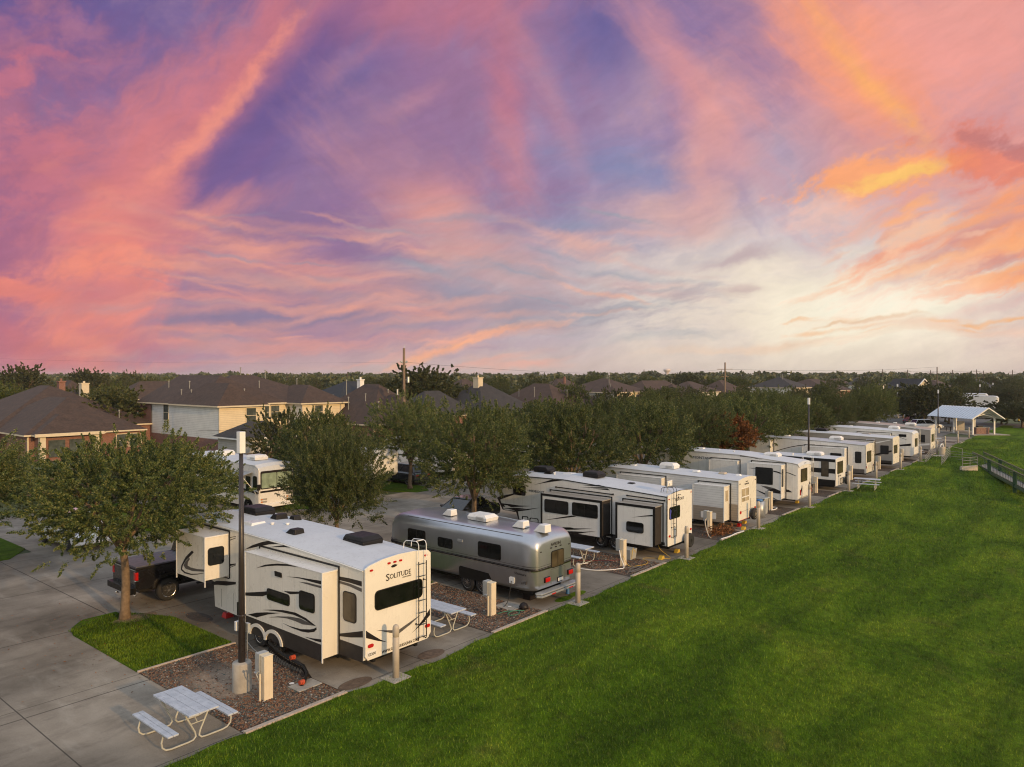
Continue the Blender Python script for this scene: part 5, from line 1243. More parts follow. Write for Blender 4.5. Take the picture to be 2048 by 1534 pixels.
for (ya, yb) in ((19.3, 22.75), (16.5, 18.5)): mb.tube([(X0-.06, ya, 2.70), (X0-.06, yb, 2.74)], .028, 8); mb.box(X0-.07, ya-.03, 2.67, X0, ya+.02, 2.74); mb.box(X0-.07, yb-.02, 2.70, X0, yb+.03, 2.77)
mb.build('awning_tube', t_)
ac_unit(t_, 32.35, 21.3, 3.24, h=.30, L=.95); ac_unit(t_, 32.4, 24.6, 3.24, h=.30, L=.95); vent_hood(t_, 31.9, 23.9, 3.24, L=.5, W_=.4, h=.2)
flat_vent(t_, 32.4, 22.9, 3.26, .6, 'solar', 'skylight', .06); flat_vent(t_, 32.2, 19.0, 3.12, .35, 'black_plastic', h=.06)
for (x, y) in ((31.7, 23.4),): pipe_vent(t_, x, y, 3.24)
axles(t_, X0-.12, X1, (19.98, 19.12), r=.36); chassis(t_, X0, X1, 16.5, 25.2, .35, .6)
mb = MB().mat('galv'); mb.cyl((31.6, 16.7, 2.98), (31.6, 16.7, 3.38), .02, .02, 8); mb.tube([(31.35, 16.6, 3.0), (31.6, 16.7, 3.2), (31.85, 16.6, 3.0)], .012, 6); mb.build('dish_mast', t_)
mb = MB().mat('white_plastic'); mb.box(31.38, 16.55, 3.30, 31.84, 16.60, 3.56); mb.box(31.5, 16.50, 3.34, 31.72, 16.549, 3.46); mb.build('satellite_dish', t_, bevel=.01)
wheel(t_, 32.72, 16.10, .62, .34, .22, -1, rim='rv_black', axis='Y', name='spare_wheel')
jack(t_, 31.4, 25.1, .6, 'black_plastic')
# ---- 4: corrugated white and tan travel trailer
t_ = thing('travel_trailer', 'white and tan corrugated travel trailer with a spare wheel on its cream rear wall', 'trailer', (40.5, 20, 0))
X0, X1 = 39.3, 41.8
st = [(16.45, .48, 2.72), (24.6, .48, 2.86), (25.2, .62, 2.75, .02), (25.7, 1.0, 2.3, .06)]
tb = [(16.46, .48), (16.46, 1.40), (24.6, 1.40), (24.6, .48)]
shell(t_, X0, X1, st, 'rv_corrugated', 'roof_rubber', .09, edge='rv_grey', decals=[('rv_corrugated_tan', 'L', X0, [tb])])
mb = MB().mat('rv_cream'); mb.plate([(X0-.01, .48), (X1+.01, .48), (X1+.01, 2.70), (X1-.6, 2.80), (40.55, 2.83), (X0+.6, 2.80), (X0-.01, 2.70)], 'B', 16.43, .03); mb.mat('red_lens'); mb.plate([(X0, .48), (X1, .48), (X1, .50), (X0, .50)], 'B', 16.398, .01)
mb.mat('rv_grey'); mb.plate([(39.6, .94), (41.6, .98), (41.6, 1.0), (39.6, .96)], 'B', 16.4, .006); cap = mb.build('rear_cap', t_)
window(cap, 'B', 16.40, 39.66, 1.46, 40.72, 2.24, .02, glass='glass_blind', frame='trim_white', bars=1)
mb = MB().mat('trim_white'); mb.plate([(39.66, 1.72), (40.72, 1.72), (40.72, 1.78), (39.66, 1.78)], 'B', 16.378, .008); mb.build('window_bar', cap)
for x in (40.3, 40.42, 40.54): lamp(cap, 'B', 16.4, x, 2.58, .07, .045, 'decal_dark')
lamp(cap, 'B', 16.4, 39.45, 2.52, .09, .06, 'decal_dark'); lamp(cap, 'B', 16.4, 41.65, 2.55, .09, .06, 'decal_dark'); lamp(cap, 'B', 16.4, 39.55, .93, .2, .16, name='tail_light'); lamp(cap, 'B', 16.4, 41.62, .93, .2, .16, name='tail_light')
text_part('WILDWOOD', cap, 'B', 16.4, 40.1, 2.40, .62, .09, 'decal_grey')
mb = MB().mat('rv_grey'); mb.plate([(40.95, 1.0), (41.05, 1.0), (41.05, 1.55), (40.95, 1.55)], 'B', 16.4, .004); mb.build('sticker', cap)
wheel(t_, 41.05, 16.22, .68, .33, .2, -1, rim='rv_tan', axis='Y', name='spare_wheel')
a = slide(t_, X0, .80, 16.92, 18.74, .46, 2.42, 'rv_corrugated', endmat='rv_cream', flange='rv_white', decals=[('rv_corrugated_tan', [[(16.95, .46), (18.72, .46), (18.72, 1.26), (16.95, 1.26)]])], roofmat='rv_white')
mb = MB().mat('rv_white'); mb.plate(rrect(17.35, .60, 18.25, .95, .03), 'L', 38.49, .012); mb.build('compartment_door', a)
window(a, 'B', 16.955, 38.75, 1.55, 39.14, 2.2, .02, glass='glass_blind', frame='rv_cream')
slide(t_, X0, .5, 20.9, 23.9, .8, 2.5, 'rv_corrugated', endmat='rv_cream', roofmat='rv_white')
ac_unit(t_, 40.6, 21.3, 2.92, 'white_plastic', .95, .7, .32); flat_vent(t_, 40.3, 19.4, 2.88); flat_vent(t_, 40.6, 17.9, 2.86, .42, 'rv_tan'); flat_vent(t_, 40.6, 16.95, 2.83, .3); flat_vent(t_, 40.3, 23.6, 2.9, .4)
axles(t_, X0, X1, (20.1, 19.3), r=.34); chassis(t_, X0, X1, 16.6, 25, .3, .5)
mb = MB().mat('wood_pole')
for y in (17.0,): mb.cyl((38.7, y, 0), (38.7, y, .46), .03, .03, 6)
mb.build('support_post', t_)
# ---- 5: white fifth wheel with one big side window
t_ = thing('fifth_wheel_trailer', 'white rounded fifth-wheel trailer with one big square black slide window', 'trailer', (49.5, 20, 0))
X0, X1 = 48.5, 51.0
st = [(16.22, .62, 2.60, .10), (16.30, .50, 2.80, .03), (16.6, .48, 2.86), (20.2, .48, 3.16), (23.8, .5, 3.20), (24.6, .5, 3.2), (24.65, 1.2, 3.2), (26.2, 1.4, 3.0), (26.7, 1.8, 2.6, .1, 1)]
body = shell(t_, X0, X1, st, 'rv_white', 'roof_rubber', .10, edge='rv_grey', decals=[('decal_dark', 'L', X0, DEC['r5_b'])])
a = slide(t_, X0, .78, 17.10, 19.30, .48, 2.72, 'rv_white', decals=[('decal_dark', DEC['r5_s']), ('decal_grey', DEC['r5_s_grey'])])
window(a, 'L', 47.718, 17.62, 1.42, 18.78, 2.52, .07); window(a, 'B', 17.135, 47.95, 1.30, 48.25, 2.45, .06)
slide(t_, X0, .4, 20.2, 22.2, 1.0, 2.72, 'rv_white')
window(t_, 'B', 16.20, 48.85, 1.60, 50.05, 2.45, .03, glass='glass_brown'); text_part('MONTANA', t_, 'B', 16.24, 49.55, 2.58, .62, .12, 'decal_dark'); text_part('MONTANA', t_, 'L', X0, 23.6, 2.66, 1.5, .18, 'decal_dark')
mb = MB().mat('decal_dark'); mb.plate([(48.75, .75), (48.95, 1.1), (49.0, .9), (49.1, 1.35), (48.85, 1.1)], 'B', 16.19, .006); mb.plate([(50.2, .9), (50.6, 1.5), (50.75, 1.1), (50.5, 1.15)], 'B', 16.19, .006); mb.build('rear_graphic', t_)
for x in (49.6, 49.75, 49.9): lamp(t_, 'B', 16.25, x, 2.78, .08, .04, 'decal_dark')
lamp(t_, 'B', 16.2, 48.75, .95, .1, .35, name='tail_light'); lamp(t_, 'B', 16.2, 50.8, .95, .1, .35, name='tail_light')
ac_unit(t_, 49.8, 18.4, 3.06, 'white_plastic', .95, .7, .26); flat_vent(t_, 49.5, 23.4, 3.28); 
for (x, y) in ((49.2, 20.9), (49.3, 22), (50.2, 17.2)): pipe_vent(t_, x, y, 3.2)
axles(t_, X0, X1, (20.2, 19.4), r=.36); chassis(t_, X0, X1, 16.6, 24.5, .34, .5); ladder(t_, 50.62, 50.9, 16.2, .6, 2.7, mat='rv_grey', ztop=2.8)
# ---- 6: small black and white trailer
t_ = thing('travel_trailer', 'small black and white trailer with a dark vertical side window', 'trailer', (58.4, 19, 0))
X0, X1 = 57.2, 59.6
st = [(16.5, .34, 2.35), (21.5, .34, 2.4), (22.0, .5, 2.2, .04), (22.3, .8, 1.9, .1)]
shell(t_, X0, X1, st, 'rv_white', 'roof_rubber', .06, edge='rv_black', decals=[('rv_black', 'L', X0, [[(16.5, .34), (21.5, .34), (21.5, .80), (16.5, .80)], [(16.5, 1.28), (18.4, 1.28), (18.4, 1.62), (16.5, 1.62)], [(16.5, 2.12), (21.5, 2.14), (21.5, 2.34), (16.5, 2.32)]])])
mb = MB().mat('rv_white'); mb.plate([(X0, .36), (X1, .36), (X1, 2.32), (X1-.5, 2.38), (58.4, 2.40), (X0+.5, 2.38), (X0, 2.32)], 'B', 16.48, .03); cap = mb.build('rear_cap', t_)
window(cap, 'B', 16.45, 57.55, 1.22, 58.95, 2.12, .03, glass='glass_brown'); window(t_, 'L', X0, 16.95, 1.02, 17.5, 2.18, .05, glass='glass_brown')
text_part('WOLF PUP', cap, 'B', 16.45, 57.7, 1.0, .8, .09, 'decal_dark')
mb = MB().mat('rv_black')
for (a, b, c, d) in ((58.2, .42, 58.9, .47), (58.2, .82, 58.9, .86), (58.2, .47, 58.25, .82), (58.52, .47, 58.56, .82), (58.85, .47, 58.9, .82)): mb.plate([(a, b), (c, b), (c, d), (a, d)], 'B', 16.40, .02)
mb.build('cargo_rack', t_)
wheel(t_, 59.25, 16.25, .62, .3, .2, -1, axis='Y', rim='rv_black', name='spare_wheel')
slide(t_, X0, .45, 18.4, 20.9, .5, 2.1, 'rv_white'); ac_unit(t_, 58.4, 18.3, 2.46, 'white_plastic', 1.1, .7, .26)
axles(t_, X0, X1, (20.2, 19.5), r=.32); chassis(t_, X0, X1, 16.7, 21.5, .22, .35)
mb = MB().mat('rv_black'); mb.tube([(57.8, 22.2, .4), (58.4, 23.6, .4), (59.0, 22.2, .4)], .04, 6); mb.build('tow_hitch', t_)
# ---- 7: light grey and white fifth wheel with a bicycle rack
t_ = thing('fifth_wheel_trailer', 'pale grey fifth-wheel trailer with a chrome ladder and black slide windows', 'trailer', (66.8, 20, 0))
X0, X1 = 65.6, 68.1
st = [(16.55, .44, 2.78), (20.3, .42, 2.96), (23.9, .42, 3.05), (23.95, 1.25, 3.05), (26.4, 1.35, 3.0), (26.9, 1.7, 2.6, .08, 1)]
sw = lambda y0, y1, z, h, m: [(y0+(y1-y0)*i/8, z+h*math.sin(math.pi*i/8*.5)) for i in range(9)]+[(y1-(y1-y0)*i/8, z-m+(h)*math.sin(math.pi*(8-i)/8*.5)) for i in range(9)]
shell(t_, X0, X1, st, 'rv_white', 'roof_grey', .09, edge='rv_grey', decals=[('decal_dark', 'L', X0, [sw(24.6, 20.6, 1.6, 1.0, .06), sw(20.5, 18.6, 2.35, .12, .05)]), ('decal_grey', 'L', X0, [[(16.6, .44), (18.0, .44), (18.0, .78), (16.6, .78)]])])
mb = MB().mat('rv_cream'); mb.plate([(X0, .46), (X1, .46), (X1, 2.76), (X1-.5, 2.84), (66.85, 2.87), (X0+.5, 2.84), (X0, 2.76)], 'B', 16.53, .03); cap = mb.build('rear_cap', t_)
window(cap, 'B', 16.5, 65.85, 1.30, 67.25, 2.25, .03, glass='glass_brown'); window(t_, 'L', X0, 16.85, 1.26, 17.35, 2.22, .1)
a = slide(t_, X0, .75, 18.0, 21.4, .44, 2.45, 'rv_white'); window(a, 'L', 64.84, 18.2, 1.4, 19.1, 2.05, .08); window(a, 'L', 64.84, 20.2, 1.4, 21.1, 2.05, .08)
slide(t_, X0, .8, 24.2, 26.0, 1.4, 2.85, 'rv_cream'); ac_unit(t_, 66.9, 19.2, 3.02, 'white_plastic', .95, .7, .3); flat_vent(t_, 66.8, 23.4, 3.12, .6); vent_hood(t_, 66.5, 25.4, 3.1, 'white_plastic')
ladder(t_, 67.6, 67.9, 16.5, .5, 2.7, mat='chrome', hoop='chrome', ztop=2.82); axles(t_, X0, X1, (20.6, 19.8), r=.36); chassis(t_, X0, X1, 16.6, 23.8, .3, .44)
lamp(cap, 'B', 16.5, 65.75, .95, .12, .2, name='tail_light'); lamp(cap, 'B', 16.5, 67.95, .95, .12, .2, name='tail_light')
# ---- 8: taupe trailer with cream rear
t_ = thing('travel_trailer', 'taupe trailer with a dark diagonal band and cream rear wall', 'trailer', (75.6, 20, 0))
X0, X1 = 74.3, 76.8
st = [(16.45, .50, 2.80), (22, .48, 3.0), (25.2, .5, 3.02), (26, .9, 2.6, .06)]
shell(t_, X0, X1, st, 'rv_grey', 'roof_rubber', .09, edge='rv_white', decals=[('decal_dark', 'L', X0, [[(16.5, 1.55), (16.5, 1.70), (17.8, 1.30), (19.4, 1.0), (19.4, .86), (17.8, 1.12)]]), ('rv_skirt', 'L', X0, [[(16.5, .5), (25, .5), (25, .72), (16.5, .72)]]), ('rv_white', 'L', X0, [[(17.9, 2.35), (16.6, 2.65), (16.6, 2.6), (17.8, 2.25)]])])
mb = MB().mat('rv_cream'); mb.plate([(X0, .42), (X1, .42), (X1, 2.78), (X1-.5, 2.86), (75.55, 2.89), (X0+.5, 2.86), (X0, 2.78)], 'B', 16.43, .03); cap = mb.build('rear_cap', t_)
window(cap, 'B', 16.4, 74.6, 1.35, 76.0, 2.12, .03, glass='glass_brown'); window(t_, 'L', X0, 16.75, 1.30, 17.45, 2.1, .06)
a = slide(t_, X0, .55, 17.95, 21.6, .65, 2.42, 'rv_grey'); ac_unit(t_, 75.5, 23.0, 3.08, 'black_plastic', 1.0, .74, .28); ac_unit(t_, 75.6, 19.0, 2.98, 'rv_grey', .7, .5, .1, 'solar_panel')
flat_vent(t_, 75.4, 24.6, 3.08, .35, 'black_plastic'); axles(t_, X0, X1, (20.6, 19.8), r=.36); chassis(t_, X0, X1, 16.6, 24.8, .32, .5)
# ---- 9: white rounded fifth wheel
t_ = thing('fifth_wheel_trailer', 'white round-backed trailer with a narrow rear window, third from the far end of the row', 'trailer', (84, 20, 0))
t_['label'] = 'white round-backed trailer between the taupe trailer and the last grey trailer'
X0, X1 = 82.6, 85.1
st = [(16.35, .62, 2.62, .12), (16.5, .46, 2.84, .03), (17, .46, 2.9), (22, .46, 3.08), (24.0, .5, 3.1), (24.05, 1.3, 3.1), (26.2, 1.4, 2.95), (26.6, 1.8, 2.5, .1, 1)]
shell(t_, X0, X1, st, 'rv_white', 'roof_rubber', .10, edge='rv_white', decals=[('decal_dark', 'L', X0, [[(16.6, 1.50), (16.6, 1.72), (17.6, 1.55), (18.6, 1.20), (17.6, 1.38)], sw(17.0, 19.2, 2.1, .5, .03)])])
window(t_, 'B', 16.33, 83.2, 1.35, 84.3, 2.2, .03, glass='glass_brown'); window(t_, 'L', X0, 17.0, 2.35, 17.7, 2.62, .05); slide(t_, X0, .5, 18.4, 21.6, .7, 2.6, 'rv_white')
ac_unit(t_, 83.9, 18.4, 3.04, 'white_plastic', .95, .7, .3); ladder(t_, 84.7, 84.95, 16.33, .6, 2.6, mat='galv', hoop='galv', ztop=2.8); axles(t_, X0, X1, (20.6, 19.8), r=.36); chassis(t_, X0, X1, 16.7, 24, .3, .46)
for (x, y) in ((83.5, 22.5), (83.6, 24.2)): flat_vent(t_, x, y, 3.16, .35)
# ---- 10: last grey and cream trailer
t_ = thing('fifth_wheel_trailer', 'grey trailer with cream arched rear wall, last of the row before the shelter', 'trailer', (92.6, 20, 0))
X0, X1 = 91.3, 93.8
st = [(16.45, .46, 2.62), (20, .46, 2.95), (24.0, .5, 3.12), (24.05, 1.2, 3.12), (26.4, 1.3, 3.0), (26.8, 1.7, 2.6, .08, 1)]
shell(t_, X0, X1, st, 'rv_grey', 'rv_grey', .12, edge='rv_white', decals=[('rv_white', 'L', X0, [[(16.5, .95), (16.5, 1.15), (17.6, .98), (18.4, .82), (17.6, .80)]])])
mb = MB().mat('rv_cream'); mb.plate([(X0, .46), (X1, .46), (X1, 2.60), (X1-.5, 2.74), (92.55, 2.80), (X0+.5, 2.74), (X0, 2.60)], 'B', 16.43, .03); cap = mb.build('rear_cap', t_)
window(cap, 'B', 16.4, 91.75, 1.25, 93.3, 2.1, .03, glass='glass_brown'); window(t_, 'L', X0, 16.95, 1.2, 17.7, 2.05, .06); window(t_, 'L', X0, 23.0, 2.2, 24.0, 2.7, .06)
ac_unit(t_, 92.5, 18.6, 2.96, 'white_plastic', 1.0, .74, .3); ladder(t_, 93.4, 93.65, 16.4, .6, 2.5, mat='rv_white', hoop='rv_white', ztop=2.7); axles(t_, X0, X1, (20.6, 19.8), r=.36); chassis(t_, X0, X1, 16.7, 24, .3, .46)
for y in (20.2, 22.0): flat_vent(t_, 92.5, y, 3.14, .4)

# ---- motorhome across the road
t_ = thing('motorhome', 'white motorhome with curtained windscreen and a small awning, behind the nearest trailer', 'motorhome', (26.2, 46, 0))
X0, X1, Y0 = 24.93, 27.45, 40.95
st = [(Y0, .55, 2.55, .10), (Y0+.06, .38, 2.82, .03), (Y0+.35, .34, 3.0), (45, .40, 3.08), (50.5, .45, 3.08), (50.8, .6, 2.9, .04)]
shell(t_, X0, X1, st, 'rv_white', 'roof_rubber', .08, edge='rv_white', decals=[('decal_dark', 'L', X0, [[(41.05, 1.22), (41.05, 1.36), (42.8, 1.46), (44.2, 1.66), (46.5, 2.0), (46.5, 1.9), (44.2, 1.54), (42.8, 1.32)], [(43.6, .95), (45.5, 1.1), (48, 1.5), (48, 1.45), (45.5, 1.02), (43.6, .9)]])])
mb = MB().mat('decal_dark'); mb.plate([(X0+.12, 1.28), (X1-.12, 1.28), (X1-.12, 1.40), (X0+.12, 1.40)], 'B', Y0-.001, .01)
mb.plate(rrect(X0+.13, 1.5, X1-.13, 2.62, .1), 'B', Y0-.001, .02); cap = mb.build('windscreen_frame', t_)
mb = MB().mat('glass_wind'); mb.plate(rrect(X0+.20, 1.56, 26.17, 2.48, .06), 'B', Y0-.02, .01); mb.plate(rrect(26.21, 1.56, X1-.20, 2.48, .06), 'B', Y0-.02, .01); mb.build('windscreen', cap)
for x in (X0+.36, X1-.36):
    for z in (.72, .88): mb = MB().mat('rv_grey'); mb.plate(rrect(x-.22, z-.05, x+.22, z+.05, .02), 'B', Y0-.001, .02); mb.mat('amber_lens'); mb.plate(rrect(x-.2, z-.035, x-.1, z+.035, .015), 'B', Y0-.021, .01); mb.build('headlight', t_)
mb = MB().mat('white_plastic'); mb.box(X0-.01, Y0-.12, .34, X1+.01, Y0+.1, .58); mb.build('bumper', t_, bevel=.05, seg=3)
window(t_, 'L', X0, 41.12, 1.50, 41.55, 2.32, .12); window(t_, 'L', X0, 41.85, 1.3, 42.35, 2.25, .05); window(t_, 'L', X0, 43.0, 1.7, 44.2, 2.25, .06); window(t_, 'L', X0, 45.2, 1.7, 46.4, 2.25, .06)
mb = MB().mat('galv'); mb.add([(X0, 41.6, 2.55), (X0, 43.4, 2.55), (X0-.75, 43.4, 2.38), (X0-.75, 41.6, 2.38), (X0, 41.6, 2.53), (X0, 43.4, 2.53), (X0-.75, 43.4, 2.36), (X0-.75, 41.6, 2.36)], [(0,1,2,3),(7,6,5,4),(0,3,7,4),(2,1,5,6),(3,2,6,7),(1,0,4,5)])
mb.cyl((X0-.7, 41.65, 2.36), (X0-.02, 41.2, 1.25), .018, .018, 6); mb.build('awning', t_)
for y in (42.1, 48.3):
    mb = MB().mat('rv_black'); mb.plate([(y-.5, .36)]+[(y-.5*math.cos(math.pi*i/10), .45+.42*math.sin(math.pi*i/10)) for i in range(11)]+[(y+.5, .36)], 'L', X0, .01); mb.build('wheel_well', t_); wheel(t_, X0+.12, y, .44, .42, .26, -1, spokes=6); wheel(t_, X1-.12, y, .44, .42, .26, 1, spokes=6)
ac_unit(t_, 26.1, 43.0, 3.14, 'white_plastic', 1.0, .9, .30); ac_unit(t_, 26.1, 47.0, 3.14, 'white_plastic', 1.0, .9, .34)
for (x, z) in ((X0-.12, 1.5), (X1+.12, 1.5)): mb = MB().mat('rv_black'); mb.box(x-.10, Y0-.26, z, x+.10, Y0-.16, z+.36); mb.cyl((x, Y0-.2, z-.2), (x, Y0-.2, z), .02, .02, 6); mb.cyl((x, Y0-.2, z-.2), (x*.98+26.2*.02, Y0+.02, z-.2), .02, .02, 6); mb.build('mirror', t_, bevel=.02)
# ---- white trailer nose across the road and simpler neighbours seen through the trees
def plain_trailer(label, x0, y0, L, h, mat='rv_white', fifth=False, front=-1):
    t_ = thing('travel_trailer', label, 'trailer', (x0+1.25, y0+L/2, 0)); x1 = x0+2.5
    if fifth: st = [(y0, 1.75, h-.55, .25), (y0+.12, 1.35, h-.2, .10), (y0+.5, 1.1, h, .02), (y0+2.1, .98, h), (y0+2.15, .5, h), (y0+L, .5, h-.2)]
    else: st = [(y0, .9, h-.35, .10), (y0+.25, .55, h-.05, .02), (y0+.8, .48, h), (y0+L-.2, .48, h), (y0+L, .6, h-.1)]
    shell(t_, x0, x1, st, mat, 'roof_rubber', .08, decals=[('decal_dark', 'L', x0, [[(y0+1.2, 1.3), (y0+L*.5, 1.7), (y0+L-.5, 1.6), (y0+L-.5, 1.52), (y0+L*.5, 1.6)]])])
    window(t_, 'L', x0, y0+2.6, 1.6, y0+3.6, 2.2); window(t_, 'L', x0, y0+L-2.2, 1.6, y0+L-1.2, 2.2)
    ac_unit(t_, x0+1.25, y0+L*.6, h+.06, 'white_plastic', 1, .8, .28); axles(t_, x0, x1, (y0+L*.55, y0+L*.55+.85), r=.36); chassis(t_, x0, x1, y0+2.3, y0+L-.2, .3, .5)
    return t_
plain_trailer('white curved trailer nose poking out right of the second tree', 34.4, 41.5, 9.5, 3.0, fifth=True)
plain_trailer('white trailer glimpsed behind the forked tree, across the road', 43.6, 42.6, 9, 2.9)
plain_trailer('white trailer glimpsed through the trees behind the corrugated trailer, across the road', 60.8, 42.4, 9, 3.0, fifth=True)
plain_trailer('white trailer top at the right end of the tree row, across the road', 123.0, 41.0, 9, 3.3, fifth=True)
plain_trailer('long white trailer seen over the picnic shelter roof', 173, 19.5, 10, 4.5)
plain_trailer('white trailer farthest right beyond the picnic shelter', 191, 23.5, 10, 4.6)
# ------------------------------------------------------------------ site furniture
# bollards: domed plastic sleeves on small square pads
GB_ = 'beige bollards behind the pads'
def bollard(label, x, y, z=0.0, r=.095, h=1.52):
    t_ = thing('bollard', label, 'bollard', (x, y, z), 0, GB_)
    mb = MB().mat('bollard'); mb.smooth = True
    mb.lathe((x, y, z), [(r, .0), (r, h-.36), (r*.93, h-.355), (r*.93, h-.335), (r, h-.33), (r, h-.14), (r*.94, h-.08), (r*.75, h-.03), (r*.4, h-.005), (r*.05, h)], 18)
    mb.build('sleeve', t_)
    mb = MB().mat('slab'); mb.box(x-.32, y-.3, z-.1, x+.32, y+.3, z+.035); mb.build('footing', t_, bevel=.01)
    return t_
bl = ['bollard in front of the cream trailer rear wall, nearest of all', 'bollard right beside the silver trailer bumper', 'bollard beside the spare wheel of the white black-framed trailer',
      'bollard beside the spare wheel of the corrugated trailer', 'bollard behind the white trailer with the square black window', 'bollard behind the small black and white trailer',
      'bollard by the tilted picnic table and the pale grey trailer', 'bollard behind the taupe trailer', 'bollard in front of the white round-backed trailer', 'bollard left of the ramp railings',
      'bollard behind the ramp railings', 'bollard on the lawn edge midway to the picnic shelter', 'bollard nearest to the picnic shelter']
B0 = bollard(bl[0], 13.85, 15.75)
for i in range(1, 10):
    dup(B0, ([22.78, 31.65, 40.42, 49.04, 57.85, 65.6, 74.2, 82.6, 91.0][i-1], 15.72, 0), 0, bl[i])
for (x, y, l) in ((98.4, 16.2, bl[10]), (108.2, 16.4, bl[11]), (117.5, 16.5, bl[12])): dup(B0, (x, y, 0), 0, l)
# utility pedestals
def pedestal(label, x, y):
    t_ = thing('utility_pedestal', label, 'hookup post', (x, y, 0), 0, 'hookup pedestals on the gravel beds')
    mb = MB().mat('pedestal'); mb.box(x-.13, y-.09, -.02, x+.13, y+.09, 1.14); mb.box(x-.14, y-.10, 1.141, x+.14, y+.10, 1.17); mb.build('post', t_, bevel=.012)
    mb = MB().mat('pedestal_grey'); mb.box(x-.16, y+.093, .66, x+.12, y+.30, 1.20); mb.box(x-.165, y+.14, .72, x-.161, y+.26, 1.1); mb.build('meter_box', t_, bevel=.01)
    mb = MB().mat('pedestal'); mb.cyl((x-.19, y+.02, 0), (x-.19, y+.02, .72), .028, .028, 8); mb.mat('galv'); mb.tube([(x-.19, y+.02, .70), (x-.22, y+.02, .78), (x-.30, y+.02, .78)], .02, 6); mb.cyl((x-.30, y-.03, .78), (x-.30, y+.07, .78), .03, .03, 8); mb.build('water_tap', t_)
    return t_
pl = ['hookup pedestal right of the concrete pole base, nearest one', 'hookup pedestal on the gravel in front of the silver trailer wheels', 'hookup pedestal with white hose in front of the black-framed slide',
      'hookup pedestal amid the clutter before the corrugated trailer', 'hookup pedestal beside the grey bin', 'hookup pedestal left of the small black and white trailer', 'hookup pedestal left of the pale grey trailer', 'hookup pedestal left of the taupe trailer', 'hookup pedestal farthest along the row']
P0 = pedestal(pl[0], 10.78, 17.34)
for i in range(1, 9): dup(P0, (10.78+PERX*i, 17.30, 0), 0, pl[i])
# picnic tables
def picnic(label, loc, rz=0, wood='table_wood', frame='tube_paint'):
    t_ = thing('picnic_table', label, 'picnic table', (0, 0, 0), 0, 'picnic tables beside the pads')
    L = .9
    def planks(x0, x1, z, n):
        mb = MB().mat(wood); w_ = (x1-x0)/n
        for i in range(n): mb.box(x0+i*w_+.004, -L, z, x0+(i+1)*w_-.004, L, z+.04)
        return mb
    planks(-.36, .36, .73, 3).build('table_top', t_, bevel=.006)
    for s in (-1, 1): planks(s*.72-.13, s*.72+.13, .43, 2 if s else 1).build('bench_seat', t_, bevel=.006)
    for y in (-.58, .58):
        for s in (-1, 1):
            mb = MB().mat(frame); pts = [(s*.34, y, .72), (s*.30, y, .69), (s*.06, y, .20), (s*.04, y, .10), (s*.10, y, .035), (s*.22, y, .022), (s*.62, y, .022), (s*.74, y, .045), (s*.82, y, .12), (s*.84, y, .24), (s*.80, y, .38), (s*.74, y, .425)]
            mb.tube(pts, .021, 8); mb.build('leg', t_)
        mb = MB().mat(frame); mb.cyl((-.34, y, .712), (.34, y, .712), .018, .018, 6); mb.cyl((-.17, y, .42), (.17, y, .42), .014, .014, 6); mb.cyl((0, y*.98, .42), (0, y*.3, .71), .014, .014, 6); mb.build('cross_bar', t_)
    t_.location = loc; t_.rotation_euler = (0, 0, rz); return t_
K0 = picnic('peeling whitish blue picnic table, nearest one, at the bottom left edge of the lawn', (8.53, 17.22, 0))
dup(K0, (17.55, 17.75, 0), 0, 'picnic table between the cream trailer and the silver trailer')
dup(K0, (27.75, 19.4, 0), 0, 'picnic table behind the silver trailer corner, before the black-framed slide')
dup(K0, (59.75, 14.95, lawn_z(59.75, 14.95)+.02), R(8), 'pale picnic table standing on the grass edge past the small trailer')
dup(K0, (86.8, 17.2, 0), R(0), 'picnic table between the last two trailers, by the ramp railings')
dup(K0, (104.5, 18.5, 0), R(20), 'picnic table on the empty pads before the shelter')
# tall black pole on a concrete drum with white antenna box
def pole(label, x, y, h=7.0, base=True):
    t_ = thing('light_pole', label, 'pole', (x, y, 0), 0, 'black poles with white antenna boxes')
    mb = MB().mat('slab'); mb.smooth = True; mb.lathe((x, y, 0), [(.27, -.05), (.255, .02), (.25, .74), (.235, .77), (.02, .775)], 24); mb.build('concrete_base', t_)
    mb = MB().mat('pole_black'); mb.smooth = True; mb.cyl((x, y, .775), (x, y, h-.55), .095, .055, 16); mb.cyl((x, y, 2.02), (x, y, 2.05), .105, .105, 16); mb.build('shaft', t_)
    mb = MB().mat('white_plastic'); mb.box(x-.085, y-.085, h-.58, x+.085, y+.085, h); mb.box(x-.03, y-.03, h-.95, x+.03, y+.03, h-.585); mb.build('antenna_box', t_, bevel=.01)
    mb = MB().mat('pedestal_grey'); mb.box(x+.098, y-.14, 1.55, x+.18, y+.02, 1.80); mb.mat('white_plastic'); mb.box(x-.10, y+.11, 1.6, x+.02, y+.20, 1.85); mb.mat('galv'); mb.cyl((x+.13, y-.05, .78), (x+.13, y-.05, 1.55), .014, .014, 6); mb.build('junction_box', t_, bevel=.006)
    return t_
L0 = pole('tall black pole on a round concrete base, nearest one', 10.66, 18.36)
for (x, y, s, l) in ((64.0, 20.6, .95, 'tall black pole rising behind the small black and white trailer'), (125.6, 21.6, .92, 'black pole in front of the left end of the picnic shelter')): dup(L0, (x, y, 0), 0, l, (1, 1, s))
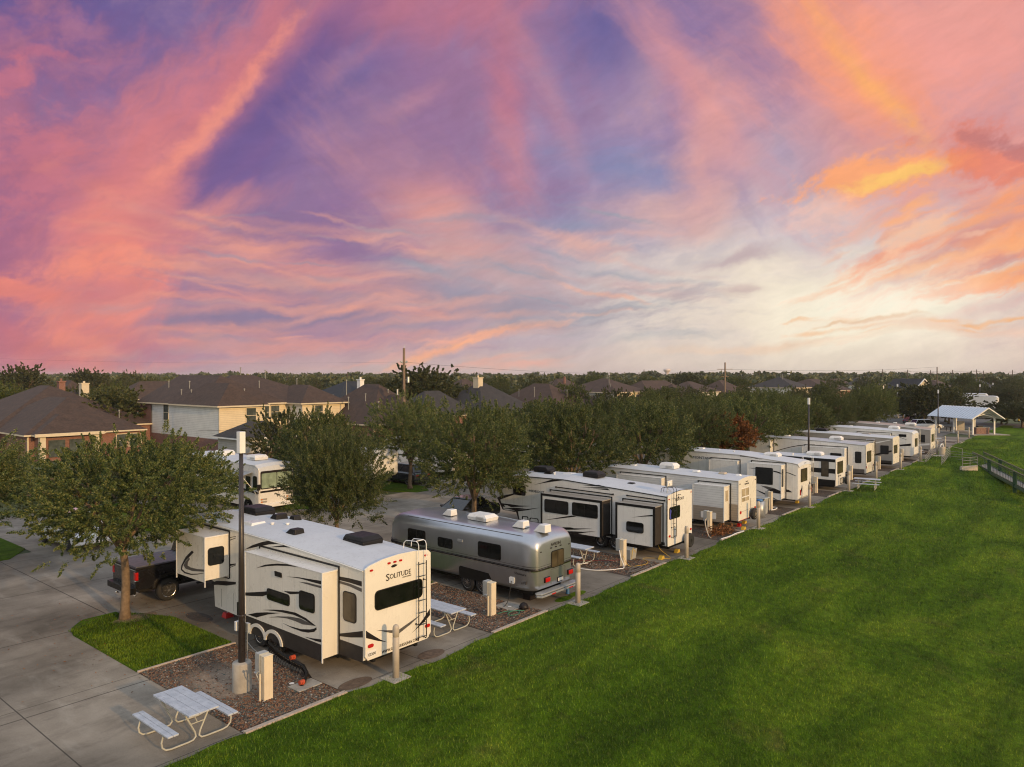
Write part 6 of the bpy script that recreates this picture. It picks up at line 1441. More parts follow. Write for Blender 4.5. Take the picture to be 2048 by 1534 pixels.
for (px, D, s, l) in ((1960, 164, .95, 'black pole seen over the right half of the shelter roof'), (1986, 200, .95, 'black pole farthest right beyond the shelter'), (1795, 150, .98, 'pole with a round dish at the right end of the near tree row')):
    x, y = cam_xy(px, D); o = dup(L0, (x, y, 0), 0, l, (1.3, 1.3, s))
    if px == 1795: mb = MB().mat('white_plastic'); mb.smooth = True; mb.lathe((0, -.18, 5.0), [(.02, 0), (.3, .03), (.42, .12), (.40, .13), (.02, .04)], 16, 'Y'); mb.build('dish', o, local=True)
# hoses and clutter
def hose(name, label, pts, r, mat, n=10, group=None):
    mb = MB().mat(mat); mb.smooth = True; P = [Vector(p) for p in pts]; out = []
    for i in range(len(P)-1):
        a, b, c, d = P[max(i-1, 0)], P[i], P[i+1], P[min(i+2, len(P)-1)]
        for k in range(5):
            t_ = k/5; out.append(.5*((2*b)+(-a+c)*t_+(2*a-5*b+4*c-d)*t_*t_+(-a+3*b-3*c+d)*t_**3))
    out.append(P[-1]); mb.tube(out, r, n); o = mb.build(name); return tag(o, label, 'hose', group)
t_ = thing('sewer_hose', 'black ribbed sewer hose on a slatted support beside the cream trailer', 'hose', (12.2, 18.6, 0))
path = [(12.95, 20.4, .42), (12.55, 20.05, .36), (12.42, 19.4, .32), (12.36, 18.7, .28), (12.35, 18.0, .24), (12.2, 17.6, .18), (11.95, 17.35, .10), (11.8, 17.3, .02)]
mb = MB().mat('rv_black'); mb.tube(path, .045, 10); mb.build('pipe', t_)
mb = MB().mat('black_plastic')
for i in range(26):
    f = i/25*5; k = int(min(4, f)); a, b = Vector(path[k]), Vector(path[k+1]); p = a.lerp(b, f-k)
    for s in (-1, 1): mb.cyl((p.x+.14*s, p.y-.05, 0), (p.x-.08*s, p.y+.05, p.z), .011, .011, 5)
mb.build('support', t_)
mb = MB().mat('orange_plastic')
for (x, y, z) in ((12.37, 18.55, .34), (11.84, 17.33, .11)): mb.cyl((x-.07, y, z), (x+.07, y, z), .065, .065, 10); mb.box(x-.03, y-.09, z-.04, x+.03, y+.09, z+.02)
mb.build('fitting', t_)
hose('water_hose', 'thin blue-grey hose lying on the concrete beside the cream trailer', [(12.75, 21.7, .02), (12.5, 20.9, .02), (12.3, 20.1, .02), (11.9, 19.3, .03), (11.2, 18.0, .03), (10.6, 17.4, .5), (10.5, 17.38, .74)], .014, 'galv')
tag(disc('cleanout_cap', 11.72, 17.62, .07, .07, 'white_plastic', .04), 'round white cleanout cap on the nearest gravel bed', 'cap')
mb = MB().mat('slab'); mb.box(11.55, 17.02, 0, 12.3, 17.55, .03); tag(mb.build('sewer_pad', bevel=.01), 'small concrete square under the orange hose fitting', 'slab')
mb = MB().mat('slab'); mb.box(20.5, 17.0, 0, 21.3, 17.9, .03); tag(mb.build('sewer_pad', bevel=.01), 'small concrete square beside the silver trailer tail', 'slab')
tag(disc('cleanout_cap', 20.75, 17.35, .07, .07, 'white_plastic', .045), 'round white cleanout cap behind the silver trailer', 'cap')
hose('power_cable', 'black cable hanging from the silver trailer side', [(21.24, 17.68, .82), (21.15, 17.66, .5), (20.9, 17.6, .1), (20.3, 17.45, .03), (19.8, 17.4, .3), (19.72, 17.42, .7)], .012, 'rv_black')
hose('garden_hose', 'green hose curled on the gravel behind the second pedestal', [(19.9, 17.2, .02), (20.3, 17.1, .03), (20.6, 16.8, .03), (20.3, 16.6, .02), (20.0, 16.8, .03), (20.4, 16.95, .04), (20.8, 16.7, .02)], .014, 'green_plastic')
mb = MB().mat('decal_dark'); mb.smooth = True
mb.lathe((20.95, 16.85, 0), [(.05, 0), (.16, .02), (.18, .10), (.12, .2), (.05, .24)], 10); tag(mb.build('rubber_boot'), 'dark lump of hose end on the gravel by the silver trailer bumper', 'hose end')
hose('water_hose', 'white water hose looping from the third pedestal onto the gravel', [(28.3, 17.3, .75), (28.25, 17.2, .45), (28.2, 17.0, .06), (27.9, 17.1, .03), (27.4, 17.4, .03), (27.0, 17.9, .03), (26.9, 18.6, .03), (27.4, 18.9, .03), (27.9, 18.7, .03)], .020, 'white_plastic')
hose('extension_cord', 'yellow cord trailing over the gravel below the black-framed trailer', [(28.45, 17.2, .5), (28.6, 17.0, .05), (29.0, 16.7, .03), (29.5, 16.6, .03), (29.9, 16.8, .03), (30.2, 17.2, .04), (30.6, 16.9, .03), (31.0, 16.35, .02), (31.3, 16.4, .02), (31.2, 16.8, .3), (31.1, 16.9, .55)], .010, 'yellow_plastic')
hose('garden_hose', 'dark red hose lying along the gravel beneath the black-framed slide', [(27.6, 19.6, .03), (28.3, 18.9, .03), (28.9, 18.2, .03), (29.3, 17.8, .04), (29.0, 17.3, .03)], .014, 'hose_red')
hose('garden_hose', 'blue-grey cable heap along the edge of the third gravel bed', [(27.6, 16.5, .03), (28.3, 16.4, .05), (28.9, 16.55, .03), (28.2, 16.65, .05), (27.8, 16.35, .03), (29.2, 16.3, .03)], .03, 'decal_grey')
mb = MB().mat('pedestal_grey'); mb.frustum(29.65, 17.55, 0, 30.15, 18.05, .48, -.05, -.05, -.05, -.05); mb.mat('yellow_plastic'); mb.tube([(29.7, 17.5, .05), (29.72, 17.46, .5), (29.85, 17.5, .54), (30.05, 17.5, .3)], .014, 6)
tag(mb.build('storage_tub', bevel=.015), 'pale grey tub with a yellow cord under the black-framed trailer', 'tub')
def chock(x, y, lab, mat='yellow_plastic'):
    mb = MB().mat(mat); mb.add([(x-.16, y-.1, 0), (x+.16, y-.1, 0), (x+.16, y+.1, 0), (x-.16, y+.1, 0), (x-.02, y-.1, .16), (x+.12, y-.1, .16), (x+.12, y+.1, .16), (x-.02, y+.1, .16)], [(0,3,2,1),(4,5,6,7),(0,1,5,4),(1,2,6,5),(2,3,7,6),(3,0,4,7)])
    tag(mb.build('wheel_chock', bevel=.012), lab, 'wheel chock')
chock(30.75, 16.55, 'yellow block on the ground left of the black-framed trailer corner'); chock(32.4, 16.6, 'yellow block under the rear of the black-framed trailer')
chock(39.6, 16.25, 'yellow block at the corrugated trailer corner, nearest the kerb'); chock(41.3, 16.9, 'yellow block under the corrugated trailer spare wheel'); chock(40.3, 16.8, 'red block under the corrugated trailer rear', 'red_plastic')
chock(50.2, 16.9, 'yellow block under the white trailer with the square window')
def canister(x, y, lab):
    mb = MB().mat('red_plastic'); mb.box(x-.11, y-.07, 0, x+.11, y+.07, .30); mb.cyl((x, y, .3), (x, y, .37), .04, .03, 8); mb.tube([(x-.08, y, .30), (x-.07, y, .36), (x+.05, y, .36), (x+.06, y, .30)], .012, 6)
    tag(mb.build('fuel_can', bevel=.015), lab, 'fuel can', 'red cans in a row behind the shelf')
for i in range(3): canister(36.3+.55*i, 18.9-.12*i, ('leftmost', 'middle', 'rightmost')[i]+' red can of the three behind the fourth pedestal')
t_ = thing('storage_rack', 'white wire storage rack right of the black-framed trailer', 'rack', (35.2, 17.9, 0))
mb = MB().mat('white_plastic')
for z in (.25, .62, 1.0, 1.3): mb.box(34.95, 17.6, z, 35.5, 18.2, z+.025)
mb.build('shelf', t_)
for (x, y) in ((34.97, 17.62), (35.48, 17.62), (34.97, 18.18), (35.48, 18.18)): mb = MB().mat('galv'); mb.cyl((x, y, 0), (x, y, 1.42), .018, .018, 6); mb.build('leg', t_)
mb = MB().mat('white_plastic'); mb.box(35.0, 17.66, 1.03, 35.42, 18.1, 1.27); mb.mat('stone_brown'); mb.box(35.0, 17.66, .28, 35.4, 18.1, .55); mb.box(35.02, 17.68, .65, 35.35, 18.05, .9); tag(mb.build('storage_box', bevel=.015), 'boxes stacked on the white wire rack', 'box')
hose('sewer_hose', 'tan hose arching out of the fourth pedestal', [(37.3, 17.35, .8), (37.0, 17.3, .75), (36.8, 17.15, .4), (36.6, 16.9, .05), (36.4, 16.7, .03)], .03, 'rv_tan')
t_ = thing('garden_plant', 'rusty brown dry plants around the fourth pedestal', 'plant', (38, 16.9, 0)); rr_ = np.random.RandomState(8)
C = np.stack([rr_.normal(38.0, .55, 900), rr_.normal(16.85, .28, 900), np.abs(rr_.normal(.12, .12, 900))], 1); a1 = rr_.normal(size=(900, 3)); b1 = rr_.normal(size=(900, 3)); s_ = .045
V = np.stack([C-a1*s_, C+b1*s_*.5, C+a1*s_, C-b1*s_*.5], 1).reshape(-1, 3)-np.array([38, 16.9, 0]); V[:, 2] = np.maximum(V[:, 2], .01)
me = np_mesh('foliage', V, np.arange(len(V)).reshape(-1, 4), 4); me.materials.append(MT['leaf_red']); o = bpy.data.objects.new('foliage', me); COL.objects.link(o); o.parent = t_
mb = MB().mat('pedestal_grey'); mb.frustum(44.6, 17.0, 0, 45.2, 17.6, .95, -.04, -.04, -.04, -.04); mb.box(44.5, 16.9, .951, 45.3, 17.7, 1.02); tag(mb.build('rubbish_bin', bevel=.03), 'grey wheeled bin by the fifth pedestal', 'bin')
mb = MB().mat('blue_plastic'); mb.smooth = True; mb.lathe((43.75, 16.95, .95), [(.17, 0), (.19, .04), (.19, .1), (.12, .13), (.02, .14)], 14); mb.mat('galv'); mb.box(43.45, 16.7, 0, 44.05, 17.2, .94); tag(mb.build('water_softener'), 'grey cabinet with a round blue lid beside the grey bin', 'cabinet')
hose('water_hose', 'white hose pieces on the gravel right of the grey bin', [(46.3, 17.2, .03), (46.9, 17.1, .04), (47.5, 17.3, .03), (47.3, 17.6, .03), (46.7, 17.4, .03)], .03, 'white_plastic')
hose('garden_hose', 'pale green hose lying along the kerb before the corrugated trailer', [(36.4, 16.12, .05), (37.2, 16.0, .06), (38.1, 16.05, .06), (38.9, 15.98, .04), (39.2, 16.1, .03)], .03, 'solar')
# bicycle on the rack of the pale grey trailer
t_ = thing('bicycle', 'dark bicycle hanging on the rear of the pale grey trailer', 'bicycle', (66.9, 16.1, .9))
for x in (66.45, 67.5):
    mb = MB().mat('rubber'); mb.tube([(x+.33*math.cos(2*math.pi*i/20), 16.1, .85+.33*math.sin(2*math.pi*i/20)) for i in range(21)], .025, 6); mb.mat('galv')
    for i in range(6): mb.cyl((x, 16.1, .85), (x+.32*math.cos(math.pi*i/3), 16.1, .85+.32*math.sin(math.pi*i/3)), .005, .005, 4)
    mb.build('wheel', t_)
mb = MB().mat('rv_black'); mb.tube([(66.45, 16.1, .85), (66.75, 16.1, 1.3), (67.35, 16.1, 1.3), (67.5, 16.1, .85)], .02, 6); mb.tube([(66.75, 16.1, 1.3), (66.95, 16.1, .85), (67.35, 16.1, 1.3)], .02, 6); mb.cyl((66.45, 16.1, .85), (66.95, 16.1, .85), .015, .015, 6); mb.build('frame', t_)
mb = MB().mat('rv_black'); mb.box(66.65, 16.05, 1.38, 66.88, 16.15, 1.42); mb.cyl((66.75, 16.1, 1.3), (66.75, 16.1, 1.38), .015, .015, 6); mb.build('saddle', t_)
# ------------------------------------------------------------------ vehicles
# black pickup parked on the road
t_ = thing('pickup_truck', 'black pickup truck with covered bed, parked behind the nearest tree', 'pickup truck', (14.8, 28.8, 0))
xr, ya, yb = 11.95, 27.82, 29.80
mb = MB().mat('truck_black')
prof = [(xr, .72), (xr, 1.38), (xr+2.15, 1.44), (xr+2.15, .62), (xr+1.75, .62)]+[(xr+1.20-.55*math.cos(math.pi*i/10), .62+.40*math.sin(math.pi*i/10)) for i in range(10, -1, -1)]+[(xr+.5, .62), (xr+.1, .62)]
n_ = len(prof); mb.add([(a, ya, b) for a, b in prof]+[(a, yb, b) for a, b in prof], [tuple(range(n_))[::-1], tuple(range(n_, 2*n_))]+[(i, (i+1) % n_, n_+(i+1) % n_, n_+i) for i in range(n_)])
mb.build('bed', t_, bevel=.03, seg=2)
mb = MB().mat('truck_black')
prof = [(xr+2.17, .55), (xr+2.17, 1.46), (xr+5.75, 1.38), (xr+5.88, 1.1), (xr+5.88, .6), (xr+5.3, .55)]+[(xr+4.80-.5*math.cos(math.pi*i/10), .55+.46*math.sin(math.pi*i/10)) for i in range(10, -1, -1)]+[(xr+4.25, .5)]
n_ = len(prof); mb.add([(a, ya, b) for a, b in prof]+[(a, yb, b) for a, b in prof], [tuple(range(n_))[::-1], tuple(range(n_, 2*n_))]+[(i, (i+1) % n_, n_+(i+1) % n_, n_+i) for i in range(n_)])
mb.frustum(xr+2.2, ya+.06, 1.461, xr+4.45, yb-.06, 2.02, .12, .14, .62, .14)
cab = mb.build('cab', t_, bevel=.04, seg=2)
mb = MB().mat('glass')
mb.add([(xr+2.4, ya+.065, 1.5), (xr+3.95, ya+.065, 1.5), (xr+3.6, ya+.175, 1.94), (xr+2.45, ya+.175, 1.94)], [(0, 1, 2, 3)]); mb.build('window', cab)
mb = MB().mat('tonneau'); mb.box(xr+.06, ya+.08, 1.42, xr+2.1, yb-.08, 1.475); mb.mat('rv_black'); mb.box(xr-.01, ya-.01, 1.385, xr+2.16, ya+.075, 1.455); mb.box(xr-.01, yb-.075, 1.385, xr+2.16, yb+.01, 1.455); mb.box(xr-.012, ya+.08, 1.385, xr+.055, yb-.08, 1.455); mb.build('bed_cover', t_, bevel=.012)
mb = MB().mat('red_lens'); mb.box(xr-.012, ya-.012, 1.0, xr+.10, ya+.16, 1.30); mb.mat('chrome'); mb.box(xr-.004, ya-.006, .96, xr+.13, ya+.17, .995); mb.build('tail_light', t_, bevel=.02)
mb = MB().mat('red_lens'); mb.box(xr-.012, yb-.16, 1.0, xr+.10, yb+.012, 1.30); mb.build('tail_light', t_, bevel=.02)
mb = MB().mat('rv_black'); mb.box(xr-.20, ya+.0, .52, xr+.02, yb-.0, .74); mb.mat('chrome'); mb.cyl((xr-.2, 28.8, .45), (xr-.3, 28.8, .5), .03, .03, 8); mb.cyl((xr+.05, ya+.22, .42), (xr+.05, ya+.12, .42), .045, .045, 8); mb.build('bumper', t_, bevel=.03)
mb = MB().mat('rv_black')
for cx in (xr+1.20, xr+4.80):
    out = [(cx-.60*math.cos(math.pi*i/12), .58+.50*math.sin(math.pi*i/12)) for i in range(13)]; inn = [(cx-.50*math.cos(math.pi*i/12), .58+.41*math.sin(math.pi*i/12)) for i in range(13)]
    mb.plate(out+inn[::-1], 'B', ya, .05)
mb.build('wheel_flare', t_, bevel=.01)
for cx in (xr+1.20, xr+4.80):
    wheel(t_, cx, ya+.10, .43, .43, .28, -1, axis='Y', spokes=6); wheel(t_, cx, yb-.10, .43, .43, .28, 1, axis='Y', spokes=6)
mb = MB().mat('rv_black'); mb.box(xr+2.3, ya-.09, .42, xr+4.2, ya+.03, .48); mb.box(xr+.3, ya+.4, .42, xr+5.4, yb-.4, .60); mb.build('running_board', t_)
mb = MB().mat('white_plastic'); mb.plate([(28.6, .82), (28.95, .82), (28.95, .98), (28.6, .98)], 'L', xr-.0, .01); mb.build('licence_plate', t_)
# generic car: lofted body with a tumblehome cabin
def car(name, label, cat, x, y, rz, L=4.7, W_=1.84, H_=1.45, paint='car_white', suv=False, group=None):
    t_ = thing(name, label, cat, (0, 0, 0), 0, group); h0 = .95 if not suv else 1.02
    mb = MB().mat(paint); mb.smooth = False
    st = [(-L/2, .42, h0-.22, .12), (-L/2+.12, .30, h0-.05, .03), (-L/2+.9, .24, h0, 0), (0, .22, h0+.01, 0), (L/2-1.1, .24, h0-.05, .0), (L/2-.3, .28, h0-.17, .05), (L/2-.02, .36, h0-.34, .2)]
    rings = []
    for (a, b, c, i) in st:
        w2 = W_/2-i; rings.append([(a, -w2+.06, b), (a, -w2, b+.15), (a, -w2+.015, c-.12), (a, -w2+.10, c), (a, w2-.10, c), (a, w2-.015, c-.12), (a, w2, b+.15), (a, w2-.06, b)])
    mb.loft(rings); mb.build('body', t_, bevel=.03)
    x0, x1 = (-L/2+.25, L/2-1.25) if suv else (-L/2+.75, L/2-1.2)
    mb = MB().mat('glass'); r1 = (.35, .95) if suv else (.75, .95)
    mb.frustum(x0, -W_/2+.08, h0-.03, x1, W_/2-.08, H_-.05, r1[0], .20, r1[1], .20); mb.build('windows', t_, bevel=.02)
    mb = MB().mat(paint); xa, xb = x0+r1[0], x1-r1[1]; mb.frustum(xa-.06, -W_/2+.26, H_-.055, xb+.08, W_/2-.26, H_, .05, .05, .05, .05)
    for s in (-1, 1):
        for (pa, pb) in ((x0, xa), (x1, xb), ((x0+x1)/2, (xa+xb)/2)): mb.tube([(pa, s*(W_/2-.075), h0-.03), (pb, s*(W_/2-.275), H_-.05)], .028, 6)
    mb.build('roof', t_, bevel=.02)
    for sx in (-L/2+.85, L/2-.92):
        for s in (-1, 1): wheel(t_, sx, s*(W_/2-.10), .33, .33, .21, s, axis='Y', spokes=5)
    for s in (-1, 1):
        mb = MB().mat('red_lens'); mb.box(-L/2-.01, s*(W_/2-.32)-.16, h0-.30, -L/2+.14, s*(W_/2-.32)+.16, h0-.18); mb.build('tail_light', t_, bevel=.02)
        mb = MB().mat('chrome'); mb.box(L/2-.30, s*(W_/2-.30)-.14, h0-.40, L/2-.12, s*(W_/2-.30)+.14, h0-.27); mb.build('headlight', t_, bevel=.02)
        mb = MB().mat(paint); mb.box(x1-.35, s*(W_/2+.06)-.08, h0-.02, x1-.2, s*(W_/2+.06)+.08, h0+.1); mb.build('mirror', t_, bevel=.02)
    t_.location = (x, y, 0); t_.rotation_euler = (0, 0, rz); return t_
car('sedan', 'black sedan parked on the road behind the silver trailer', 'car', 31.3, 29.6, R(182), paint='truck_black')
car('parked_car', 'white car half hidden under the left tree crown', 'car', 14.6, 40.9, R(-88), paint='car_white', suv=True, H_=1.6)
car('parked_car', 'covered dark car behind the white trailer nose', 'car', 39.9, 44.5, R(90), paint='car_dark', suv=True, H_=1.6)
x, y = cam_xy(1853, 117); car('suv', 'white suv parked left of the picnic shelter', 'car', x, y, R(-48), paint='car_white', suv=True, H_=1.66, L=4.8)
x, y = cam_xy(1838, 128); car('suv', 'dark suv parked behind the white suv', 'car', x, y, R(-50), paint='car_dark', suv=True, H_=1.7, L=4.8)
x, y = cam_xy(1959, 150); car('parked_car', 'silver car seen through the shelter between its posts', 'car', x, y, R(-40), paint='car_silver', suv=True, H_=1.6)
x, y = cam_xy(1994, 150); car('parked_car', 'white car seen behind the right shelter post', 'car', x, y, R(-40), paint='car_white', suv=True, H_=1.6)
x, y = cam_xy(2024, 160); car('parked_car', 'dark red car on the far right behind two yellow posts', 'car', x, y, R(-45), paint='car_red')
x, y = cam_xy(2046, 158); car('parked_car', 'dark car cut by the right edge of the picture', 'car', x, y, R(-45), paint='car_dark')
# ------------------------------------------------------------------ picnic shelter
x, y = cam_xy(1946, 106.5)
t_ = thing('picnic_shelter', 'open picnic shelter with a white ribbed metal gable roof', 'shelter', (x, y, 0), R(-45))
Wd, Ln = 3.5, 8.2
mb = MB().mat('slab'); mb.box(-.5, -.9, -.02, Wd+1.6, Ln+.6, .06); mb.build('floor_slab', t_, local=True)
for (px_, py_) in ((.1, .1), (.1, Ln/2), (.1, Ln-.1), (Wd-.1, .1), (Wd-.1, Ln/2), (Wd-.1, Ln-.1)): mb = MB().mat('white_paint'); mb.box(px_-.09, py_-.09, .06, px_+.09, py_+.09, 2.42); mb.build('post', t_, local=True)
ez, rz_ = 2.35, 3.95; ov = .75
mb = MB().mat('metal_roof'); xm = Wd/2; y0, y1 = -.9, Ln+.7
th = math.atan2(rz_-ez, xm+ov)
mb.add([(-ov, y0, ez), (-ov, y1, ez), (xm, y1, rz_), (xm, y0, rz_), (Wd+ov, y0, ez), (Wd+ov, y1, ez)], [(0, 1, 2, 3), (3, 2, 5, 4)])
mb.add([(-ov, y0, ez-.05), (-ov, y1, ez-.05), (xm, y1, rz_-.06), (xm, y0, rz_-.06), (Wd+ov, y0, ez-.05), (Wd+ov, y1, ez-.05)], [(3, 2, 1, 0), (4, 5, 2, 3)])
k = y0
while k < y1+.01:
    for s in (-1, 1):
        ea = (-ov if s < 0 else Wd+ov); mb.tube([(ea, k, ez+.03), (xm, k, rz_+.03)], .035, 4)
    k += (y1-y0)/16
mb.build('roof', t_, local=True)
mb = MB().mat('white_paint')
for yy in (y0, y1):
    for s in (-1, 1):
        ea = (-ov if s < 0 else Wd+ov); mb.tube([(ea, yy, ez-.05), (xm, yy, rz_-.07)], .07, 4)
for yy in (.1, Ln/2, Ln-.1):
    mb.tube([(-.1, yy, 2.45), (xm, yy, 2.95), (Wd+.1, yy, 2.45)], .07, 4); mb.tube([(.1, yy, 2.6), (xm, yy, 3.75), (Wd-.1, yy, 2.6)], .06, 4); mb.tube([(xm, yy, 2.95), (xm, yy, 3.75)], .06, 4); mb.tube([(xm, yy, 3.0), (xm*.5, yy, 3.1)], .05, 4); mb.tube([(xm, yy, 3.0), (xm*1.5, yy, 3.1)], .05, 4)
for xx in (.1, Wd-.1): mb.box(xx-.08, -.1, 2.43, xx+.08, Ln+.1, 2.6)
mb.build('roof_truss', t_, local=True)
def local_box(name, label, cat, boxes, mat, bevel=.01):
    q = thing(name, label, cat, (x, y, 0), R(-45)); mb = MB().mat(mat)
    for b in boxes:
        if isinstance(b, str): mb.mat(b)
        else: mb.box(*b)
    mb.build('base', q, local=True, bevel=bevel); return q
local_box('barbecue_counter', 'brown stone barbecue counter under the shelter gable', 'barbecue', [(1.2, .8, .06, 3.2, 1.7, .95), 'slab', (1.15, .75, .951, 3.25, 1.75, 1.02), 'rv_black', (1.6, .95, 1.021, 2.3, 1.55, 1.25)], 'stone_brown')
local_box('notice_board', 'pale folding screen standing inside the shelter', 'board', [(1.0, 4.6, .3, 2.2, 4.66, 1.7), (1.05, 4.6, .06, 1.1, 4.65, .3), (2.1, 4.6, .06, 2.15, 4.65, .3)], 'rv_grey')
local_box('patio_table', 'dark patio table under the left half of the shelter', 'table', [(.6, 5.6, .7, 1.6, 6.8, .76), (.7, 5.7, .06, .76, 5.76, .7), (1.45, 6.6, .06, 1.51, 6.66, .7), (.7, 6.6, .06, .76, 6.66, .7), (1.45, 5.7, .06, 1.51, 5.76, .7)], 'decal_dark')
for i, (px, D) in enumerate(((2013, 140), (2038, 140))):
    xx, yy = cam_xy(px, D); mb = MB().mat('yellow_plastic'); mb.cyl((xx, yy, 0), (xx, yy, 1.3), .12, .12, 12); mb.cyl((xx, yy, 1.3), (xx, yy, 1.38), .12, .04, 12); tag(mb.build('bollard'), ('left', 'right')[i]+' yellow-green bollard of the pair at the far right road edge', 'bollard')
xx, yy = cam_xy(1852, 106); 
# ------------------------------------------------------------------ ramp, railings, retaining wall, footbridge
def P2(px, D): return cam_xy(px, D)
t_ = thing('ramp_landing', 'concrete stair flight with landing going down to the footbridge', 'stairs', (80, 13, -.3))
A = Vector(P2(1858, 76)+(0,)); Bq = Vector(P2(1890, 74)+(0,)); Cq = Vector(P2(1925, 69)+(0,)); Dq = Vector(P2(1956, 70)+(0,))
mb = MB().mat('slab')
for i in range(7):
    f0, f1 = i/7, (i+1)/7; a = Vector(P2(1868-16*f0*1.2, 79-7*f0)+(0,)); b = Vector(P2(1890-2*f0, 79-7*f0)+(0,)); c = Vector(P2(1890-2*f1, 79-7*f1)+(0,)); d = Vector(P2(1868-16*f1*1.2, 79-7*f1)+(0,)); z = .05-.06*i
    mb.add([(p.x, p.y, z) for p in (a, b, c, d)]+[(p.x, p.y, z-.4) for p in (a, b, c, d)], [(0, 1, 2, 3), (4, 5, 1, 0), (5, 6, 2, 1), (6, 7, 3, 2), (7, 4, 0, 3)])
lnd = [P2(1850, 72), P2(1925, 68.6), P2(1957, 69.6), P2(1950, 76), P2(1888, 77)]
mb.add([(a, b, -.35) for a, b in lnd]+[(a, b, -1.3) for a, b in lnd], [tuple(range(5)), tuple(range(5, 10))[::-1]]+[(i, (i+1) % 5, 5+(i+1) % 5, 5+i) for i in range(5)])
mb.build('steps', t_)
mb = MB().mat('stone_grey'); a, b = P2(1925, 68.5), P2(1957, 69.5)
v = Vector((b[0]-a[0], b[1]-a[1], 0)).normalized(); nrm = Vector((v.y, -v.x, 0))*.22
mb.add([(a[0], a[1], .08), (b[0], b[1], .08), (b[0]-nrm.x, b[1]-nrm.y, .08), (a[0]-nrm.x, a[1]-nrm.y, .08), (a[0], a[1], -1.3), (b[0], b[1], -1.3), (b[0]-nrm.x, b[1]-nrm.y, -1.3), (a[0]-nrm.x, a[1]-nrm.y, -1.3)], [(0,1,2,3),(4,7,6,5),(0,4,5,1),(1,5,6,2),(2,6,7,3),(3,7,4,0)])
tag(mb.build('retaining_wall', bevel=.015), 'tan concrete retaining wall at the foot of the ramp', 'wall')
def railing(label, pts, h=1.0, rails=4, mat='rail_grey', name='handrail', every=1.5, r=.02, balusters=0):
    q = thing(name, label, 'railing', (pts[0][0], pts[0][1], pts[0][2])); mb = MB().mat(mat)
    for i in range(rails):
        hh = h*(i+1)/rails if not balusters else (h if i else .12); mb.tube([(a, b, c+hh) for a, b, c in pts], r, 6)
    mb.build('rail', q)
    for i in range(len(pts)-1):
        a, b = Vector(pts[i]), Vector(pts[i+1]); n_ = max(1, round((b-a).length/every))
        for k in range(n_+(i == len(pts)-2)):
            p = a.lerp(b, k/n_); mb = MB().mat(mat); mb.cyl((p.x, p.y, p.z-.05), (p.x, p.y, p.z+h), r*1.3, r*1.3, 6); mb.build('post', q)
        if balusters:
            mb = MB().mat(mat); m_ = int((b-a).length/.22)
            for k in range(m_): p = a.lerp(b, k/m_); mb.cyl((p.x, p.y, p.z+.12), (p.x, p.y, p.z+h), .016, .016, 4)
            mb.build('balusters', q)
    return q
railing('left grey handrail running down beside the steps', [P2(1868, 79)+(.05,), P2(1851, 72)+(-.35,)])
railing('right grey handrail running down beside the steps', [P2(1901, 79)+(.05,), P2(1884, 71)+(-.35,)])
railing('grey railing along the back of the lower landing', [P2(1901, 77)+(-.35,), P2(1925, 76)+(-.35,), P2(1956, 74)+(-.35,)], rails=4)
railing('grey railing on top of the tan retaining wall', [P2(1926, 68.6)+(.08,), P2(1956, 69.6)+(.08,)], h=.8, rails=3)
railing('thin grey cable rail climbing the lawn behind the ramp', [P2(1901, 79)+(.1,), P2(1926, 80)+(-.3,)], h=.9, rails=1, r=.02)
x_, y_ = P2(1885, 79.5); t_ = thing('litter_bin', 'stone litter bin with a curved white hood at the top of the steps', 'bin', (x_, y_, 0))
mb = MB().mat('stone_grey'); mb.cyl((x_, y_, 0), (x_, y_, .85), .32, .32, 16); mb.build('drum', t_)
mb = MB().mat('white_plastic'); mb.tube([(x_-.30, y_+.1, .85), (x_-.28, y_+.1, 1.05), (x_-.1, y_, 1.2), (x_+.15, y_-.05, 1.15), (x_+.28, y_-.1, .86)], .06, 8); mb.build('hood', t_)
t_ = thing('footbridge', 'dark green footbridge with baluster railings over the swale', 'bridge', (75, 9, -.4))
def bridge_side(o, zt):
    a = Vector(P2(1946+o*22, 76)+(0,)); b = Vector(P2(2031+o*22, 60.5)+(0,)); c = b+(b-a)*.5; q = [(a.x, a.y, zt), (b.x, b.y, zt), (c.x, c.y, zt)]
    mb = MB().mat('bridge_green'); mb.tube([(p[0], p[1], zt+1.1) for p in q], .06, 6); mb.tube([(p[0], p[1], zt+.95) for p in q], .035, 6); mb.tube([(p[0], p[1], zt+.08) for p in q], .05, 6); mb.build('top_rail', t_)
    mb = MB().mat('bridge_green'); n_ = 46; tot = c-a
    for i in range(n_+1): p = a+tot*(i/n_); mb.cyl((p.x, p.y, zt+.08), (p.x, p.y, zt+1.1), .018, .018, 4)
    mb.build('balusters', t_)
    for f in (.30, .667): p = a+tot*f; mb = MB().mat('bridge_green'); mb.box(p.x-.14, p.y-.14, -2.6, p.x+.14, p.y+.14, zt+1.12); mb.build('post', t_, bevel=.02)
    return a, c
z_ = -.42
a, c = bridge_side(0, z_); a2, c2 = bridge_side(1, z_)
mb = MB().mat('rail_grey'); mb.add([(a.x, a.y, z_+.05), (c.x, c.y, z_+.05), (c2.x, c2.y, z_+.05), (a2.x, a2.y, z_+.05), (a.x, a.y, z_-.05), (c.x, c.y, z_-.05), (c2.x, c2.y, z_-.05), (a2.x, a2.y, z_-.05)], [(0,1,2,3),(7,6,5,4),(0,4,5,1),(2,6,7,3),(1,5,6,2),(3,7,4,0)]); mb.build('deck', t_)
mb = MB().mat('bridge_green'); mb.tube([(a.x, a.y, z_-.12), (c.x, c.y, z_-.12)], .12, 6); mb.tube([(a2.x, a2.y, z_-.12), (c2.x, c2.y, z_-.12)], .12, 6); mb.build('girder', t_)
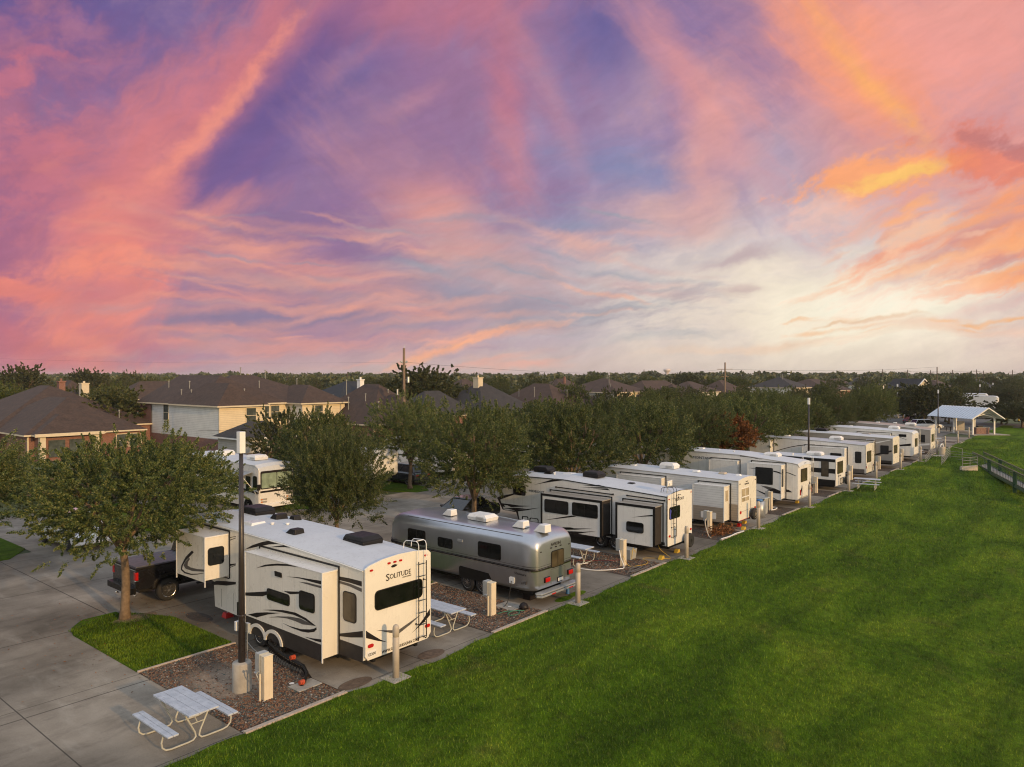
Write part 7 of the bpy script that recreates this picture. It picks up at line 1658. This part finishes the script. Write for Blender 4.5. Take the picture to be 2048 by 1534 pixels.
# ------------------------------------------------------------------ houses
def hip(mb, x0, y0, x1, y1, he, hr, gable=False, ov=.45):
    """hip roof over a rectangle; ridge along the longer side"""
    x0 -= ov; x1 += ov; y0 -= ov; y1 += ov; w_, d_ = x1-x0, y1-y0; e = he-.05
    if w_ >= d_: r = [(x0+d_/2, (y0+y1)/2, hr), (x1-d_/2, (y0+y1)/2, hr)]; f = [(0, 1, 5, 4), (1, 2, 5), (2, 3, 4, 5), (3, 0, 4)]
    else: r = [((x0+x1)/2, y0+w_/2, hr), ((x0+x1)/2, y1-(.01 if gable else w_/2), hr)]; f = [(0, 1, 4), (1, 2, 5, 4), (2, 3, 5), (3, 0, 4, 5)]
    v = [(x0, y0, e), (x1, y0, e), (x1, y1, e), (x0, y1, e)]+r; mb.add(v, f)
    v2 = [(x0, y0, e), (x1, y0, e), (x1, y1, e), (x0, y1, e), (x0, y0, e-.16), (x1, y0, e-.16), (x1, y1, e-.16), (x0, y1, e-.16)]
    return v2
def house(label, blocks, wall_l, wall_f, roofm, wins=(), chim=(), pipes=(), trim='trim_cream', name='house', cat='house', group=None):
    """blocks: (x0, y0, x1, y1, eave, ridge). wins: (side, plane position, a, z, w, h)"""
    b0 = blocks[0]; t_ = thing(name, label, cat, ((b0[0]+b0[2])/2, (b0[1]+b0[3])/2, 0), 0, group)
    mb = MB(); rf = MB().mat(roofm); tr = MB().mat(trim)
    for (x0, y0, x1, y1, he, hr, *gb) in blocks:
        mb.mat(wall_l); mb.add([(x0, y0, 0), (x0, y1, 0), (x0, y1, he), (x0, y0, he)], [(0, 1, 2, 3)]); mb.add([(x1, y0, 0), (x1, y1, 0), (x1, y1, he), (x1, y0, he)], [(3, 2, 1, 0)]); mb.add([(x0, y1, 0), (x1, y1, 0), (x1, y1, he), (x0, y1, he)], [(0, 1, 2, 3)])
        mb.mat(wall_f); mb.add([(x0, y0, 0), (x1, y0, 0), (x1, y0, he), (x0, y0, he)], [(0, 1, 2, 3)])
        v = hip(rf, x0, y0, x1, y1, he, hr, bool(gb)); tr.add(v, [(0, 1, 5, 4), (1, 2, 6, 5), (2, 3, 7, 6), (3, 0, 4, 7), (4, 5, 6, 7)])
        tr.box(x0-.04, y0-.04, .0, x0+.10, y0+.10, he-.22); tr.box(x1-.10, y0-.045, .0, x1+.04, y0+.09, he-.22)
    mb.build('wall', t_); ro = rf.build('roof', t_); tr.build('fascia', t_)
    for (s, at, a, z, w_, h_) in wins:
        m2 = MB().mat(trim); m2.plate([(a-.09, z-.09), (a+w_+.09, z-.09), (a+w_+.09, z+h_+.09), (a-.09, z+h_+.09)], s, at, .05); o = m2.build('window', t_)
        g = MB().mat('glass_house'); q = at-.05 if s in 'LB' else at; g.plate([(a, z), (a+w_, z), (a+w_, z+h_/2-.03), (a, z+h_/2-.03)], s, q, .01); g.plate([(a, z+h_/2+.03), (a+w_, z+h_/2+.03), (a+w_, z+h_), (a, z+h_)], s, q, .012); g.build('pane', o)
    for (cx, cy, w_, z0, z1, m) in chim: c = MB().mat(m); c.box(cx-w_/2, cy-w_/2, z0, cx+w_/2, cy+w_/2, z1); c.box(cx-w_/2-.08, cy-w_/2-.08, z1+.001, cx+w_/2+.08, cy+w_/2+.08, z1+.14); c.cyl((cx, cy, z1+.14), (cx, cy, z1+.45), .14, .14, 8); c.build('chimney', ro)
    for (cx, cy, z0, z1) in pipes: c = MB().mat('rail_grey'); c.cyl((cx, cy, z0-.3), (cx, cy, z1), .055, .055, 8); c.cyl((cx, cy, z1), (cx, cy, z1+.12), .11, .09, 8); c.build('vent_pipe', ro)
    return t_
HG = 'distant houses beyond the trees'
house('brown hipped single-storey brick house at the left with a lit porch', [(24.8, 92, 41.5, 112, 2.8, 7.35), (26.2, 82.3, 31.8, 91, 2.75, 4.55), (25.6, 83.6, 36.6, 100, 2.72, 6.15)], 'brick', 'brick', 'shingle_brown',
    wins=[('B', 83.6, 34.0, .9, 1.0, 1.3), ('B', 83.6, 35.3, .9, .8, 1.3)], chim=[(34.6, 101, .7, 6.0, 7.75, 'brick')], pipes=[(26.6, 97, 4.3, 5.2), (26.2, 99.4, 4.2, 5.1), (35.5, 86.6, 3.8, 4.6)])
t_ = thing('porch', 'lit porch with cream posts and wide brick-framed windows on the left house', 'porch', (28.8, 82.2, 0))
mb = MB().mat('trim_cream'); mb.box(25.65, 81.60, 2.50, 32.0, 81.78, 2.80)
for xx in (26.4, 31.3): mb.box(xx-.25, 81.85, 0, xx+.25, 82.25, 2.5)
mb.build('post', t_)
mb = MB().mat('glass_house'); mb.plate([(27.0, .4), (28.5, .4), (28.5, 2.1), (27.0, 2.1)], 'B', 82.2, .02); mb.plate([(28.9, .4), (30.3, .4), (30.3, 2.1), (28.9, 2.1)], 'B', 82.2, .02); mb.build('window', t_)
H1 = house('two-storey house with white siding and a lit cream wing, left of centre', [(41.4, 79.6, 51.6, 94.6, 5.35, 8.6, 1), (41.8, 79.5, 59.6, 94.4, 5.33, 8.62), (41.34, 75.6, 46.8, 86, 5.3, 7.7), (52.4, 76.4, 58.6, 86, 5.29, 7.4)], 'siding_white', 'siding_sunlit', 'shingle_brown',
    wins=[('B', 75.6, 44.55, 3.25, 1.15, 1.65), ('L', 41.4, 87.4, 3.3, 1.1, 1.75), ('B', 79.5, 47.3, 3.4, .9, 1.5), ('B', 79.5, 48.7, 3.4, 1.1, 1.5), ('B', 79.5, 50.1, 3.4, 1.1, 1.5), ('B', 76.4, 54.2, 3.3, 1.1, 1.6)],
    pipes=[(43.8, 87, 7.0, 7.8), (43.9, 92.5, 7.0, 7.8), (42.6, 84.2, 6.1, 6.8), (42.6, 86.6, 6.1, 6.8), (50.6, 87.2, 8.5, 9.5), (54.0, 87.0, 8.4, 9.2), (50.8, 83.2, 7.0, 7.8), (47.2, 80.5, 6.2, 6.9), (57.8, 85.5, 7.3, 8.1)])
mb = MB().mat('brick'); mb.add([(41.30, 91.6, 1.2), (41.30, 94.55, 1.2), (41.30, 94.55, 5.1), (41.30, 91.6, 5.1)], [(0, 1, 2, 3)]); mb.add([(41.30, 75.75, 0), (41.30, 91.6, 0), (41.30, 91.6, 1.6), (41.30, 75.75, 1.6)], [(0, 1, 2, 3)]); mb.build('brick_panel', H1)
house('low garage roof with white gable trim below the two-storey house', [(40.2, 69.2, 46.5, 73.8, 2.2, 3.7)], 'siding_grey', 'siding_grey', 'shingle_dark', trim='trim_white')
house('blue-black hipped roof behind the two-storey house', [(72, 96, 90, 112, 3.0, 7.6)], 'brick', 'brick', 'shingle_black', group=HG)
house('brown hipped roof with many vent pipes, left of the wooden utility pole', [(56.8, 68.5, 67.5, 82, 2.8, 7.45), (58.5, 66.6, 64.5, 74, 2.8, 6.2)], 'brick', 'brick', 'shingle_brown', pipes=[(57.8, 74.5, 4.6, 5.8), (59.6, 73.4, 5.4, 6.2), (60.2, 78, 6.3, 7.9), (59.0, 70.2, 4.4, 5.3), (62.5, 72.5, 6.0, 6.7), (58.2, 78.2, 5.0, 6.0)], chim=[(66.5, 83, .7, 5, 7.9, 'trim_white')])
house('charcoal roofed house with a tall beige chimney, right of the wooden utility pole', [(81.4, 73.3, 95, 86, 2.8, 7.5), (72, 76, 83, 84, 2.8, 6.3)], 'brick', 'brick', 'shingle_dark', chim=[(87.0, 79.3, 1.1, 6.0, 8.15, 'trim_cream')])
house('brown roofed house with a lit hip, right of the beige chimney', [(104, 76.5, 116, 92, 2.8, 7.1), (110, 74.5, 118.5, 84, 2.8, 5.9)], 'brick', 'brick', 'shingle_brown', pipes=[(105, 82, 5, 6.4), (105.5, 86, 5, 6), (109.5, 78, 5, 5.9)], group=HG)
house('two-storey house with a yellow lit front and grey side, middle distance', [(127.0, 78.5, 139.3, 92, 5.3, 8.0)], 'siding_grey', 'siding_sunlit', 'shingle_brown', wins=[('B', 78.5, 129.5, 2.9, 1.2, 1.6), ('B', 78.5, 133, 2.9, 1.3, 1.6), ('B', 78.5, 134.8, 2.9, 1.3, 1.6), ('L', 127, 84, 2.9, 1.4, 1.6)], pipes=[(130, 82, 6.8, 8.4), (134, 85, 7.6, 8.5), (129, 81, 6, 6.8)])
house('long brown roof right of the yellow two-storey house', [(152, 84, 178, 98, 2.8, 7.4), (158, 80, 168, 90, 2.8, 6.6)], 'brick', 'brick', 'shingle_brown', pipes=[(165, 86, 6, 7.6), (158, 85, 5, 6)], group=HG)
house('brown roof with a white wall strip, left of the crossarm pole', [(183.5, 88, 198, 100, 4.2, 7.0)], 'siding_white', 'siding_white', 'shingle_brown', group=HG)
house('brown roofed house just behind the crossarm pole', [(196, 84, 212, 97, 3.0, 7.3)], 'brick', 'brick', 'shingle_brown', group=HG)
house('black-roofed white house with a yellow lit front, right of the crossarm pole', [(208.4, 71.1, 221.9, 84, 5.3, 8.3), (218, 74, 226, 84, 5.0, 7.2)], 'siding_white', 'siding_sunlit', 'shingle_dark', wins=[('B', 71.1, 210.5, 2.6, 1.5, 1.8), ('B', 71.1, 215.5, 2.6, 1.5, 1.8)], pipes=[(213, 76, 7.4, 8.9), (214.5, 77, 7.6, 9.0), (219, 78, 7, 8.5)])
house('large brown roof right of the black-roofed white house', [(236, 70, 262, 88, 4.0, 7.6)], 'brick', 'brick', 'shingle_brown', group=HG)
house('white walled house with dark roof behind the tree row end', [(283.6, 70, 303, 80, 5.3, 7.2)], 'siding_white', 'siding_white', 'shingle_dark', wins=[('L', 283.6, 74, 3, 1.5, 1.6)], group=HG)
for i, (px, D, w_, d_, he, hr, rm, wm, lb) in enumerate([
    (112, 150, 9, 12, 3, 7.6, 'shingle_brown', 'brick', 'reddish roof with a chimney behind the left hipped house'),
    (250, 175, 26, 12, 3, 7.2, 'shingle_brown', 'brick', 'long brown roof between trees left of the two-storey house'),
    (925, 230, 14, 12, 3, 7.6, 'shingle_brown', 'brick', 'small brown roof left of the beige chimney'),
    (1120, 300, 18, 12, 3, 7.4, 'shingle_brown', 'trim_cream', 'far brown roof above the lit hip roof'),
    (1420, 330, 20, 14, 3, 7.2, 'shingle_brown', 'brick', 'far brown roof left of the crossarm pole'),
    (1690, 300, 24, 14, 3.5, 7.4, 'shingle_brown', 'brick', 'far brown roof above the middle of the tree row end'),
    (1735, 360, 16, 12, 5, 7.8, 'shingle_dark', 'siding_white', 'far dark roof above the white walled house'),
    (1830, 300, 16, 12, 4.5, 7.6, 'shingle_dark', 'siding_white', 'far dark roof above the very dark tree'),
    (1900, 280, 22, 14, 3, 7.0, 'shingle_brown', 'brick', 'far brown roof above the shelter left end'),
    (1985, 290, 26, 14, 3, 7.2, 'shingle_dark', 'brick', 'far dark roof above the shelter right end')]):
    x, y = cam_xy(px, D); house(lb, [(x, y, x+w_, y+d_, he, hr)], wm, wm, rm, group=HG, chim=[(x+w_*.4, y+3, .8, 4.5, hr+.6, 'brick')] if i == 3 else ())
x, y = cam_xy(168, 128); mb = MB().mat('trim_cream'); mb.box(x-.6, y-.6, 4.5, x+.6, y+.6, 7.15); mb.box(x-.7, y-.7, 7.15, x+.7, y+.7, 7.3)
hh = house('house hidden in trees with only its beige chimney showing, far left', [(x-5, y-1, x+6, y+10, 3, 6.2)], 'brick', 'brick', 'shingle_brown', group=HG); mb.cyl((x, y, 7.3), (x, y, 7.6), .2, .2, 8); mb.build('chimney', hh)
# gable-fronted orange house at the right
x, y = cam_xy(1846, 250); t_ = thing('house', 'house with a white-trimmed orange lit gable, left above the shelter', 'house', (x, y, 0), R(-28))
mb = MB().mat('trim_cream'); mb.add([(-4, 0, 0), (4, 0, 0), (4, 0, 4.2), (0, 0, 7.4), (-4, 0, 4.2), (-4, 11, 0), (4, 11, 0), (4, 11, 4.2), (0, 11, 7.4), (-4, 11, 4.2)], [(0, 1, 2, 3, 4), (9, 8, 7, 6, 5), (0, 4, 9, 5), (1, 6, 7, 2)]); mb.build('wall', t_, local=True)
mb = MB().mat('shingle_dark'); mb.add([(-4.6, -.6, 3.8), (0, -.6, 7.6), (4.6, -.6, 3.8), (-4.6, 11.5, 3.8), (0, 11.5, 7.6), (4.6, 11.5, 3.8)], [(0, 1, 4, 3), (1, 2, 5, 4)]); mb.build('roof', t_, local=True)
mb = MB().mat('trim_white'); mb.tube([(-4.6, -.62, 3.75), (0, -.62, 7.5), (4.6, -.62, 3.75)], .2, 4); mb.build('gable_trim', t_, local=True)
mb = MB().mat('glass_house'); mb.plate([(-1, 2.2), (.6, 2.2), (.6, 4), (-1, 4)], 'B', 0, .03); mb.build('window', t_, local=True)
# ------------------------------------------------------------------ utility poles, wires, water tower
def upole(label, px, D, h, arms=(), r=.16, mat='wood_pole', name='utility_pole'):
    x, y = cam_xy(px, D); t_ = thing(name, label, 'utility pole', (x, y, 0), 0, 'utility poles'); ca, sa = math.cos(R(YAW)), math.sin(R(YAW))
    mb = MB().mat(mat); mb.cyl((x, y, 0), (x, y, h), r*1.2, r*.85, 10); mb.build('pole', t_)
    for (z, w_) in arms: mb = MB().mat(mat); mb.obox((x, y, z), (ca*w_, -sa*w_, 0), (sa*.07, ca*.07, 0), (0, 0, .07)); mb.build('crossarm', t_)
    return t_, Vector((x, y, h))
t_, p1 = upole('tall wooden utility pole, the largest, rising above the houses', 808, 90, 11.9, r=.17)
x, y = cam_xy(808, 90); ca, sa = math.cos(R(YAW)), math.sin(R(YAW))
for s in (-1, 1): mb = MB().mat('pedestal_grey'); mb.cyl((x+ca*.15*s, y-sa*.15*s, 10.1), (x+ca*.42*s, y-sa*.42*s, 10.3), .10, .13, 10); mb.build('insulator', t_)
mb = MB().mat('galv'); mb.cyl((x+.1, y, 11.9), (x+.1, y, 12.3), .03, .03, 6); mb.cyl((x+ca*.5, y-sa*.5, 7.7), (x+ca*.5, y-sa*.5, 8.4), .17, .17, 8); mb.cyl((x, y, 8.0), (x+ca*.5, y-sa*.5, 8.05), .04, .04, 6); mb.cyl((x-ca*.8, y+sa*.8, 6.2), (x-ca*.8, y+sa*.8, 6.9), .1, .1, 8); mb.cyl((x, y, 6.2), (x-ca*.8, y+sa*.8, 6.2), .03, .03, 6); mb.build('street_light', t_)
t_, p2 = upole('utility pole with one wide crossarm right of the water tower', 1450, 185, 11.9, arms=[(10.2, 1.9), (8.4, .9)], r=.2)
tops = [p1, p2]
for (px, D, h, lb) in ((1518, 430, 11.8, 'thin utility pole left of the black-roofed white house'), (1765, 430, 12.4, 'thin utility pole above the tree row end, first of the right group'), (1815, 430, 12.2, 'thin utility pole second from the left of the right group'), (1861, 420, 11.8, 'thin utility pole just left of the tallest right pole'),
    (1874, 270, 11.8, 'tallest utility pole at the right, over the shelter'), (1905, 420, 12, 'thin utility pole just right of the tallest right pole'), (1953, 430, 12.3, 'utility pole above the shelter gable'), (1967, 430, 11.6, 'utility pole right of the pole above the gable'), (2025, 430, 12.0, 'utility pole at the far right edge'), (1288, 420, 12.2, 'thin pole left of the water tower'), (1278, 430, 10.6, 'short thin pole left of the water tower'), (574, 420, 10.5, 'thin pole over the two-storey house roof'), (695, 420, 10.8, 'thin pole between the houses and the wooden pole')):
    t_, p = upole(lb, px, D, h, arms=[(h-1.2, 2.2)] if D > 400 and 1700 < px else (), r=.22 if D > 300 else .2, mat='dark_wood'); tops.append(p)
def wire(a, b, sag, r, label, lift=0):
    a, b = Vector(a), Vector(b); pts = [a.lerp(b, i/16)-Vector((0, 0, sag*4*(i/16)*(1-i/16))) for i in range(17)]
    mb = MB().mat('rv_black'); mb.tube(pts, r, 4); tag(mb.build('power_line'), label, 'power line', 'power lines')
xl, yl = cam_xy(-300, 120)
wire((xl, yl, 12.6), (p1.x, p1.y, 10.2), .8, .006, 'thin power line running left from the tall wooden pole')
wire((p1.x, p1.y, 10.2), (p2.x, p2.y, 10.2), 1.3, .016, 'thin power line between the tall wooden pole and the crossarm pole')
wire((p2.x, p2.y, 10.2), tuple(tops[6]), .8, .03, 'thin power line from the crossarm pole to the right group')
for i in (3, 4, 5, 7, 8): wire(tuple(tops[i]-Vector((0, 0, .5))), tuple(tops[i+1 if i != 5 else 7]-Vector((0, 0, .5))), .6, .035, 'thin power line among the right group of poles')
a_ = cam_xy(395, 66); b_ = cam_xy(600, 72); wire((a_[0], a_[1], 3.6), (b_[0], b_[1], 4.2), .25, .02, 'service cable crossing in front of the two-storey house')
x, y = cam_xy(1334, 2100); t_ = thing('water_tower', 'pale water tower on the horizon', 'water tower', (x, y, 0))
mb = MB().mat('water_tower'); mb.smooth = True; mb.lathe((x, y, 0), [(5.0, 0), (4.6, 16), (5.2, 19), (8.5, 22), (10.0, 24), (10.2, 26.5), (8.5, 28.5), (4.5, 29.6), (.5, 30)], 24); mb.build('tank', t_)
# wooden fence along the back of the far trailer row
t_ = thing('wooden_fence', 'brown board fence behind the far trailer row', 'fence', (60, 58.5, 0)); mb = MB().mat('dark_wood')
for i in range(0, 190, 1): mb.box(-20+i, 58.4, 0, -20+i+.96, 58.44, 1.8)
mb.build('boards', t_)
# ------------------------------------------------------------------ evening haze
mb = MB(); m = bpy.data.materials.new('haze'); m.use_nodes = True; nt_ = m.node_tree
for nd in list(nt_.nodes):
    if nd.type != 'OUTPUT_MATERIAL': nt_.nodes.remove(nd)
pv = nt_.nodes.new('ShaderNodeVolumePrincipled'); pv.inputs['Color'].default_value = (.80, .78, .82, 1); pv.inputs['Density'].default_value = .00011
nt_.links.new(pv.outputs[0], [nd for nd in nt_.nodes if nd.type == 'OUTPUT_MATERIAL'][0].inputs['Volume'])
mb.mats.append(m); mb.cur = 0; mb.box(-3200, -3200, -4, 6200, 6200, 34)
tag(mb.build('haze'), 'thin evening haze over the whole site', 'haze', kind='stuff')
